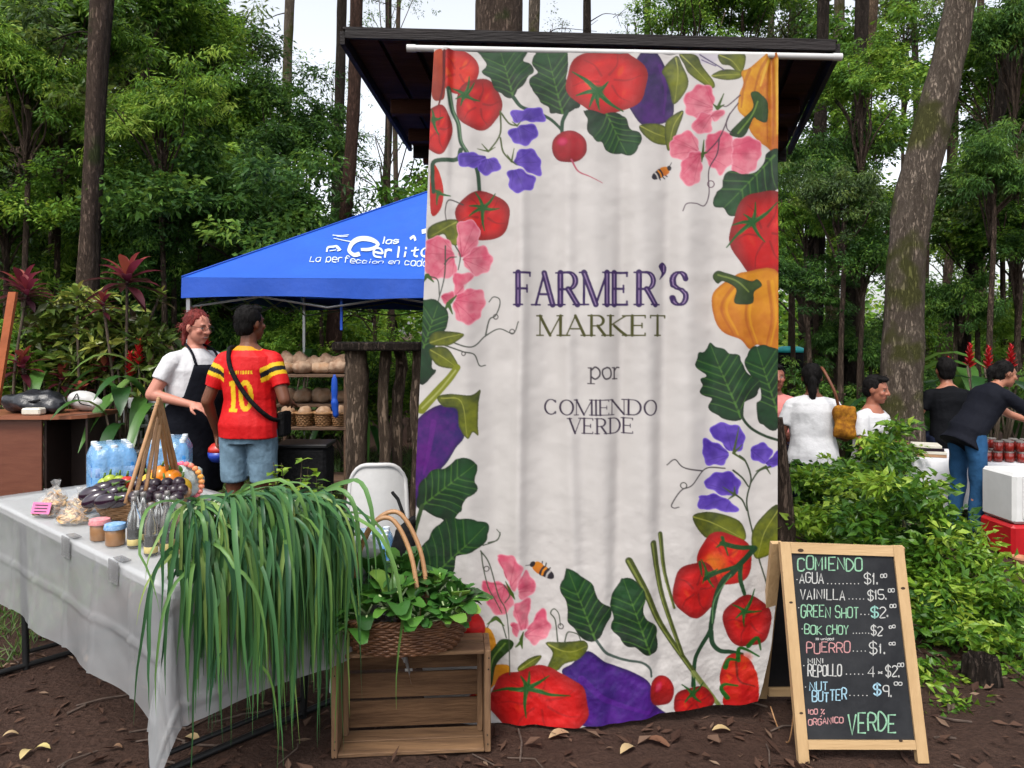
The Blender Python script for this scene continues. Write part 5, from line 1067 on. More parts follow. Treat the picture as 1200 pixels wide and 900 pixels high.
# plastic cloth: one sheet, hanging on all sides with a pointed fold at each corner
m_cloth, _t, _b = _mat("thin_plastic_cloth"); _b.inputs["Base Color"].default_value = (.46, .47, .48, 1); _b.inputs["Roughness"].default_value = .34; _b.inputs["Specular IOR Level"].default_value = .45
_tr = _t.nodes.new("ShaderNodeBsdfTransparent"); _tl = _t.nodes.new("ShaderNodeBsdfTranslucent"); _tl.inputs[0].default_value = (.22, .24, .25, 1)
_m1 = _t.nodes.new("ShaderNodeMixShader"); _m1.inputs[0].default_value = .22; _m2 = _t.nodes.new("ShaderNodeMixShader"); _m2.inputs[0].default_value = .50
_t.links.new(_b.outputs[0], _m1.inputs[1]); _t.links.new(_tl.outputs[0], _m1.inputs[2]); _t.links.new(_m1.outputs[0], _m2.inputs[1]); _t.links.new(_tr.outputs[0], _m2.inputs[2]); _t.links.new(_m2.outputs[0], _t.nodes["Material Output"].inputs[0])
_n = _t.nodes.new("ShaderNodeTexNoise"); _n.inputs["Scale"].default_value = 9; _n.inputs["Detail"].default_value = 7; _tc = _t.nodes.new("ShaderNodeTexCoord"); _t.links.new(_tc.outputs["Object"], _n.inputs["Vector"]); _bp = _t.nodes.new("ShaderNodeBump"); _bp.inputs["Strength"].default_value = .25; _bp.inputs["Distance"].default_value = .02; _t.links.new(_n.outputs[0], _bp.inputs["Height"]); _t.links.new(_bp.outputs[0], _b.inputs["Normal"])
D0 = .41; nl, ne = 170, 110; us = np.linspace(-D0, TLen + D0, nl); ws = np.linspace(-D0, TW + D0, ne); vs = []
cn = fbm(nl, ne, 22, 40) - .5; cn2 = fbm(nl, ne, 6, 41) - .5
for i, u in enumerate(us):
    for j, w in enumerate(ws):
        ou = min(0, u) if u < 0 else max(0, u - TLen); ow = min(0, w) if w < 0 else max(0, w - TW); cu, cw = min(max(u, 0), TLen), min(max(w, 0), TW)
        r = math.hypot(ou, ow); crease = .007 * (abs(((u + .2) % .3) - .15) < .009) + .007 * (abs(((w + .1) % .25) - .125) < .009); nz = cn[i, j] * .016 + cn2[i, j] * .004
        if r == 0: p = tb(cu, cw, TZ + .004 + max(0, nz * .15) + crease * .35)
        else:
            both = ou != 0 and ow != 0; fl = (.05 if not both else .10 + .16 * abs(ou * ow) / (r * r + 1e-6)); ph = (cu if ow else cw) * 12 + r * 3
            k = min(1, r / .06); off = .006 + r * fl + k * (.012 * math.sin(ph) * r / D0 + nz * 1.6 + crease)
            p = tb(cu + ou / r * off, cw + ow / r * off, TZ + .004 - r * (.985 if not both else .97) * (1 - .1 * fl) + .004 * (1 - k))
        vs.append(p)
fs = [(i * ne + j, (i + 1) * ne + j, (i + 1) * ne + j + 1, i * ne + j + 1) for i in range(nl - 1) for j in range(ne - 1)]
cl = link("tablecloth", np_mesh("tablecloth", [tuple(v) for v in vs], np.array(fs), smooth=True), m_cloth); tag(cl, "thin translucent white plastic cloth hanging over the market table", "tablecloth")
m_clip = mat("smoke_plastic", (.30, .30, .31), .2, .1, 10, spec=.6, alpha=.55)
for px, lab in ((70, "grey plastic clip on the cloth edge by the bags of chips"), (126, "grey plastic clip on the cloth edge by the glass jars")):
    d = P(px, 595 + .5 * px + 4, 1) - Vector((0, 0, EYE)); Yc = GY(595 + .5 * px + 4, TZ); c = P(px, 595 + .5 * px + 4, Yc); l = (c - TA).dot(TLn); b = M(); o = tb(l, 0)
    for z, dep, off, hh in ((TZ + .010, .03, .012, .004), (TZ - .026, .004, -.016, .075), (TZ - .052, .022, .0, .004)): b.box((TLn * 0 + TE * off + Vector((0, 0, z))), (.075, dep, hh), RZT, b=.0015)
    k = b.build("cloth_clip", m_clip); k.location = o; tag(k, lab, "clip", "clips along the cloth edge")

# ------------------------------------------------------------------ leeks
m_leek = leaf_mat("leek_leaf", [(0, (.018, .065, .028)), (.4, (.045, .135, .045)), (.7, (.11, .22, .05)), (1, (.28, .36, .10))], rough=.42, transl=.2, objvar=.15, spec=.35)
m_stalk = mat("leek_stalk", (.55, .60, .38), .5, .15, 20, c2=(.35, .45, .22), stretch=(1, 1, .3))
def leek(s, layer, yaw, inset):
    z0 = .03 + .050 * layer; root = empty("leek", tb(inset + .17, s, TZ)); tag(root, "long-leaved green leek draped over the end of the market table", "leek", "leeks draped over the table end")
    out = TN * math.cos(yaw) - TE * math.sin(yaw); sd = Vector((-out.y, out.x, 0))
    st = M(); p0 = Vector((0, 0, z0)); pe = out * .10 + Vector((0, 0, z0 + .02)); st.tube([p0, p0.lerp(pe, .25), pe], [.013, .018, .015], 8); st.build("stalk", m_stalk, root, smooth=True)
    f = M(); nlv = rnd.choice((8, 9, 9, 10))
    for k in range(nlv):
        L = U(.38, .72) * (1 if rnd.random() < .86 else 1.3) * (1 - .45 * min(1, max(0, yaw))); wild = rnd.random() < .16; ya = U(-.35, .35) * (1.6 if wild else 1) + (k - nlv / 2) * .05; d = (out * math.cos(ya) + sd * math.sin(ya)) + Vector((0, 0, U(.1, .7))); d.normalize()
        p = pe - out * U(0, .10) + sd * U(-.012, .012); pts = [p.copy()]; n = 17; g_ = U(.12, .26) if wild else U(.20, .40); hang = U(-.04, .06) + (U(0, .08) if wild else 0); kink = rnd.randrange(5, 13) if rnd.random() < .35 else -1; sway = sd * U(-.2, .2) + out * U(-.05, .05)
        for i in range(n):
            wz = root.location + p; eo = (wz - TA).dot(TN); ew = -(wz - TA).dot(TE); past = max(eo, ew if yaw > .3 else eo)
            if past > hang - .05:
                d.z -= g_ * 1.7; kx = .80 if wild else .62; d = Vector((d.x * kx, d.y * kx, d.z))
            else: d.z -= g_ * .4
            if i == kink: d += sd * U(-.9, .9) + out * U(-.3, .4)
            d += sway * .2 + Vector((U(-1, 1), U(-1, 1), 0)) * .065; d.normalize(); p = p + d * (L / n); wz = root.location + p; eo = (wz - TA).dot(TN); ew = -(wz - TA).dot(TE)
            if eo < .02 and ew < .02 and p.z < .03: p.z = .03 + .012 * rnd.random()
            if wz.z < .03: break
            pts.append(p.copy())
        f.blade(pts, U(.008, .018), up=out * .9 + sd * U(-.5, .5) + Vector((0, 0, .4)), fold=U(.12, .45), tint=min(1, max(0, rnd.gauss(.45, .25))), wprof=lambda t: max(.05, min(1, .75 + t * .6) * (1 - max(0, (t - .45) / .55) ** 1.5)))
    f.build("leaves", m_leek, root, smooth=True)
for i in range(80):
    s = .10 + .50 * ((i * .618) % 1); layer = (i // 20) * (1 if s < .42 else .7); k = max(0, (.28 - s) / .18); yaw = U(-.05, .20) + k * U(0, .50)
    leek(s, layer, yaw, U(-.05, .02) + .010 * layer)

# ------------------------------------------------------------------ wicker
m_wick = mat("wicker_brown", (.20, .085, .035), .5, .4, 26, c2=(.085, .034, .016), spec=.4); m_wick_l = mat("wicker_tan", (.42, .23, .10), .5, .3, 22, c2=(.28, .14, .06)); m_cane = mat("cane", (.50, .28, .13), .42, .25, 14, c2=(.36, .18, .08), spec=.4)
def basket(root, rx, ry, h, m, flare=1.25, rows=12, stakes=26, rr=.0052, base=0.0):
    w = M(); n = stakes * 4
    for r in range(rows):
        t = r / (rows - 1); k = (1 + (flare - 1) * t ** .8); z = base + .006 + (h - .012) * t; ph = math.pi * (r % 2); pts = []
        for i in range(n + 1):
            a = 2 * math.pi * i / n; o = .0045 * math.sin(stakes / 2 * a * 2 + ph); pts.append((math.cos(a) * (rx / flare * k + o), math.sin(a) * (ry / flare * k + o), z + U(-.0012, .0012)))
        w.tube(pts, rr, 5, cap=False)
    w.build("weave", m, root, smooth=True)
    s = M()
    for i in range(stakes):
        a = 2 * math.pi * i / stakes; s.tube([(math.cos(a) * rx / flare * (1 + (flare - 1) * t ** .8), math.sin(a) * ry / flare * (1 + (flare - 1) * t ** .8), base + .003 + h * t) for t in (0, .33, .66, 1)], .0035, 5)
    s.lathe([(.02, base + .002), (1, base + .002), (1, base + .008), (.02, base + .008)], n=24, mtx=Matrix.Diagonal(Vector((rx / flare, ry / flare, 1))))
    s.build("stakes", m, root, smooth=True)
    rm = M()
    for q in range(3):
        pts = []
        for i in range(121):
            a = 2 * math.pi * i / 120; b = a * 20 + q * 2.09; o = .007 * math.cos(b); pts.append((math.cos(a) * (rx + o), math.sin(a) * (ry + o), base + h + .007 * math.sin(b)))
        rm.tube(pts, .006, 5, cap=False)
    rm.build("rim", m, root, smooth=True)
# crate on its side
m_crate = mat("crate_wood", (.27, .150, .072), .75, .3, 5, .35, 22, stretch=(.5, 6, 6), c2=(.085, .043, .022)); m_crate_v = mat("crate_wood_end", (.31, .18, .09), .75, .3, 5, .35, 22, stretch=(6, 6, .6), c2=(.12, .06, .03))
m_crate_in = mat("crate_inner_boards", (.19, .105, .055), .85, .3, 5, .35, 22, stretch=(.5, 6, 6), c2=(.065, .034, .018), spec=.15)
CA = Vector((-.636, 2.70, 0)); CT = Vector((.56, .045, 0)).normalized(); CDp = Vector((-CT.y, CT.x, 0)); CW_, CH_, CDD = .562, .366, .165; RC = math.atan2(CT.y, CT.x)
crate = empty("wooden_crate", CA + CT * CW_ / 2); tag(crate, "rough wooden crate lying on its side, open towards us, under the wicker basket", "crate")
def cb(u, d, z): return CT * (u - CW_ / 2) + CDp * d + Vector((0, 0, z))
for u in (.011, CW_ - .011): b = M(); b.box(cb(u, CDD / 2, CH_ / 2), (.022, CDD, CH_ - .002), RC, b=.003); b.build("end_board", m_crate_v, crate)
for z, nm in ((.008, "bottom_board"), (CH_ - .008, "top_board")):
    for k in range(2): b = M(); b.box(cb(CW_ / 2, CDD * (.25 + .5 * k), z + (.0015 if k else 0)), (CW_ - .046, CDD / 2 - .006, .014), RC, b=.002); b.build(nm, m_crate, crate)
for k in range(3): b = M(); hh = (CH_ - .05) / 3; b.box(cb(CW_ / 2, CDD - .007, .026 + hh * (k + .5)), (CW_ - .046, .012, hh - (.014 if k else .008)), RC + U(-.004, .004), b=.002); b.build("back_board", m_crate_in, crate)
for u in (.034, CW_ - .034): b = M(); b.box(cb(u, CDD - .035, CH_ / 2), (.02, .03, CH_ - .036), RC, b=.003); b.build("corner_batten", m_crate_v, crate)
for u in (.011, CW_ - .011):
    for z in (.03, .07, CH_ - .03, CH_ - .07): nl_ = M(); c_ = cb(u + U(-.004, .004), -.0012, z + U(-.01, .01)); nl_.poly([c_ + CT * math.cos(a) * .0028 + Vector((0, 0, math.sin(a) * .0028)) for a in np.linspace(0, 5.4, 8)], .0008, -CDp); nl_.build("nail", m_blackmetal, crate)
# basket of greens
BKC = Vector((P(474, 700, 2.77).x, 2.775, CH_ + .002)); bk_ = empty("wicker_basket", BKC, .08); tag(bk_, "brown wicker basket with tall cane handle, full of leafy greens, on the crate", "basket")
basket(bk_, .245, .132, .125, m_wick, 1.35, 13, 26, .0056)
h_ = M()
for o, sh in ((-.022, 0), (.035, .03)):
    pts = spline([(.055 + sh, o - .085, .10), (.05 + sh, o - .07, .22), (.02 + sh, o - .03, .36), (-.045 + sh * .7, o, .465 + sh * .3), (-.12 + sh * .3, o, .44), (-.17, o + .02, .30), (-.19, o + .03, .11)], 7); h_.tube(pts, .0085, 8)
h_.build("handle", m_cane, bk_, smooth=True)
hb = M()
for z in (.098, .108, .118, .128): hb.tube([(.055 + .03 * math.cos(a), -.107 + .006 * math.sin(a), z + .003 * math.sin(a * 2)) for a in np.linspace(0, 6.28, 14)], .005, 5)
hb.build("handle_binding", m_wick_l, bk_, smooth=True)
m_bok = leaf_mat("bok_choy", [(0, (.014, .055, .010)), (.5, (.04, .13, .02)), (.8, (.09, .21, .03)), (1, (.2, .33, .06))], rough=.35, transl=.2, objvar=.2, spec=.45); m_rib = mat("pale_rib", (.45, .58, .28), .4, .15, 20)
def greens(px, py, Y, sc, n, lab, out=None):
    c = P(px, py, Y); root = empty("bok_choy", c); tag(root, lab, "leafy greens", "bok choy in the wicker basket"); f = M(); s = M()
    for k in range(n):
        a = k * 2.4 + U(-.3, .3); el = U(.1, 1.3); d = Vector((math.cos(a) * math.cos(el), math.sin(a) * math.cos(el), math.sin(el)))
        if out: d = (d + Vector(out) * .6).normalized()
        l = sc * U(.75, 1.2); p = d * l * .35; e = d * l; tip = d * l * 1.55 + Vector((0, 0, -l * U(.1, .5))); x = d.cross(Vector((0, 0, 1))).normalized() * .0
        s.tube([Vector((0, 0, -.03)), p, e], [.006, .005, .003], 5)
        pts = [p.lerp(tip, t) + Vector((0, 0, l * .22 * math.sin(math.pi * t))) + Vector((U(-1, 1), U(-1, 1), U(-1, 1))) * .004 for t in (0, .2, .4, .6, .8, 1)]
        f.blade(pts, l * U(.45, .85), fold=U(-.1, .38), tint=min(1, max(0, rnd.gauss(.38, .24))), wprof=lambda t: max(.06, math.sin(math.pi * min(1, t * .86 + .08)) ** .55))
    f.build("leaves", m_bok, root, smooth=True); s.build("ribs", m_rib, root, smooth=True)
for i, (px, py, Y, sc, n, o) in enumerate([(430, 720, 2.72, .085, 24, (-.6, -.3, 0)), (462, 712, 2.68, .09, 24, (0, -.5, 0)), (505, 704, 2.78, .09, 26, (.2, -.2, .3)), (535, 710, 2.75, .075, 26, (.8, -.2, 0)), (475, 690, 2.82, .10, 26, (0, 0, .4)),
                                          (440, 690, 2.82, .10, 24, (-.4, 0, .3)), (525, 724, 2.68, .065, 22, (.5, -.6, -.1)), (412, 735, 2.70, .08, 22, (-.8, -.3, -.2)), (490, 725, 2.66, .075, 20, (0, -.7, 0))]):
    greens(px, py, Y, sc, n, "dark green bok choy heaped in the handled wicker basket on the crate", o)

# ------------------------------------------------------------------ goods on the table
fb = onT(163, 600); fbk = empty("flat_basket", fb, RZT); tag(fbk, "shallow wicker basket of eggplants and peppers with a tall bamboo handle", "basket")
basket(fbk, .27, .17, .085, m_wick_l, 1.3, 8, 24, .0058)
h_ = M(); inv = Matrix.Rotation(-RZT, 3, 'Z')
def fl(p): return inv @ (p - fb)
for (a, m_, c) in (((147, 590, 2.98), (184, 474, 3.12), (200, 575, 3.40)), ((170, 580, 3.05), (188, 470, 3.18), (212, 570, 3.42)), ((158, 586, 3.02), (186, 467, 3.15), (206, 572, 3.4)), ((180, 560, 3.1), (189, 480, 3.2), (207, 560, 3.4))):
    A_, B_, C_ = fl(P(*a)), fl(P(*m_)), fl(P(*c)); h_.tube([tuple(p) for p in spline([A_, A_.lerp(B_, .55), B_ + (A_ - B_) * .06, B_, B_ + (C_ - B_) * .06, C_.lerp(B_, .5), C_], 5)], .0085, 7)
h_.build("handle", m_cane, fbk, smooth=True)
def lump(name, lab, cat, p, rad, m, mtx=None, group=None, stem=None, n=12, lobes=0, lamp=0.0):
    o = M(); prof = [(max(1e-3, math.sin(math.pi * i / 9)), -math.cos(math.pi * i / 9)) for i in range(10)]
    o.lathe(prof, (0, 0, 0), n, (mtx if mtx is not None else Matrix.Identity(3)) @ Matrix.Diagonal(Vector(rad)), lobes=lobes, lamp=lamp); k = o.build(name, m, None, smooth=True); k.location = p; tag(k, lab, cat, group)
    if stem:
        s = M(); mx = (mtx if mtx is not None else Matrix.Identity(3)); a = mx @ Vector((0, 0, rad[2] * .93)); b2 = mx @ Vector((.004, 0, rad[2] + .022)); s.tube([a, b2], [.006, .004], 6)
        if stem == 2: s.lathe([(.001, .004), (rad[0] * .55, -.012), (rad[0] * .35, -.002), (.001, .006)], mx @ Vector((0, 0, rad[2] * .98)), 8, mx)
        s.build("stem", m_gstem, k, smooth=True)
    return k
m_gstem = mat("green_stem", (.10, .19, .04), .6, .2, 20); m_egg = mat("eggplant_skin", (.020, .006, .018), .16, .4, 8, spec=.6, coat=.3); m_plum = mat("plum_skin", (.022, .010, .018), .3, .5, 14, spec=.5); m_opep = mat("orange_skin", (.72, .22, .012), .22, .12, 8, spec=.5); m_ypep = mat("yellow_skin", (.72, .44, .03), .25, .12, 8, spec=.5); m_gapp = mat("lime_skin", (.36, .46, .05), .3, .15, 10); m_rtom = mat("red_skin", (.55, .03, .02), .2, .15, 10, spec=.5); m_gpep = mat("green_skin", (.05, .14, .02), .22, .2, 10, spec=.5)
for i, (px, py, Y, a) in enumerate([(107, 579, 3.12, .3), (118, 574, 3.16, .5), (128, 580, 3.08, .2), (138, 577, 3.12, -.2), (112, 585, 3.04, .7), (124, 587, 3.0, .1), (140, 586, 3.02, .4), (132, 570, 3.2, .9)]):
    lump("eggplant", "glossy dark eggplant heaped in the shallow basket", "eggplant", P(px, py, Y), (.030, .030, .055), m_egg, Euler((1.25 + U(-.2, .2), 0, a + 1.2)).to_matrix(), "eggplants in the shallow basket", 2)
for i in range(17):
    px = 158 + 58 * ((i * .618) % 1); py = 585 - 17 * (i // 6) / 2 - U(0, 3); lump("dark_plum", "small round dark purple fruit in the shallow basket", "fruit", P(px, py, 3.02 + .08 * (i // 6) + U(-.03, .03)), (.026, .026, .025), m_plum, None, "dark purple fruit in the shallow basket")
for px, py, Y, m_, nm, lab, r in [(176, 566, 3.3, m_ypep, "bell_pepper", "yellow pepper beside the bamboo handle in the shallow basket", .040), (188, 558, 3.34, m_opep, "bell_pepper", "orange pepper at the top of the heap in the shallow basket", .044), (202, 562, 3.32, m_opep, "bell_pepper", "orange pepper beside a green one, close to the clear plastic bag", .040),
                                  (208, 556, 3.40, m_gpep, "bell_pepper", "dark green pepper behind the orange ones in the shallow basket", .036), (213, 571, 3.28, m_ypep, "bell_pepper", "long yellow pepper at the leek side of the shallow basket", .038), (194, 571, 3.24, m_opep, "bell_pepper", "low orange pepper just above the dark fruit", .035)]:
    lump(nm, lab, "pepper", P(px, py, Y), (r, r, r * 1.1), m_, Euler((U(-.5, .5), U(-.5, .5), U(0, 3))).to_matrix(), "bell peppers in the shallow basket", 1, 16, 4, .08)
for px, py in ((122, 566), (129, 562), (136, 566), (127, 570), (140, 563)): lump("green_tomato", "small lime green tomato behind the eggplants", "tomato", P(px, py, 3.36), (.026, .026, .023), m_gapp, None, "lime green tomatoes", 1)
lump("red_tomato", "single pinkish red tomato at the foot of the bamboo handle", "tomato", P(149, 565, 3.34), (.032, .032, .027), m_rtom, None, None, 1)
# bags of chips
m_chip = mat("tan_chips", (.66, .44, .22), .16, .3, 55, .15, 40, c2=(.42, .22, .09), spec=.7, coat=.8); m_pink = mat("pink_label", (.75, .20, .42), .5, .1, 20); m_clear = mat("clear_film", (.8, .8, .8), .12, .05, 10, alpha=.22, spec=.7, bump=.3, bscale=30)
m_chips = leaf_mat("chip", [(0, (.30, .14, .05)), (.5, (.50, .29, .11)), (1, (.62, .44, .22))], rough=.6, transl=0); m_bagfilm = mat("clear_bag", (.85, .85, .84), .10, .03, 10, alpha=.20, spec=.9, bump=.7, bscale=34)
def bag(px, py, w, h, m, lab, label=False, rz=0., cat="snack bag"):
    p = onT(px, py); r = empty("chip_bag", p, rz); tag(r, lab, cat, "bags of chips"); o = M(); c_ = M()
    for k in range(70):
        a, t = U(0, 6.28), rnd.random() ** .5; x, y = math.cos(a) * t * w * .42, math.sin(a) * t * w * .24; z = .008 + rnd.random() * h * .8 * math.sqrt(max(0, 1 - t * t)); e = Euler((U(-.8, .8), U(-.8, .8), U(0, 6))).to_matrix(); q = U(.012, .019)
        c_.poly([Vector((x, y, z)) + e @ Vector((math.cos(g) * q, math.sin(g) * q * .75, .003 * math.cos(2 * g))) for g in np.linspace(0, 5.5, 8)], .0016, e @ Vector((0, 0, 1)), tint=rnd.random())
    c_.build("chips", m_chips, r); vs, fs = [], []
    for i in range(13):
        for j in range(22):
            ph, th = math.pi / 2 * i / 12, 2 * math.pi * j / 22; k = 1 + .05 * math.sin(7 * th) + .04 * math.sin(4 * th + 5 * ph) + U(-.02, .02); vs.append((w * .5 * math.cos(ph) * math.cos(th) * k, w * .30 * math.cos(ph) * math.sin(th) * k, .002 + (h * 1.05) * math.sin(ph) * k))
    for i in range(12):
        for j in range(22): fs.append((i * 22 + j, i * 22 + (j + 1) % 22, (i + 1) * 22 + (j + 1) % 22, (i + 1) * 22 + j))
    o._add(vs, fs); f_ = o.build("packet", m_bagfilm, r, smooth=True)
    tw = M(); tw.blade([(0, 0, h), (.01, .0, h + .025), (.03, .005, h + .045)], .05, fold=.5); tw.blade([(0, 0, h), (-.012, .0, h + .025), (-.026, .0, h + .035)], .045, fold=.5); tw.build("twist", m_bagfilm, r)
    if label:
        q = M(); mx = Matrix.Rotation(-.35, 4, 'X'); q.box((0.0, -w * .30, h * .52), (w * .62, .002, h * .62), mtx=mx, b=.0005); lb = q.build("price_label", m_pink, r); t_ = M()
        for z in (-.012, .0, .012): t_.box((0, -w * .30 - .0025 + z * .35, h * .52 + z), (w * .42, .0012, .0035), mtx=mx, b=0)
        t_.build("handwriting", m_plum, lb)
bag(57, 604, .135, .075, None, "clear bag of tan chips with a bright pink paper label", True, -.15); bag(84, 613, .14, .06, None, "low clear bag of pale chips nearest the table edge", False, -.3); bag(66, 592, .14, .075, None, "clear bag of chips behind the pink-labelled one", False, -.7); bag(94, 600, .13, .07, None, "clear bag of chips leaning on the shallow basket", False, -.2)
# jars with cloth lids
m_nut = mat("nut_butter", (.36, .19, .09), .3, .1, 20, coat=.4); m_blueclo = mat("blue_gingham", (.06, .28, .62), .7, .5, 90, c2=(.45, .62, .82)); m_pinkclo = mat("pink_gingham", (.75, .16, .22), .7, .4, 90, c2=(.8, .45, .42))
for px, py, m_, lab in ((117, 632, m_pinkclo, "small jar of nut butter with a pink cloth lid"), (135, 638, m_blueclo, "small jar of nut butter with a blue checked cloth lid")):
    r = empty("nut_butter_jar", onT(px, py)); tag(r, lab, "jar", "jars of nut butter"); o = M(); o.lathe([(.030, .0), (.033, .004), (.033, .056), (.029, .063)], n=20); o.build("glass", m_nut, r, smooth=True, auto=50)
    o = M(); o.lathe([(.030, .062), (.0325, .063), (.0325, .074), (.030, .0755)], n=20); o.lathe([(.0335, .0655), (.0375, .057), (.038, .058), (.034, .0745), (.02, .0768)], n=22, lobes=9, lamp=.025); o.build("lid", m_, r, smooth=True, auto=60)
# vanilla bottles
m_glass, _t, _b = _mat("clear_glass"); _b.inputs["Base Color"].default_value = (.93, .95, .95, 1); _b.inputs["Roughness"].default_value = .05; _b.inputs["Transmission Weight"].default_value = .92; _b.inputs["IOR"].default_value = 1.3
m_van = mat("vanilla_extract", (.035, .012, .006), .12, .3, 20, spec=.6); m_ylab = mat("cream_label", (.62, .50, .20), .6, .15, 40); m_cap = mat("silver_cap", (.30, .28, .27), .35, .2, 20, metal=.5); m_pod = mat("vanilla_pod", (.04, .02, .015), .7, .2, 30)
bt = None
for i, (px, py) in enumerate([(157, 641), (177, 650), (195, 646), (168, 634), (186, 637), (203, 640), (160, 632), (196, 632)]):
    if bt is None:
        bt = empty("vanilla_bottle", (0, 0, 0)); tag(bt, "slim glass vanilla bottle with dark extract at the bottom, standing by the jars", "bottle", "vanilla bottles by the jars")
        o = M(); o.lathe([(.024, 0), (.0268, .004), (.0268, .115), (.022, .135), (.0125, .152), (.0115, .185)], n=18); o.build("glass", m_glass, bt, smooth=True)
        o = M(); o.lathe([(.022, .005), (.0245, .008), (.0245, .075), (.02, .076)], n=18); o.build("extract", m_van, bt, smooth=True, auto=50)
        o = M(); o.lathe([(.0269, .010), (.0274, .0105), (.0274, .034), (.0269, .0345)], n=18); o.build("label", m_ylab, bt, smooth=True)
        o = M(); o.lathe([(.0115, .184), (.0122, .185), (.0122, .200), (.0105, .202)], n=14); o.build("cap", m_cap, bt, smooth=True, auto=40)
        o = M(); o.tube([(.004, 0, .02), (.006, .003, .12), (.003, 0, .165)], .0025, 5); o.tube([(-.006, .004, .02), (-.004, -.003, .11), (-.002, 0, .15)], .0025, 5); o.build("pod", m_pod, bt, smooth=True); q = bt
    else: q = copy_tree(bt)
    q.scale = (.82, .82, .88); q.location = onT(px, py); q.rotation_euler = (0, 0, U(0, 6))
# cardboard boxes with packets
m_kraft = mat("kraft_card", (.42, .24, .13), .8, .12, 9, .1, 60); m_pack = mat("seed_packet", (.72, .68, .58), .4, .1, 20); m_packg = mat("green_packet", (.12, .28, .06), .4, .2, 30)
def cbox(px, py, w, d, h, lab, pk):
    p = onT(px, py); r = empty("cardboard_box", p, .25); tag(r, lab, "box", "brown cardboard boxes"); t = .004
    for nm, c, s in (("side_panel", (0, -d / 2, h / 2), (w, t, h)), ("side_panel", (0, d / 2, h / 2), (w, t, h)), ("side_panel", (-w / 2 + t / 2, 0, h / 2), (t, d - t - .001, h)), ("side_panel", (w / 2 - t / 2, 0, h / 2), (t, d - t - .001, h)), ("base", (0, 0, .003), (w - 2.5 * t, d - 2.5 * t, .005))):
        o = M(); o.box(c, s, b=.0008); o.build(nm, m_kraft, r)
    for k in range(pk):
        o = M(); o.box((0, 0, 0), (.05, .004, .07), b=.001); q = o.build("sachet", m_packg if k % 2 else m_pack); q.location = p + Vector((U(-.3, .3) * w, U(-.3, .3) * d, h - .005 + .012 * (k % 3))); q.rotation_euler = (U(-.7, .7), U(-.6, .6), U(-1, 1)); tag(q, "green sachet tucked in the cardboard box by the leeks" if k % 2 else "cream sachet tucked in the cardboard box by the leeks", "packet", "sachets in the cardboard box")
cbox(221, 632, .12, .10, .095, "brown cardboard box of sachets between the bottles and the leeks", 8); cbox(232, 655, .13, .08, .045, "low brown cardboard box half under the leek leaves", 0)
# clear plastic bag with flowers
bagp = P(214, 562, 3.44); r = empty("plastic_bag", Vector((bagp.x, 3.44, TZ + .006))); tag(r, "crumpled clear plastic bag with pink and orange trim behind the peppers", "plastic bag"); o = M(); 
vs, fs = [], []
for i in range(17):
    for j in range(25):
        ph, th = math.pi * i / 16, 2 * math.pi * j / 24; k = 1 + .12 * math.sin(5 * th + 3 * ph) + .08 * math.sin(9 * th - 6 * ph) + U(-.04, .04); vs.append((.085 * math.sin(ph) * math.cos(th) * k, .07 * math.sin(ph) * math.sin(th) * k, max(.0, .085 - .082 * math.cos(ph) * k)))
for i in range(16):
    for j in range(24): fs.append((i * 25 + j, (i + 1) * 25 + j, (i + 1) * 25 + j + 1, i * 25 + j + 1))
o._add(vs, fs); m_poly = mat("crumpled_polythene", (.62, .70, .68), .22, .2, 16, .5, 30, alpha=.75, spec=.6); o.build("film", m_poly, r, smooth=True)
o = M()
for k in range(12): a = 1.9 - k * .26; o.ell((.083 * math.cos(a) + .01, -.02, .085 + .085 * math.sin(a)), (.014, .012, .012), tint=k / 12)
m_trim = leaf_mat("bright_trim", [(0, (.7, .05, .25)), (.5, (.75, .35, .05)), (1, (.75, .12, .3))], transl=0); o.build("trim", m_trim, r, smooth=True)
# shrink-wrapped water
m_water = mat("water_bottle_blue", (.07, .36, .80), .12, .25, 12, spec=.7, c2=(.03, .20, .60), coat=.5); m_wcap = mat("bottle_cap_white", (.75, .80, .85), .4, .05, 20); m_wlab = mat("bottle_label", (.03, .16, .55), .4, .3, 30, c2=(.55, .7, .85)); m_film = mat("shrink_film", (.30, .60, .92), .15, .1, 10, alpha=.48, spec=.9, bump=.6, bscale=26)
wb = M(); wb.lathe([(.028, 0), (.032, .006), (.030, .03), (.032, .06), (.030, .09), (.032, .13), (.026, .165), (.013, .195), (.012, .205)], n=14); wbm = wb.mesh("bottle", True); wbm.materials.append(m_water)
wc = M(); wc.lathe([(.0145, .200), (.0145, .218), (.012, .219)], n=12); wcm = wc.mesh("cap", False); wcm.materials.append(m_wcap)
wl = M(); wl.lathe([(.0325, .075), (.033, .0755), (.033, .118), (.0325, .1185)], n=14); wlm = wl.mesh("label", True); wlm.materials.append(m_wlab)
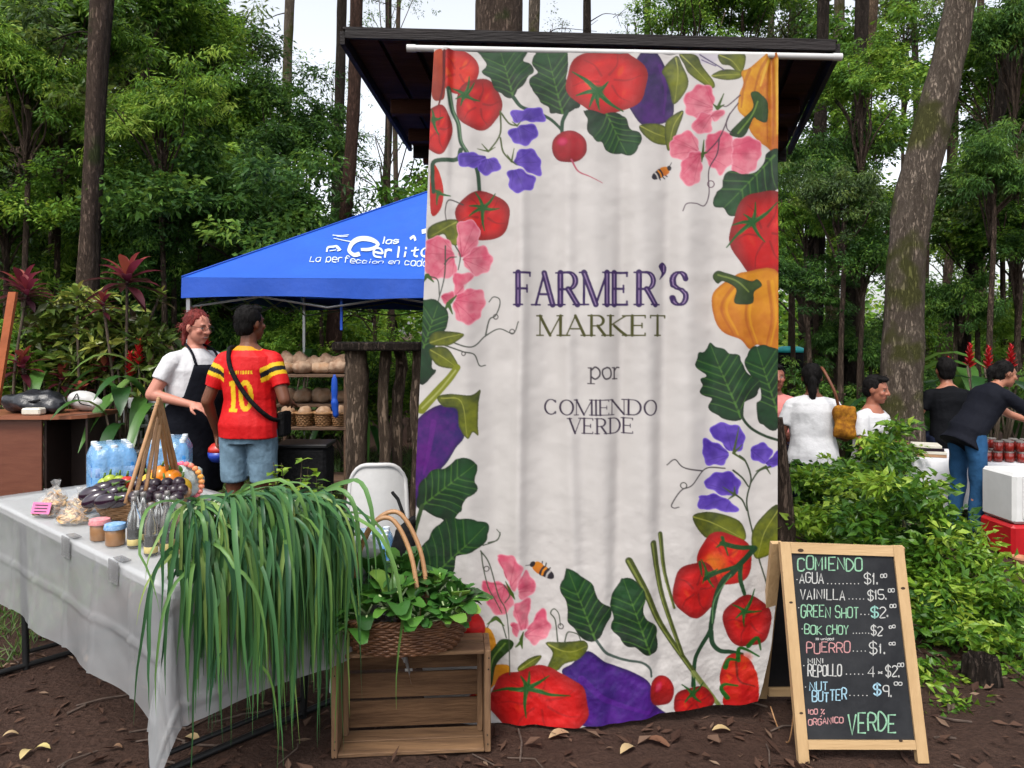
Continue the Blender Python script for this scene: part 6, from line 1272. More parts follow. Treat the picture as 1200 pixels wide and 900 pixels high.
def water(p, rz, nx, ny, lab):
    r = empty("water_pack", p, rz); tag(r, lab, "water pack", "shrink-wrapped packs of water bottles")
    for i in range(nx):
        for j in range(ny):
            b = link("bottle", wbm, None, r); b.location = ((i - (nx - 1) / 2) * .066, (j - (ny - 1) / 2) * .066, .002); link("cap", wcm, None, b); link("label", wlm, None, b)
    f = M(); W_, D_, H_ = nx * .066 + .006, ny * .066 + .006, .215; prof = [(0, .0), (.0, .165), (.018, .205), (.05, H_ + .006)]
    rings = []
    for ins, z in prof:
        hx, hy = W_ / 2 - ins, D_ / 2 - ins; ring = []
        for k in range(40):
            a = 2 * math.pi * k / 40; c_, s_ = math.cos(a), math.sin(a); q = (abs(c_) ** 6 + abs(s_) ** 6) ** (-1 / 6); sc_ = .004 * math.cos(k * 2.5); ring.append(((hx + sc_) * c_ * q, (hy + sc_) * s_ * q, z + .001))
        rings.append(ring)
    vs = [v for rg in rings for v in rg]; fs = [(i * 40 + k, i * 40 + (k + 1) % 40, (i + 1) * 40 + (k + 1) % 40, (i + 1) * 40 + k) for i in range(3) for k in range(40)] + [tuple(3 * 40 + k for k in range(40))]
    f._add(vs, fs); f.build("film", m_film, r, smooth=True)
p = P(131, 572, 3.73); water(Vector((p.x, 3.73, TZ + .006)), RZT - .25 + math.pi, 4, 3, "light blue pack of water bottles standing behind the eggplants")
p = P(199, 560, 3.93); water(Vector((p.x, 3.93, TZ + .006)), RZT - .5, 4, 3, "blue pack of water bottles behind the bamboo handle, next to the man's ball")
# ------------------------------------------------------------------ white chair with a pack on its seat
chx = P(446, 600, 3.45); ch = empty("plastic_chair", Vector((chx.x - .02, 3.42, 0)), .1); tag(ch, "white plastic chair with rounded back behind the leeks", "chair")
o = M(); vs, fs = [], []; nn = 21
for i in range(nn):
    for j in range(13):
        u = i / (nn - 1) * 2 - 1; v = j / 12; w = .140 * (1 - .10 * v * v); zt_ = .42 + .465 * v - (.075 * abs(u) ** 4.5 * v ** 3); vs.append((u * w, .14 + .05 * v - .04 * (1 - u * u) + .045 * 0, zt_))
for i in range(nn - 1):
    for j in range(12): a = i * 13 + j; fs.append((a, a + 13, a + 14, a + 1))
k = len(vs); vs += [(x, y + .010, z) for x, y, z in vs]; fs += [tuple(q + k for q in f[::-1]) for f in fs]; o._add(vs, fs); o.build("backrest", m_whitepaint, ch, smooth=True)
o = M(); edge = [(u * .140 * (1 - .10 * v * v), .14 + .05 * v - .04 * (1 - u * u), .42 + .465 * v - .075 * abs(u) ** 4.5 * v ** 3) for u, v in [(-1, t) for t in np.linspace(.1, 1, 8)] + [(t, 1) for t in np.linspace(-.9, .9, 13)] + [(1, t) for t in np.linspace(1, .1, 8)]]; o.tube(edge, .011, 7); o.build("back_rim", m_whitepaint, ch, smooth=True)
o = M(); o.box((0, -.02, .405), (.32, .34, .022), b=.009); o.build("seat", m_whitepaint, ch)
for sx in (-1, 1):
    for sy in (-1, 1): o = M(); o.tube([(sx * .135, sy * .14 - .02, .40), (sx * .16, sy * .17 - .02, -.004)], [.019, .015], 8); o.build("leg", m_whitepaint, ch, smooth=True, auto=50)
p = P(432, 690, 3.30); water(Vector((p.x, 3.34, .418)), .1, 3, 3, "blue pack of water bottles on the white chair's seat")
m_black = mat("black_fabric", (.008, .008, .009), .8, .4, 14, .5, 40, spec=.15)
o = M(); o.ell((0, 0, .17), (.075, .055, .17)); o.rc((-.03, 0, .30), (.03, 0, .35), .022, .02); o.rc((.03, -.03, .02), (.05, -.05, .3), .03, .02); bp_ = remesh(o, "backpack", .008, 4); bpo = link("backpack", bp_, m_black); bpo.location = (P(480, 620, 3.3).x, 3.22, .365); tag(bpo, "black bag hung on the white chair's side next to the banner", "bag")
hk = M(); hk.tube([(0, 0, .33), (-.05, .08, .42), (-.08, .12, .44)], .008, 6); hk.build("strap", m_black, bpo, smooth=True)

# ------------------------------------------------------------------ chalkboard
m_pine = mat("pale_pine", (.62, .42, .22), .55, .2, 4, .15, 20, stretch=(7, 7, .6), c2=(.50, .32, .155)); m_pine_h = mat("pale_pine_rail", (.62, .42, .22), .55, .2, 4, .15, 20, stretch=(.6, 7, 7), c2=(.50, .32, .155)); m_slate = mat("chalkboard_black", (.010, .011, .014), .62, .5, 4, .05, 60, c2=(.040, .042, .046), spec=.15); m_knot = mat("knot", (.05, .025, .012), .7, .2, 20)
K0, K1 = G(935, 893), G(1087, 893); K2, K3 = P(913, 635, 2.80), P(1057, 640, 2.80)
kc = (K0 + K1) / 2; kb = empty("chalkboard", kc); tag(kb, "pine-framed folding chalkboard with handwritten prices beside the banner", "chalkboard sign")
def kq(u, v, o=0.0):
    n = (K1 - K0).cross(K2 - K0).normalized(); n = n if n.y < 0 else -n
    return K0.lerp(K1, u).lerp(K2.lerp(K3, u), v) + n * o - kc
KN = (K1 - K0).cross(K2 - K0).normalized(); KN = KN if KN.y < 0 else -KN
def slab(quad, th, name, m, parent=kb): o = M(); o.poly(quad, th, -KN); return o.build(name, m, parent)
def kquad(u0, u1, v0, v1, off): return [kq(u0, v0, off), kq(u1, v0, off), kq(u1, v1, off), kq(u0, v1, off)]
sl_ = slab(kquad(0, .082, 0, 1, .012), .024, "stile", m_pine); slab(kquad(.915, 1, 0, 1, .012), .024, "stile", m_pine)
slab(kquad(.084, .913, .950, 1, .0115), .022, "rail", m_pine_h); slab(kquad(.084, .913, .060, .100, .0115), .022, "rail", m_pine_h)
slab(kquad(.078, .920, .095, .955, .004), .008, "slate", m_slate)
o = M()
for u, v, r1 in ((.16, .965, .008), (.045, .72, .005), (.05, .22, .005), (.955, .8, .006), (.8, .10, .005)): c_ = kq(u, v, .0125); ex = (K1 - K0).normalized(); ey = KN.cross(ex); o.poly([c_ + ex * math.cos(a) * r1 * 1.4 + ey * math.sin(a) * r1 * .8 for a in np.linspace(0, 5.6, 9)], .001, -KN)
o.build("knots", m_knot, kb)
back0, back1 = P(893, 819, 3.13), P(1040, 819, 3.13)
for a, b, e0, e1 in ((back0, K2, .0, .0), (back1, K3, 0, 0)):
    o = M(); d = (b - a); x = Vector((1, 0, 0)) * .020; yv = Vector((0, .024, 0)); t1 = b + Vector((0, .016, -.012)); o.poly([a - x - kc, a + x - kc, t1 + x - kc, t1 - x - kc], .024, Vector((0, 1, .2))); o.build("back_stile", m_pine, kb)
o = M(); o.box((back0 + back1) / 2 - kc + Vector((0, -.004, .012 + .02)), ((back1 - back0).length - .045, .02, .035), b=.002); o.build("back_rail", m_pine_h, kb)
o = M(); q = [back0 + Vector((.02, .0, .05)), back1 + Vector((-.02, 0, .05)), K3 + Vector((-.02, .03, -.05)), K2 + Vector((.02, .03, -.05))]; o.poly([v - kc for v in q], .006, Vector((0, 1, .2))); o.build("back_slate", m_slate, kb)
o = M(); o.tube([tuple(p) for p in spline([P(903, 828, 3.0) - kc, P(912, 850, 2.92) - kc + Vector((0, 0, -.01)), P(925, 868, 2.78) - kc, P(934, 800, 2.76) - kc], 6)], .0028, 5); o.build("cord", m_cane, kb, smooth=True)
def kproj(px, py):
    o_ = Vector((0, 0, EYE)); d = P(px, py, 1.0) - o_; pl = K0 + KN * .0052; t = (pl - o_).dot(KN) / d.dot(KN); return o_ + d * t - kc
def chalk(name, c): m = mat(name, c, .95, .5, 160, c2=tuple(k * .55 for k in c), spec=.05); return m
ck_w, ck_g, ck_p, ck_b, ck_c = chalk("chalk_white", (.66, .66, .64)), chalk("chalk_green", (.34, .62, .42)), chalk("chalk_pink", (.70, .36, .36)), chalk("chalk_blue", (.42, .66, .80)), chalk("chalk_aqua", (.36, .66, .58))
def kt(txt, x0, x1, yb, h, m, w=1.3, yb1=None, jit=.10): o = M(); hand_text(o, txt, x0, x1, yb, h, w, kproj, .0, 0, .32, jit, yb1=yb1); c_ = o.build("chalk_lettering", m, kb); return c_
def dots(x0, x1, y, n, m): 
    o = M()
    for k in range(n): x = x0 + (x1 - x0) * k / max(1, n - 1); ribbon(o, [(x - .6, y), (x + .6, y + U(-.3, .3))], 1.2, kproj, sm=False)
    o.build("chalk_dots", m, kb)
kt("COMIENDO", 935, 1010, 668, 14.5, ck_g, 1.7); kt("AGUA", 937, 965, 683, 12, ck_w); dots(970, 1006, 684, 9, ck_w); kt("$1.", 1013, 1030, 685, 13, ck_w); kt("00", 1032, 1039, 677, 4, ck_w, 1.0)
kt("VAINILLA", 938, 990, 702.5, 11.5, ck_w); dots(995, 1012, 702, 5, ck_w); kt("$15.", 1017, 1040, 703, 11.5, ck_w); kt("00", 1041, 1048, 694, 4, ck_w, 1.0)
kt("GREEN", 939, 973, 722.5, 13, ck_g, 1.5, 723); kt("SHOT", 979, 1006, 723.5, 13, ck_g); dots(1009, 1018, 720, 3, ck_w); kt("$", 1021, 1029, 722, 11, ck_c, 1.7); kt("2.", 1031, 1042, 723, 12, ck_w); kt("00", 1043, 1050, 712, 3.5, ck_w, 1.0)
kt("BOK", 943, 963, 743.5, 10, ck_g); kt("CHOY", 969, 994, 743.5, 10, ck_g); dots(1000, 1018, 742, 6, ck_w); kt("$2", 1021, 1034, 744, 10, ck_w); kt("00", 1042, 1049, 736, 3, ck_w, 1.0)
kt("la unidad", 956, 977, 750, 3, ck_w, .7)
kt("PUERRO", 945.5, 996, 765, 12, ck_p); dots(1000, 1014, 763, 4, ck_w); kt("$1.", 1019, 1039, 765, 12, ck_w); kt("00", 1042, 1049, 756, 3, ck_w, 1.0)
kt("MINI", 947, 965, 777.5, 6, ck_w, 1.1); kt("REPOLLO", 947, 986, 793, 13, ck_w, 1.5, 792); dots(992, 1011, 790, 5, ck_w); kt("4", 1017, 1025, 794, 13, ck_w); kt("x", 1029, 1034, 790, 5, ck_w, 1.2); kt("$2.", 1038, 1055, 793, 12, ck_w); kt("00", 1052, 1059, 781, 4, ck_w, 1.0)
kt("NUT", 949, 970, 808.5, 10, ck_b); kt("BUTTER", 952, 992, 823, 12, ck_b, 1.5, 820); dots(996, 1016, 815, 5, ck_w); kt("$", 1024, 1032, 815, 13, ck_b, 1.9); kt("9.", 1035, 1046, 817, 13, ck_w); kt("00", 1048, 1057, 803, 3.5, ck_w, 1.0)
kt("100 %", 947, 966, 837, 5.5, ck_p, 1.2); kt("ORGANICO", 947.5, 988, 849.5, 7, ck_p, 1.2, 847); o = M(); ribbon(o, [(961, 840), (963, 838.5)], 1.1, kproj, sm=False); o.build("chalk_accent", ck_p, kb); kt("VERDE", 994, 1050, 859.5, 22, ck_g, 2.0, 857)
for yy in ((683, 934), (716, 936), (741, 940), (785, 942), (809, 944)): dots(yy[1], yy[1] + 1, yy[0] - 4 if yy[0] != 785 else 780, 1, ck_w)
# single bright leaves lying on the soil
m_fl = leaf_mat("fallen_leaf", [(0, (.10, .035, .018)), (.5, (.35, .24, .14)), (1, (.48, .40, .16))], rough=.8, transl=.1)
for px, py, l, t, lab in [(30, 885, .07, .9, "pale yellow fallen leaf at the photo's lower corner"), (50, 878, .06, 1., "yellow-green fallen leaf curled beside the pale yellow one"), (12, 862, .05, .7, "beige fallen leaf on bare soil below the table skirt"), (137, 880, .04, .25, "small orange fallen leaf alone on the soil left of the cloth's corner"), (225, 868, .08, .5, "long tan fallen leaf between the table's black feet"),
                          (655, 862, .09, .5, "large tan fallen leaf under the banner's red tomato"), (632, 846, .06, .6, "crumpled pale leaf touching the banner's lower edge"), (770, 872, .09, .15, "reddish fallen leaf in front of the cut stump"), (845, 858, .07, .55, "curled beige leaf near the chalkboard's rope"), (735, 880, .08, .5, "tan fallen leaf lying between the stump and the photo's edge"), (1060, 880, .05, .5, "pale leaf behind the chalkboard's feet")]:
    p = G(px, py); z = float(gz(p.x, p.y)) + .006; a = U(0, 6.28); d = Vector((math.cos(a), math.sin(a), 0)); o = M(); o.blade([d * l * (k / 5 - .5) + Vector((0, 0, .012 * math.sin(math.pi * k / 5) + .004 * k / 5)) for k in range(6)], l * .45, fold=.3, tint=t); q = o.build("fallen_leaf", m_fl, None, smooth=True); q.location = (p.x, p.y, z); tag(q, lab, "leaf", "fallen leaves")
o = M(); c = G(1150, 796); o.lathe([(.08, -.05), (.07, .03), (.066, .08), (.06, .10), (.045, .07), (.02, .06)], n=22, lobes=7, lamp=.16); q = o.build("tree_stump", m_bark_dark, None, smooth=True); q.location = (c.x, c.y, 0); tag(q, "dark rotten tree stump on the soil behind the chalkboard", "stump")
# ================================================================== PEOPLE
def skin_mat(): return vcol_mat("skin", .5, .35, .06, 90)
m_skin = skin_mat()
def cloth_mat(name, c, var=.12, rough=.8): return mat(name, c, rough, var, 9, .5, 16, spec=.08)
def loft(mb, rings, mx=None, n=20):
    vs, fs = [], []
    for z, rx, ry, yo in rings:
        for k in range(n):
            a = 2 * math.pi * k / n; p = Vector((rx * math.cos(a), yo + ry * math.sin(a), z)); vs.append(mx @ p if mx is not None else p)
    m = len(rings)
    for i in range(m - 1):
        for k in range(n): fs.append((i * n + k, i * n + (k + 1) % n, (i + 1) * n + (k + 1) % n, (i + 1) * n + k))
    fs += [tuple(range(n))[::-1], tuple((m - 1) * n + k for k in range(n))]; mb._add(vs, fs)
def hand(mb, w, d, nrm, curl=.5, s=1.0, thumb=1, fr=.0088):
    d = Vector(d).normalized(); nrm = Vector(nrm); nrm = (nrm - d * nrm.dot(d)).normalized(); x = d.cross(nrm) * thumb
    mb.ell(w + d * .052 * s, (1, 1, 1), Matrix((x * .040 * s, d * .056 * s, nrm * .017 * s)).transposed()); mb.rc(w - d * .02, w + d * .03 * s, .026 * s, .026 * s)
    for i, L in enumerate((.078, .088, .082, .064)):
        off = (1.5 - i) * .0215 * s; b = w + d * .092 * s + x * off; dd = (d + x * (1.5 - i) * .07).normalized(); L *= s
        p1 = b + (dd * math.cos(curl * .6) + nrm * math.sin(curl * .6)) * L * .5; p2 = p1 + (dd * math.cos(curl * 1.5) + nrm * math.sin(curl * 1.5)) * L * .5
        mb.rc(b - d * .02, p1, fr * s * 1.05, fr * s, 8); mb.rc(p1, p2, fr * s, fr * s * .85, 8)
    b = w + d * .028 * s + x * .030 * s; t1 = b + (d * .65 + x * .75 + nrm * .25).normalized() * .042 * s; t2 = t1 + (d * .85 + x * .15 + nrm * .5).normalized() * .032 * s; mb.rc(b, t1, .0125 * s, .0105 * s, 8); mb.rc(t1, t2, .0105 * s, .0085 * s, 8)
class Person: pass
def person(label, loc, rz, k=1.0, pelvis=.92, girth=1.0, lean=0.0, twist=0.0, head=(0, 0, 0), arms=None, legs=None, skin=(150, 96, 72), voxel=.0065, hands=None, smile=False, fr=.0088, lips=(120, 60, 56)):
    """body in its own frame: x to the person's right, y forward, z up"""
    q = Person(); root = empty("person", loc, rz); tag(root, label, "person"); q.root = root
    B = Vector((0, 0, pelvis)); RU = Matrix.Rotation(twist, 3, 'Z') @ Matrix.Rotation(-lean, 3, 'X')
    q.up = up = lambda p: B + RU @ ((Vector(p) - Vector((0, 0, .92))) * k)
    UM = Matrix.Translation(B) @ RU.to_4x4() @ Matrix.Scale(k, 4) @ Matrix.Translation((0, 0, -.92)); q.UM = UM; g = girth; q.g = g; q.k = k
    q.body_rings = [(.84, .150 * g, .105 * g, 0), (.92, .168 * g, .118 * g, -.005), (1.0, .155 * g, .110 * g, .005 * g), (1.08, .145 * g, .106 * g, .01 * g), (1.17, .152 * g, .110 * g, .008), (1.28, .168 * (g + 1) / 2, .116 * (g + 1) / 2, .004), (1.36, .160, .098, -.004), (1.405, .10, .075, -.008), (1.44, .056, .06, -.008)]
    mb = M(); loft(mb, q.body_rings, UM)
    S = [up((sx * .168 * (g * .35 + .65), -.008, 1.338)) for sx in (-1, 1)]; q.S = S
    arms = arms or [((-.25, -.03, 1.07), (-.27, .06, .83)), ((.25, -.03, 1.07), (.27, .06, .83))]; q.E = [Vector(a[0]) for a in arms]; q.Wr = [Vector(a[1]) for a in arms]
    for i in (0, 1):
        mb.rc(up(((2 * i - 1) * .05, -.008 + .002 * i, 1.378)), S[i], .044 * k, .048 * k); mb.rc(S[i], q.E[i], .049 * k * (g * .5 + .5), .040 * k * (g * .5 + .5)); mb.rc(q.E[i], q.Wr[i], .039 * k * (g * .4 + .6), .026 * k)
        hd = hands[i] if hands else None; d = (q.Wr[i] - q.E[i]).normalized() if not hd or hd[0] is None else Vector(hd[0]); nn = Vector(hd[1]) if hd else Vector(((1 if i == 0 else -1) * .9, .3, 0))
        hand(mb, q.Wr[i] + d * .015, d, nn, hd[2] if hd else .5, k * .98, (1 if i == 0 else -1) * (hd[3] if hd and len(hd) > 3 else 1), fr)
    s_ = pelvis / .92
    legs = legs or [((-.095, .01, .49 * s_), (-.10, -.03, .085)), ((.095, .02, .49 * s_), (.10, -.02, .085))]; q.Hp = [Vector((sx * .092 * (g * .5 + .5), 0, pelvis - .03)) for sx in (-1, 1)]; q.Kn = [Vector(a[0]) for a in legs]; q.An = [Vector(a[1]) for a in legs]
    for i in (0, 1):
        mb.rc(q.Hp[i], q.Kn[i], .082 * k * g, .056 * k * (g * .4 + .6)); c = q.Kn[i].lerp(q.An[i], .35) + Vector((0, -.012, 0)); mb.rc(q.Kn[i], c, .054 * k, .053 * k); mb.rc(c, q.An[i], .053 * k, .034 * k); f = q.An[i] + Vector((0, .14 * k, -.05)); mb.rc(q.An[i] + Vector((0, -.02, -.045)), f, .036 * k, .030 * k)
    HR = RU @ Euler(head).to_matrix(); hc = up((0, .012, 1.572)); q.hc, q.HR = hc, HR; q.h = hh = lambda p: hc + HR @ (Vector(p) * k)
    mb.rc(up((0, -.01, 1.40)), hh((0, -.018, -.06)), .054 * k, .050 * k); HM = lambda: HR * k
    mb.ell(hh((0, -.008, .022)), (1, 1, 1), HR @ Matrix.Diagonal(Vector((.074, .093, .092))) * k, 20, 14); mb.ell(hh((0, .022, -.04)), (1, 1, 1), HR @ Matrix.Diagonal(Vector((.060 * (g * .4 + .6), .066, .072))) * k, 16, 12); mb.rc(hh((0, .055, -.088)), hh((0, .060, -.088)), .024 * k, .022 * k)
    mb.rc(hh((0, .086, .018)), hh((0, .106, -.022)), .009 * k, .0135 * k, 10); mb.rc(hh((-.013, .092, -.024)), hh((.013, .092, -.024)), .009 * k, .009 * k, 8)
    mb.rc(hh((-.034, .076, .028)), hh((.034, .076, .028)), .011 * k, .011 * k, 8); mb.rc(hh((-.02, .080, -.060)), hh((.02, .080, -.060)), .009 * k, .009 * k, 8)
    for sx in (-1, 1): mb.ell(hh((sx * .042, .062, -.02)), (.022 * k, .02 * k, .02 * k)); mb.ell(hh((sx * .076, -.008, -.004)), (1, 1, 1), HR @ Matrix.Diagonal(Vector((.010, .020, .031))) * k)
    me = remesh(mb, "body", voxel, 4, .5); nv = len(me.vertices); co = np.empty(nv * 3, np.float32); me.vertices.foreach_get("co", co); co = co.reshape(-1, 3)
    col = np.tile(np.append(lin(skin), 1).astype(np.float32), (nv, 1)); loc_h = (co - np.array(hc)) @ np.array(HR) / k
    def paint(c, r, rgb, a=1.0, el=(1, 1, 1)):
        d = np.sqrt((((loc_h - np.array(c)) / np.array(el)) ** 2).sum(1)); w = np.clip((r - d) / (r * .35), 0, 1)[:, None] * a; col[:, :3] = col[:, :3] * (1 - w) + lin(rgb) * w
    for sx in (-1, 1):
        paint((sx * .032, .083, .006), .015, (200, 190, 184), .8, (1, 2, .62)); paint((sx * .032, .083, .006), .0085, (26, 16, 14), 1, (1, 2, .9)); paint((sx * .033, .085, .028), .020, (38, 24, 20), .75, (1.1, 2, .28)); paint((sx * .042, .07, -.025), .024, (190, 96, 84), .25)
    paint((0, .085, -.060), .026, lips, .8, (1.15, 2, .40))
    if smile: paint((0, .088, -.059), .017, (225, 215, 205), .9, (1.25, 2, .32))
    a = me.attributes.new("Col", 'FLOAT_COLOR', 'POINT'); a.data.foreach_set("color", col.ravel()); q.body = link("body", me, m_skin, root); return q
def wrinkle(me, amp=.004, fr=(28, 19, 23), seed=0.0):
    n = len(me.vertices); co = np.empty(n * 3, np.float32); me.vertices.foreach_get("co", co); co = co.reshape(-1, 3); no = np.empty(n * 3, np.float32); me.vertices.foreach_get("normal", no); no = no.reshape(-1, 3)
    w = np.sin(co[:, 0] * fr[0] + co[:, 2] * 9 + seed + 2 * np.sin(co[:, 2] * 11)) * .5 + np.sin(co[:, 2] * fr[2] + co[:, 0] * 12 + 1.3 * np.sin(co[:, 1] * 17 + seed)) * .6 + .3 * np.sin(co[:, 1] * 41 + co[:, 2] * 33)
    co += no * (w * amp)[:, None]; me.vertices.foreach_set("co", co.ravel()); me.update(); return co
def top_(q, name, m, hem=.84, sl=.5, ease=.014, col=None, voxel=.007, loose=1.0, neck=1.425):
    mb = M(); rings = [(hem, q.body_rings[1][1] * loose + ease, q.body_rings[1][2] * loose + ease, 0)] + [(z, rx + ease * (1.0 if z > 1.3 else loose * 1.3), ry + ease * (1 if z > 1.3 else loose * 1.3), yo) for z, rx, ry, yo in q.body_rings if z > hem + .03 and z < 1.40] + [(neck - .012, .085, .075, -.008), (neck, .068, .068, -.008)]
    loft(mb, rings, q.UM)
    for i in (0, 1):
        e = q.S[i].lerp(q.E[i], sl * 1.2); mb.rc(q.up(((2 * i - 1) * .055, -.008 + .002 * i, 1.372)), q.S[i], .050 * q.k, .056 * q.k * (q.g * .4 + .6)); mb.rc(q.up(((2 * i - 1) * .05, -.006 + .002 * i, 1.28)), q.S[i], .085 * q.k, .052 * q.k); r0, r1 = .060 * q.k * (q.g * .5 + .5), .057 * q.k * (q.g * .5 + .5); mb.tube([q.S[i].lerp(q.E[i], .02), q.S[i].lerp(e, .5), e], [r0, r0 * .98, r1], 16)
        if sl > .9: mb.tube([q.S[i], q.E[i], q.E[i].lerp(q.Wr[i], .92)], [r0, .05 * q.k, .038 * q.k], 14)
    me = remesh(mb, name, voxel, 3); co = wrinkle(me, .0048, seed=U(0, 6))
    if col:
        c = np.ones((len(co), 4), np.float32); c[:, :3] = col(co, q); a = me.attributes.new("Col", 'FLOAT_COLOR', 'POINT'); a.data.foreach_set("color", c.ravel())
    return link(name, me, m, q.root)
def bottoms(q, name, m, to=.5, ease=.016, voxel=.008, full=False):
    mb = M(); R_ = [(z, rx + ease, ry + ease, yo) for z, rx, ry, yo in q.body_rings if z < .95]; R_.append((.975, R_[-1][1] - .012, R_[-1][2] - .010, 0)); loft(mb, [(.80, R_[0][1] * .95, R_[0][2], 0)] + R_, q.UM if not full else None or q.UM)
    for i in (0, 1):
        r = (.082 * q.g * q.k + ease); kn = q.Kn[i]; mb.rc(q.Hp[i] + Vector((0, 0, .02)), q.Hp[i].lerp(kn, .3), r, r)
        if full: mb.tube([q.Hp[i], q.Hp[i].lerp(kn, .5), kn, kn.lerp(q.An[i], .5), q.An[i] + Vector((0, 0, -.01))], [r, r * .92, .066 * q.k + ease * .5, .060 * q.k + ease * .4, .050 * q.k + ease * .4], 16)
        else: e = q.Hp[i].lerp(kn, to * 2); mb.tube([q.Hp[i], q.Hp[i].lerp(e, .5), e], [r, r * .97, r * .90], 18)
    me = remesh(mb, name, voxel, 3); wrinkle(me, .0035, (33, 20, 29), U(0, 6)); return link(name, me, m, q.root)
def shoes(q, m):
    for i in (0, 1):
        mb = M(); a = q.An[i]; mb.rc(a + Vector((0, -.035, -.045)), a + Vector((0, .15 * q.k, -.052)), .044 * q.k, .036 * q.k); mb.rc(a + Vector((0, -.03, -.02)), a + Vector((0, .03, -.03)), .045 * q.k, .04 * q.k); link("shoe", remesh(mb, "shoe", .008, 3), m, q.root)
m_hair_b = mat("hair_black", (.007, .006, .006), .75, .4, 30, .5, 70, spec=.12, stretch=(1, 1, .2)); m_hair_r = mat("hair_red", (.15, .014, .010), .55, .4, 30, .8, 70, spec=.25, stretch=(1, 1, .2))
def hair(q, m, kind="short"):
    mb = M(); h = q.h; D = lambda a, b, c: q.HR @ Matrix.Diagonal(Vector((a, b, c))) * q.k
    mb.ell(h((0, -.022, .040)), (1, 1, 1), D(.083, .092, .090), 18, 12)
    if kind == "short": mb.ell(h((0, -.048, -.005)), (1, 1, 1), D(.074, .062, .075), 14, 10); mb.ell(h((0, .03, .098)), (1, 1, 1), D(.06, .06, .026))
    else: mb.ell(h((0, -.05, -.01)), (1, 1, 1), D(.070, .056, .072), 14, 10)
    if kind == "bun": mb.ell(h((0, -.125, -.02)), (.040 * q.k,) * 3); mb.rc(h((.03, -.08, -.03)), h((.055, -.06, -.13)), .022, .012); mb.rc(h((-.03, -.08, -.03)), h((-.055, -.06, -.13)), .022, .012)
    if kind == "pony": mb.rc(h((0, -.115, .0)), h((0, -.135, -.09)), .030, .034); mb.rc(h((0, -.135, -.09)), h((0, -.118, -.21)), .034, .016)
    if kind == "low": mb.ell(h((0, -.118, .02)), (.046 * q.k, .04 * q.k, .042 * q.k)); mb.rc(h((0, -.13, .0)), h((0, -.13, -.10)), .028, .012)
    me = remesh(mb, "hair", .007, 2); n = len(me.vertices); co = np.empty(n * 3, np.float32); me.vertices.foreach_get("co", co); co = co.reshape(-1, 3)
    l = (co - np.array(q.hc)) @ np.array(q.HR) / q.k; face = (l[:, 1] > .035) & (l[:, 2] < .062)       # keep the forehead clear
    no = np.empty(n * 3, np.float32); me.vertices.foreach_get("normal", no); no = no.reshape(-1, 3); st = (np.sin(l[:, 0] * 260 + 3 * np.sin(l[:, 2] * 30)) * .0014 + np.sin(l[:, 0] * 91 + l[:, 2] * 33) * .0018)
    co += no * st[:, None] * q.k; co[face] -= no[face] * .03 * q.k; me.vertices.foreach_set("co", co.ravel()); me.update(); ho = link("hair", me, m, q.root)
    sb = M(); ok = np.where(~face & (l[:, 2] > -.09))[0]
    for vi in NR.choice(ok, min(420, len(ok)), replace=False):
        p = Vector(co[vi].tolist()); nn = Vector(no[vi].tolist()); dn = q.HR @ Vector((0, -.55, -.6)); t_ = (dn - nn * dn.dot(nn)); t_ = (t_ + Vector((U(-.4, .4), U(-.4, .4), U(-.3, .3)))).normalized(); L_ = U(.03, .06) * q.k * (1 if kind != "short" else .6)
        sb.blade([p - nn * .002, p + t_ * L_ * .5 + nn * .003, p + t_ * L_ + nn * U(-.002, .004)], U(.0025, .005), up=nn, fold=.2)
    sb.build("hair_strands", m, ho); return ho
# --- man in the red football shirt, back to us
def jersey(co, q):
    c = np.tile(lin((206, 16, 20)), (len(co), 1)); Y_, K_, G_ = lin((232, 186, 30)), lin((18, 18, 26)), lin((40, 110, 60)); x, y, z = co[:, 0], co[:, 1], co[:, 2]
    for i in (0, 1):
        s, e = np.array(q.S[i]), np.array(q.E[i]); d = e - s; L = np.linalg.norm(d); d /= L; t = (co - s) @ d; r = np.linalg.norm(co - s - t[:, None] * d, axis=1); sx = -1 if i == 0 else 1
        side = (x * sx > .115); tt = t - .25 * np.clip(.17 - np.abs(x), 0, .1)
        for a, b, cc in ((.035, .062, Y_), (.062, .092, K_), (.092, .118, Y_)): c[side & (tt > a) & (tt < b) & (r < .11)] = cc
    bk = y < 0; top = 1.37 * 1.0
    X = (x + .0); Z = z - q.up((0, 0, 1.115)).z
    one = (np.abs(X + .048) < .016) & (np.abs(Z) < .095) | (np.abs(X + .048) < .030) & (np.abs(Z + .092) < .010) | (np.abs(X + .065) < .014) & (np.abs(Z - .075) < .014); ro = ((X - .035) / .047) ** 2 + (Z / .10) ** 2; ri = ((X - .035) / .019) ** 2 + (Z / .068) ** 2
    c[bk & (one | ((ro < 1) & (ri > 1)))] = Y_
    zn = z - q.up((0, 0, 1.262)).z
    for j in range(10): c[bk & (np.abs(X + .070 - j * .0155) < (.0045 if j % 3 else .006)) & (np.abs(zn) < .011)] = Y_
    c[(z > q.up((0, 0, 1.402)).z) & (np.abs(x) < .10)] = Y_ * .6 + .2 * lin((220, 20, 20)); return c
mp = P(291, 600, 5.0); man = person("man in a red and yellow football shirt with number 10, back turned", (mp.x, 5.0, 0), R(-6), 1.0, .905, 1.0, .03, 0, (.08, 0, -.45),
    arms=[((-.265, -.03, 1.055), (-.262, .10, .835)), ((.265, -.05, 1.07), (.20, .17, 1.03))], hands=[((0, .25, -1), (1, .1, 0), .9), ((-.3, .9, .1), (-.5, 0, -1), .8)], skin=(112, 68, 48), voxel=.006)
m_jersey = vcol_mat("football_shirt", .6, .25, .25, 30); top_(man, "shirt", m_jersey, .835, .56, .018, jersey, .0055, 1.05)
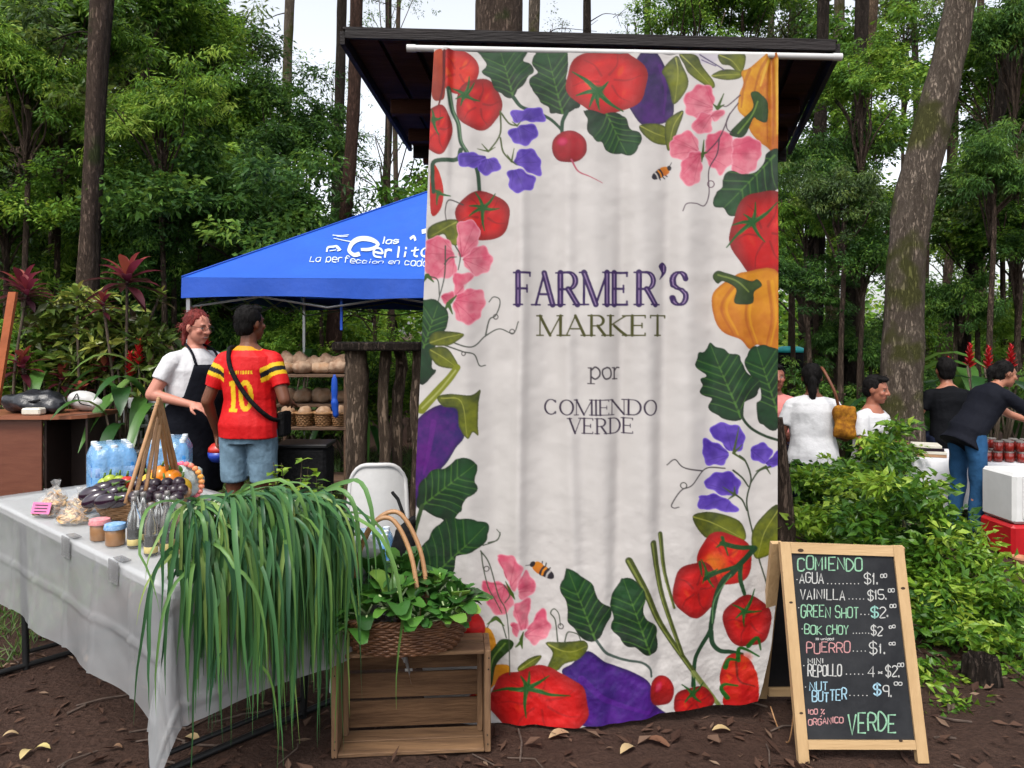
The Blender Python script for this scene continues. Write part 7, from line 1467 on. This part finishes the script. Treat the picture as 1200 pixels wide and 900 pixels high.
bottoms(man, "denim_shorts", cloth_mat("light_denim", (.16, .25, .33), .35), 43e-2, .016); shoes(man, cloth_mat("dark_shoe", (.03, .03, .035))); hair(man, m_hair_b, "short")
o = M(); g_ = man; o.tube([tuple(p) for p in spline([(-.085, .03, 1.40), (-.10, -.06, 1.395), (-.06, -.128, 1.28), (.03, -.140, 1.13), (.12, -.120, 1.02), (.175, -.05, .95), (.19, .04, .93)], 8)], .0145, 8)
for v in range(len(o.v)): pass
bagc = M(); bagc.box((.20, .10, .90), (.05, .14, .16), b=.015); bg_ = empty("crossbody_bag", (mp.x, 5.0, 0), R(-6)); tag(bg_, "black crossbody bag worn over the red shirt", "bag"); bagc.build("pouch", m_black, bg_); o.build("strap", m_black, bg_, smooth=True)
hp = man.Wr[0] + Vector((0, .02, -.10)); hw = Matrix.Rotation(R(-6), 3, 'Z') @ hp + Vector((mp.x, 5.0, 0)); o = M(); o.ell((0, 0, 0), (.062, .062, .066), n=18, m=12); bl_ = o.mesh("ball", True)
mbl = mat("ball_two_tone", (.02, .06, .42), .35, .1, 10, spec=.6); mrd = mat("ball_red", (.62, .04, .03), .35, .1, 10, spec=.6); bo = empty("toy_ball", hw + Vector((0, -.005, -.035))); tag(bo, "small ball with red top and blue lower half in the man's hand", "ball")
o = M(); o.lathe([(.001, -.072), (.045, -.06), (.066, -.03), (.070, .004)], n=18); o.build("lower_half", mbl, bo, smooth=True); o = M(); o.lathe([(.0695, .005), (.064, .034), (.042, .058), (.001, .070)], n=18); o.build("upper_half", mrd, bo, smooth=True)
# --- smiling woman in white with a black apron
wp = P(226, 600, 5.35); wom = person("smiling red-haired woman in a white shirt and black apron beside the canopy post", (wp.x, 5.35, 0), R(-118), .98, .90, 1.22, .06, 0, (-.10, 0, .06),
    arms=[((-.27, .02, 1.06), (-.10, .25, 1.05)), ((.30, -.03, 1.09), (.20, .20, 1.03))], hands=[((.4, .8, -.1), (.2, .1, -1), .6), ((-.25, .85, -.15), (-.4, .1, -.9), .55)], skin=(196, 132, 112), voxel=.006, smile=True, lips=(150, 62, 62))
top_(wom, "shirt", cloth_mat("white_cotton", (.66, .66, .68), .04), .80, .50, .020, None, .007, 1.03); bottoms(wom, "trousers", cloth_mat("dark_trousers", (.014, .015, .022)), ease=.016, full=True); shoes(wom, cloth_mat("black_shoe", (.015, .015, .016))); hair(wom, m_hair_r, "bun")
o = M(); vs, fs = [], []; na, nz = 29, 30
for i in range(na):
    for j in range(nz):
        z = .42 + .90 * j / (nz - 1); rng = np.interp(z, [.42, .9, 1.02, 1.10, 1.32], [1.75, 1.9, 1.75, .95, .62]); a = (i / (na - 1) * 2 - 1) * rng
        ra = np.interp(z, [.4, .84, .92, 1.08, 1.28, 1.36], [.235, .230, .236, .214, .205, .175]); rb = np.interp(z, [.4, .84, .92, 1.08, 1.28, 1.36], [.20, .185, .188, .176, .160, .125]); f_ = .010 * math.sin(a * 9) * max(0, (1.0 - z))
        vs.append(wom.UM @ Vector((math.sin(a) * (ra + f_), math.cos(a) * (rb + f_) + .006, z)))
for i in range(na - 1):
    for j in range(nz - 1): a = i * nz + j; fs.append((a, a + nz, a + nz + 1, a + 1))
o._add(vs, fs); m_apron = cloth_mat("black_apron", (.008, .009, .014)); ap = o.build("apron", m_apron, wom.root, smooth=True); sm = ap.modifiers.new("t", 'SOLIDIFY'); sm.thickness = .004; sm.offset = 1
o = M()
for s in (-1, 1): o.tube([wom.UM @ Vector(p) for p in spline([(s * .095, .128, 1.315), (s * .10, .085, 1.40), (s * .075, .0, 1.445), (s * .03, -.075, 1.445), (0, -.082, 1.445)], 5)], .009, 6)
o.build("neck_strap", m_apron, ap, smooth=True)
o = M()
for kx, kz, ww in ((-.04, 1.21, .05), (.03, 1.21, .04), (-.03, 1.19, .03), (.02, 1.19, .05)): 
    for t in range(5): x = kx + (t / 5 - .5) * ww; p = wom.UM @ Vector((x, .166 + .004, kz + .006 * math.sin(t * 3.1))); o.box(p, (.006, .003, .011), b=0)
o.build("emblem", m_white, ap)
o = M(); 
for s in (-1, 1): o.tube([wom.h((s * .033 + .022 * math.cos(a), .104 - .004 * abs(math.cos(a)), .006 + .017 * math.sin(a))) for a in np.linspace(0, 6.28, 16)], .0018, 5); o.tube([wom.h((s * .055, .100, .010)), wom.h((s * .080, .0, .012))], .0016, 5)
o.tube([wom.h((-.011, .106, .008)), wom.h((.011, .106, .008))], .0016, 5); o.build("glasses", m_blackmetal, wom.root)
# --- people beyond the shrubs
def seated(hgt): return [((-.10, .40, hgt + .01), (-.11, .36, .085)), ((.10, .40, hgt + .01), (.11, .36, .085))]
m_navy = cloth_mat("navy_trousers", (.016, .022, .05)); m_wht = cloth_mat("white_shirt", (.66, .66, .68), .05); m_blk = cloth_mat("black_shirt", (.0055, .006, .008)); m_nvy = cloth_mat("charcoal_shirt", (.009, .010, .016)); m_jean = cloth_mat("blue_jeans", (.025, .085, .19), .3); m_pnk = cloth_mat("pink_shirt", (.72, .26, .24), .08)
def bench(px, Y, w, h, lab):
    c = P(px, 500, Y); r = empty("wooden_bench", (c.x, Y, 0)); tag(r, lab, "bench"); o = M(); o.box((0, 0, h - .02), (w, .30, .04), b=.006); o.build("seat", m_post, r)
    for s in (-1, 1): o = M(); o.box((s * (w / 2 - .08), 0, (h - .04) / 2), (.06, .26, h - .042), b=.005); o.build("leg", m_post, r)
b1 = P(953, 470, 6.2); w2 = person("ponytailed woman in a white T-shirt with a yellow shoulder bag, back turned", (b1.x, 6.2, 0), R(-14), .98, .50, 1.05, .10, .0, (.25, 0, -.1), arms=[((-.25, .03, .66), (-.20, .25, .62)), ((.25, .05, .66), (.20, .28, .66))], legs=seated(.47), skin=(120, 74, 54), voxel=.008, fr=.0095)
top_(w2, "shirt", m_wht, .86, .52, .020, None, .008, 1.05); bottoms(w2, "trousers", m_navy, ease=.014, full=True); shoes(w2, m_blk); hair(w2, m_hair_b, "pony"); bench(953, 6.2, .9, .415, "weathered low bench under the ponytailed woman")
o = M(); o.box((0, 0, .14), (.17, .07, .26), b=.028); o.box((.012, -.02, .10), (.13, .05, .16), b=.02); me_ = remesh(o, "shoulder_bag", .009, 5); wrinkle(me_, .010, (37, 29, 41)); yb = link("shoulder_bag", me_, mat("patterned_yellow_cloth", (.50, .22, .02), .85, .5, 26, .3, 30, c2=(.13, .035, .012), spec=.1)); c = P(990, 500, 6.05); yb.location = (c.x, 6.05, .66); tag(yb, "yellow and orange patterned shoulder bag hanging at the ponytailed woman's side", "bag")
o = M(); o.tube([tuple(p) for p in spline([(-.05, 0, .26), (-.09, -.02, .38), (-.13, .06, .52), (-.12, .16, .56)], 5)], .012, 6); o.build("strap", mat("brown_strap", (.16, .05, .02), .6), yb, smooth=True)
b2 = P(908, 470, 6.9); p3 = person("person in a pink shirt half hidden behind the banner's edge", (b2.x, 6.9, 0), R(175), .98, .46, 1.0, .05, 0, (.1, 0, 0), legs=seated(.45), arms=[((-.25, .05, .62), (-.10, .30, .62)), ((.25, .05, .62), (.12, .30, .62))], skin=(150, 92, 74), voxel=.009, fr=.010)
top_(p3, "shirt", m_pnk, .86, .55, .018, None, .009); bottoms(p3, "trousers", m_navy, full=True); hair(p3, m_hair_b, "short"); bench(908, 6.92, .7, .375, "low bench under the person in pink")
b3 = P(1018, 480, 6.7); m2 = person("dark-haired man in a white shirt seated in front of the leaning trunk", (b3.x, 6.7, 0), R(-140), 1.02, .345, 1.05, .08, 0, (-.05, 0, .12), legs=seated(.36), arms=[((-.26, .06, .53), (-.14, .30, .52)), ((.26, .06, .53), (.16, .32, .52))], skin=(164, 104, 82), voxel=.0075, fr=.0095)
top_(m2, "shirt", m_wht, .86, .55, .018, None, .008, neck=1.41); bottoms(m2, "trousers", m_navy, full=True); shoes(m2, m_blk); hair(m2, m_hair_b, "short"); bench(1018, 6.7, .6, .262, "low bench under the man in the white shirt")
b4 = P(1114, 480, 7.0); m3 = person("man in a black T-shirt seated behind the jam table, back turned", (b4.x, 7.0, 0), R(-4), .98, .52, .95, .14, 0, (.35, 0, -.1), legs=seated(.5), arms=[((-.28, .05, .72), (-.29, -.02, .72 - .16)), ((.27, .1, .70), (.2, .32, .70))], hands=[((.1, .1, -1), (.9, .2, 0), .6), ((-.3, .9, 0), (-.3, 0, -1), .6)], skin=(170, 112, 88), voxel=.0085, fr=.0098)
top_(m3, "shirt", m_blk, .85, .5, .018, None, .009); bottoms(m3, "trousers", m_navy, full=True); shoes(m3, m_blk); hair(m3, m_hair_b, "short"); bench(1117, 7.0, .5, .435, "bench under the man in the black T-shirt")
b5 = P(1133, 480, 5.62); w4 = person("person in a charcoal T-shirt and blue jeans leaning over the jam table", (b5.x, 5.62, 0), R(-82), .80, .775, .92, .62, .0, (.42, 0, -.2), arms=[((-.19, .50, .88), (-.12, .72, .80)), ((.19, .48, .84), (.12, .68, .74))], hands=[((.1, 1, -.2), (.2, 0, -1), .5), ((-.1, 1, -.3), (-.2, 0, -1), .5)], skin=(176, 118, 94), voxel=.0075, fr=.0095)
top_(w4, "shirt", m_nvy, .78, .5, .022, None, .008, 1.20); bottoms(w4, "jeans", m_jean, ease=.010, full=True); shoes(w4, m_blk); hair(w4, m_hair_b, "low")
# ================================================================== THE JAM TABLE AND ROUND IT
m_linen = mat("white_linen", (.72, .72, .75), .8, .05, 6, .3, 10); m_red = mat("cooler_red", (.50, .012, .018), .3, .15, 10, spec=.5); m_jam = mat("red_jam", (.20, .012, .010), .12, .5, 30, spec=.6, coat=.5, c2=(.32, .03, .02)); m_lidw = mat("jar_lid", (.34, .30, .28), .35, .2, 20, metal=.4)
j0, j1 = P(1066, 540, 6.05), P(1290, 545, 5.7); jx = (j1 - j0); jx.z = 0; jL = jx.length; jd = jx.normalized(); jn = Vector((-jd.y, jd.x, 0)); JZ = .50; jrz = math.atan2(jd.y, jd.x); jt = empty("jam_table", Vector((j0.x, j0.y, 0)) + jd * jL / 2 + jn * .35); tag(jt, "low table of jam jars under a white cloth beyond the shrubs", "table"); jrel = lambda a, b, z: jd * (a - jL / 2) + jn * (b - .35) + Vector((0, 0, z))
o = M(); o.box((0, 0, JZ - .02), (jL, .7, .03), jrz, b=.004); o.build("tabletop", m_white, jt)
for a in (.12, jL - .12):
    for b in (.1, .6): o = M(); q_ = jrel(a, b, 0); o.tube([q_ + Vector((0, 0, -.01)), q_ + Vector((0, 0, JZ - .036))], .016, 8); o.build("leg", m_blackmetal, jt, smooth=True, auto=50)
vs, fs = [], []; nn = 60; prof = [(.72, -.30), (.715, -.003), (.70, .0), (.35, .001), (.0, .0), (-.012, -.004), (-.02, -.10), (-.022, -.22), (-.026, -.36)]
for i in range(nn):
    for j, (b, z) in enumerate(prof):
        a = -.03 + (jL + .06) * i / (nn - 1); w = (.014 * math.sin(i * .9) + .008 * math.sin(i * 2.3 + 1)) * max(0, -z / .36); vs.append(jrel(a, b + w * (1 if b < .4 else -1), JZ + .002 + z))
npf = len(prof)
for i in range(nn - 1):
    for j in range(npf - 1): a = i * npf + j; fs.append((a, a + npf, a + npf + 1, a + 1))
o = M(); o._add([v + jt.location for v in vs], fs); tag(o.build("tablecloth", m_linen, None, smooth=True), "white cloth on the low jam table", "tablecloth")
jar0 = None
for r_ in range(3):
    for c_ in range(11):
        a = .56 + c_ * .078; b = .07 + r_ * .085
        for lv in range(2):
            if lv and (c_ * 7 + r_ * 3) % 5 == 0: continue
            if jar0 is None:
                q_ = jar0 = empty("jam_jar", (0, 0, 0)); tag(q_, "jar of dark red jam with a pale lid on the white-clothed low table", "jar", "jam jars on the low table"); o = M(); o.lathe([(.030, 0), (.034, .004), (.034, .062), (.028, .070)], n=16); o.build("glass", m_jam, q_, smooth=True, auto=50); o = M(); o.lathe([(.031, .069), (.033, .070), (.033, .077), (.031, .079)], n=16); o.build("lid", m_lidw, q_, smooth=True, auto=40)
            else: q_ = copy_tree(jar0)
            q_.location = jt.location + jrel(a + U(-.006, .006), b + U(-.006, .006), JZ + .006 + lv * .081); q_.rotation_euler = (0, 0, U(0, 6))
for i in range(4): o = M(); o.box((0, 0, 0), (.26 - .02 * i, .2, .022), jrz + U(-.1, .1), b=.002); q_ = o.build("flat_carton", [m_kraft, m_pack, m_plum, m_pack][i]); q_.location = jt.location + jrel(.18 + U(-.01, .01), .25, JZ + .015 + i * .024); tag(q_, ["brown flat carton lowest in the small stack on the jam table", "pale flat carton second from below in the jam table stack", "dark flat carton third in the jam table stack", "pale flat carton topmost in the jam table stack"][i], "carton", "cartons stacked on the jam table")
cw = P(1206, 600, 5.25); cool = empty("cooler", (cw.x + .04, 5.25, 0), .05); tag(cool, "red and white picnic cooler in front of the jam table", "cooler"); o = M(); o.box((0, 0, .115), (.56, .34, .225), b=.02); o.build("body", m_red, cool); o = M(); o.box((0, 0, .40), (.54, .33, .335), b=.02); o.build("upper_body", m_white, cool)
o = M()
for a, b, w, h in ((0, .545, .42, .012), (0, .275, .42, .012), (-.205, .41, .012, .26), (.205, .41, .012, .26), (-.03, .47, .3, .006), (-.03, .35, .3, .006)): o.box((a, -.168, b), (w, .010, h), b=.003)
o.build("panel_frame", m_white, cool)
o = M(); o.lathe([(.035, 0), (.048, .07), (.053, .073), (.053, .085), (.045, .085), (.04, .065)], n=20); q_ = o.build("flower_pot", mat("terracotta", (.55, .25, .14), .8, .2, 12), None, smooth=True, auto=50); c = G(1196, 668); q_.location = (c.x, c.y, 0); tag(q_, "small terracotta pot on the ground below the red cooler", "pot")
um = P(926, 420, 15); r = empty("parasol", (um.x, 15, 0)); tag(r, "far dark parasol with a turquoise top seen past the banner's edge", "parasol"); o = M(); o.lathe([(.30, um.z - .22), (.34, um.z - .18), (.32, um.z + .12), (.05, um.z + .18)], n=18); o.build("canopy", m_black, r, smooth=True); o = M(); o.lathe([(.33, um.z + .12), (.31, um.z + .18), (.16, um.z + .235), (.02, um.z + .24)], n=18); o.build("top_panel", mat("turquoise", (.03, .50, .52), .6), r, smooth=True); o = M(); o.tube([(0, 0, -.02), (0, 0, um.z)], .025, 8); o.build("pole", m_metal, r, smooth=True)
# ================================================================== BEHIND THE TABLE
# log stand
ls = empty("log_stand", (P(445, 500, 4.3).x, 4.3, 0)); tag(ls, "rustic counter of rough logs with a dark plank top behind the white chair", "counter")
lr = lambda px, Y, z: P(px, 400, Y) - ls.location + Vector((0, 0, z - P(px, 400, Y).z))
o = M()
for k in range(3): y = 4.16 + k * .15; a, b = lr(392, y, 1.435), lr(494, y, 1.415); o.tube([a, a.lerp(b, .5) + Vector((0, 0, .01)), b], .001, 4); o.box((a + b) / 2, ((b - a).length, .14, .045), b=.008)
o.build("plank_top", m_bark_dark, ls)
m_log = bark("rough_log", (.25, .18, .13), (.085, .06, .045))
for px, Y, w, ln in ((419, 4.2, 26, -.04), (450, 4.25, 13, .01), (467, 4.35, 13, .02), (487, 4.25, 11, .0)):
    o = M(); r0 = w / 2 / F * Y; pts = [lr(px, Y, z) + Vector((ln * (z - .7) * .6 + U(-.012, .012), U(-.01, .01), 0)) for z in (-.05, .25, .55, .85, 1.1, 1.3, 1.405)]; o.tube([tuple(p) for p in spline(pts, 3)], [r0 * U(.90, 1.10) * (1.12 if i < 5 else 1) for i in range(19)], 15, jit=.07); o.build("log", m_log, ls, smooth=True)
# bread rack
m_rack = mat("rack_wood", (.13, .075, .045), .8, .3, 6, .3, 24, stretch=(.5, 5, 5)); m_bread = mat("bread_crust", (.36, .19, .09), .75, .35, 12, .5, 22, c2=(.52, .38, .27)); m_flour = mat("floured_bread", (.52, .37, .26), .8, .3, 14, .5, 24, c2=(.25, .13, .07))
rk = empty("bread_rack", (P(368, 500, 6).x, 6.05, 0)); tag(rk, "wooden rack of bread loaves under the blue canopy beside the man in red", "rack"); rr_ = lambda px, z, dy=0.0: Vector((P(px, 400, 6).x - rk.location.x, dy, z))
XA, XB = rr_(322, 0).x, rr_(412, 0).x
for z, y in ((1.17, 0.0), (.93, .12), (.765, 0), (.36, 0)): o = M(); o.box(((XA + XB) / 2, y, z), (XB - XA, .36, .022), b=.003); o.build("shelf", m_rack, rk)
for x in (XA + .02, XB - .02):
    for y in (-.16, .16): o = M(); o.box((x, y, .585), (.03, .03, 1.17 - .024), b=.003); o.build("post", m_rack, rk)
def loaf(px, z, y, rad, m, lab, grp):
    k = lump("bread_loaf", lab, "bread", rk.location + rr_(px, z + rad[2] * .86, y), rad, m, Matrix.Rotation(U(-.6, .6), 3, 'Z'), grp, None, 20)
    sd_ = U(0, 9)
    for v in k.data.vertices: c = v.co; v.co = c * (1 + .10 * math.sin(c.x * 60 + sd_) * math.cos(c.y * 55) + .06 * math.sin(c.z * 90 + c.x * 70 + sd_)); v.co.z = max(v.co.z, -rad[2] * .84)
    return k
TOPL = ["bread loaf at the end of the top shelf next to the man's sleeve", "dark round loaf on the top shelf above the blue cloth", "pale floured loaf in the middle of the top shelf", "round bread loaf at the log-counter end of the top shelf"]
for i, (px, y, r_) in enumerate([(335, -.06, (.085, .07, .05)), (356, -.08, (.075, .09, .055)), (376, -.06, (.11, .06, .048)), (398, -.08, (.085, .07, .06))]): loaf(px, 1.183, y, r_, m_flour if i % 2 else m_bread, TOPL[i], "bread loaves on the top shelf")
for px in (330, 346, 362, 378, 394, 408): loaf(px, 1.183, .08, (U(.07, .10), .07, U(.07, .10)), m_flour if px % 4 else m_bread, "tall bread loaf in the back row of the top shelf", "bread loaves on the top shelf")
for px in (332, 350, 371, 392): loaf(px, .943, .10, (.085, .07, U(.05, .07)), m_bread, "brown bread loaf in the shadow of the middle shelf", "bread loaves on the middle shelf")
for i, px in enumerate((338, 358, 380, 400)):
    c = rk.location + rr_(px, .778, -.04); b_ = empty("bread_basket", c); tag(b_, "small tan wicker basket of rolls on the lower shelf of the bread rack", "basket", "bread baskets on the lower shelf"); basket(b_, .07, .12, .10, m_wick_l, 1.2, 7, 14, .0055)
    loaf(px, .84, -.06, (.055, .08, .05), m_bread, "bread roll heaped in a basket on the lower shelf of the rack", "rolls on the lower shelf")
o = M(); o.ell((0, 0, 0), (.028, .02, .12)); o.rc((0, 0, -.1), (.01, 0, -.20), .03, .022); q_ = link("blue_cloth", remesh(o, "blue_cloth", .01, 3), m_valance); c = P(392, 456, 5.82); q_.location = c; tag(q_, "bright blue cloth hanging from the top shelf of the bread rack", "cloth")
o = M(); o.box((0, 0, .0), (.36, .26, .42), b=.015); bx = empty("black_tub", (P(358, 540, 5.3).x, 5.3, 0)); tag(bx, "black lidded tub on short legs in front of the bread rack", "tub"); o2 = M(); o2.box((0, 0, .50), (.34, .26, .44), b=.02); o2.build("body", m_black, bx); o2 = M(); o2.box((0, 0, .735), (.36, .28, .025), b=.008); o2.build("lid", m_blackmetal, bx)
for sx in (-1, 1):
    for sy in (-1, 1): o2 = M(); o2.box((sx * .14, sy * .10, .139), (.03, .03, .278), b=.003); o2.build("leg", m_blackmetal, bx)
# brown desk, black bag and the rest at its side
m_desk = mat("desk_veneer", (.20, .070, .040), .38, .2, 3, .05, 20, stretch=(1, 1, 6), c2=(.14, .042, .024), spec=.5); m_deskd = mat("desk_kneehole_shade", (.030, .016, .013), .5, .3, 6)  # second material: shade of the open kneehole put into the panels' colour
DY = 6.5; dk = empty("brown_desk", (P(40, 500, DY).x, DY, 0)); tag(dk, "reddish brown wooden desk with curved top carrying a black bag", "desk"); dz = .80; dx = lambda px: P(px, 400, DY).x - dk.location.x
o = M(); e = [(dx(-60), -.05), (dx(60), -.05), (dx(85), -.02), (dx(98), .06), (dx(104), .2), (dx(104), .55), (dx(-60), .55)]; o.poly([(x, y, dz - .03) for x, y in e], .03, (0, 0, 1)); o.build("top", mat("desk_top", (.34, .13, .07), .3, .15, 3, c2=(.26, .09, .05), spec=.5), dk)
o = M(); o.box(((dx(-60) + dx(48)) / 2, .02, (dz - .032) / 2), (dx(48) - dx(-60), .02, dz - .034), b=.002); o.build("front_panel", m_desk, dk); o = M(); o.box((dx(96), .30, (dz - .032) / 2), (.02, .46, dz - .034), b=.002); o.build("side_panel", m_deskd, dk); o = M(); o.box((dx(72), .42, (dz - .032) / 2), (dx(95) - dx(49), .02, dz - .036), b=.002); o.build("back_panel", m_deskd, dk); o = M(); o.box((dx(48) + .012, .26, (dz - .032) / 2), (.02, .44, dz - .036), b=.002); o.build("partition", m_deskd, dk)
o = M(); o.ell((0, 0, .09), (.24, .16, .105)); o.ell((.15, -.03, .07), (.14, .10, .075)); o.ell((-.17, .02, .08), (.14, .12, .09)); o.rc((-.1, -.05, .16), (.12, -.02, .17), .03, .025); me = remesh(o, "black_bag", .012, 3); wrinkle(me, .014, (31, 27, 37)); q_ = link("black_bag", me, mat("black_vinyl", (.012, .013, .018), .35, .4, 10, .4, 24, spec=.5)); q_.location = dk.location + Vector((dx(25), .2, dz + .004)); tag(q_, "rumpled black bag lying on the brown desk", "bag")
o = M(); o.rc((.0, -.13, .10), (.12, -.15, .12), .010, .010); o.build("handle", m_black, q_)
o = M(); o.box((0, 0, .03), (.16, .10, .06), b=.012); q_ = o.build("tissue_pack", m_pack); q_.location = dk.location + Vector((dx(37), .03, dz + .003)); tag(q_, "small off-white tissue pack in front of the black bag on the desk", "packet")
o = M(); o.ell((0, 0, .09), (.14, .10, .095)); o.ell((.1, 0, .06), (.09, .08, .06)); me = remesh(o, "white_bag", .012, 3); wrinkle(me, .008); q_ = link("white_bag", me, m_whitepaint); q_.location = dk.location + Vector((dx(70), .36, dz + .004)); tag(q_, "white bag with a black cord lying on the desk beside the black bag", "bag"); o = M(); o.tube([tuple(p) for p in spline([(-.12, -.07, .06), (-.04, -.105, .10), (.0, -.10, .16), (.03, -.11, .08), (.12, -.09, .05)], 5)], .005, 5); o.build("cord", m_black, q_)
o = M(); a, b = P(14, 342, 5.6), P(-22, 560, 5.6); d = b - a; o.poly([a + Vector((-.028, 0, 0)), a + Vector((.028, 0, 0)), Vector((b.x + .028 + d.x * .3, 5.6, -.03)), Vector((b.x - .028 + d.x * .3, 5.6, -.03))], .03, (0, 1, 0)); tag(o.build("wooden_stake", mat("orange_wood", (.42, .11, .035), .6, .2, 5, .2, 20)), "slanting orange-brown wooden stake beside the burgundy cordyline", "stake")
# pale plastic chair with slotted back
m_pale = mat("pale_plastic", (.58, .58, .60), .4, .06, 10); c = P(147, 500, 7.0); pc = empty("garden_chair", (c.x, 7.0, 0), R(170)); tag(pc, "pale plastic garden chair with slotted back behind the water bottles", "chair"); o = M(); o.box((0, 0, .42), (.40, .40, .03), b=.012); o.build("seat", m_pale, pc)
o = M(); o.box((0, -.21, .84), (.36, .03, .10), b=.012); o.box((0, -.195, .49), (.34, .03, .05), b=.01)
for i in range(5): o.box(((i - 2) * .075, -.203, .65), (.045, .018, .32), b=.004)
o.build("backrest", m_pale, pc)
for sx in (-1, 1):
    for sy in (-1, 1): o = M(); o.tube([(sx * .17, sy * .17, .415), (sx * .20, sy * .20, -.004)], [.022, .017], 8); o.build("leg", m_pale, pc, smooth=True, auto=50)
    o = M(); o.tube([tuple(p) for p in spline([(sx * .19, -.19, .66), (sx * .21, 0, .66), (sx * .21, .17, .64), (sx * .20, .19, .42)], 5)], .016, 7); o.build("armrest", m_pale, pc, smooth=True)
o = M(); x = P(917, 600, 4.35).x; o.tube([(x + dx_, 4.35, z) for z, dx_ in ((-.05, 0), (.2, .01), (.38, .02), (.6, .01), (.85, -.01), (1.02, -.02))], [.045, .04, .05, .042, .034, .02], 12, jit=.12); tag(o.build("dead_stump", m_bark, None, smooth=True), "dark broken stump standing close beside the banner's edge", "stump")
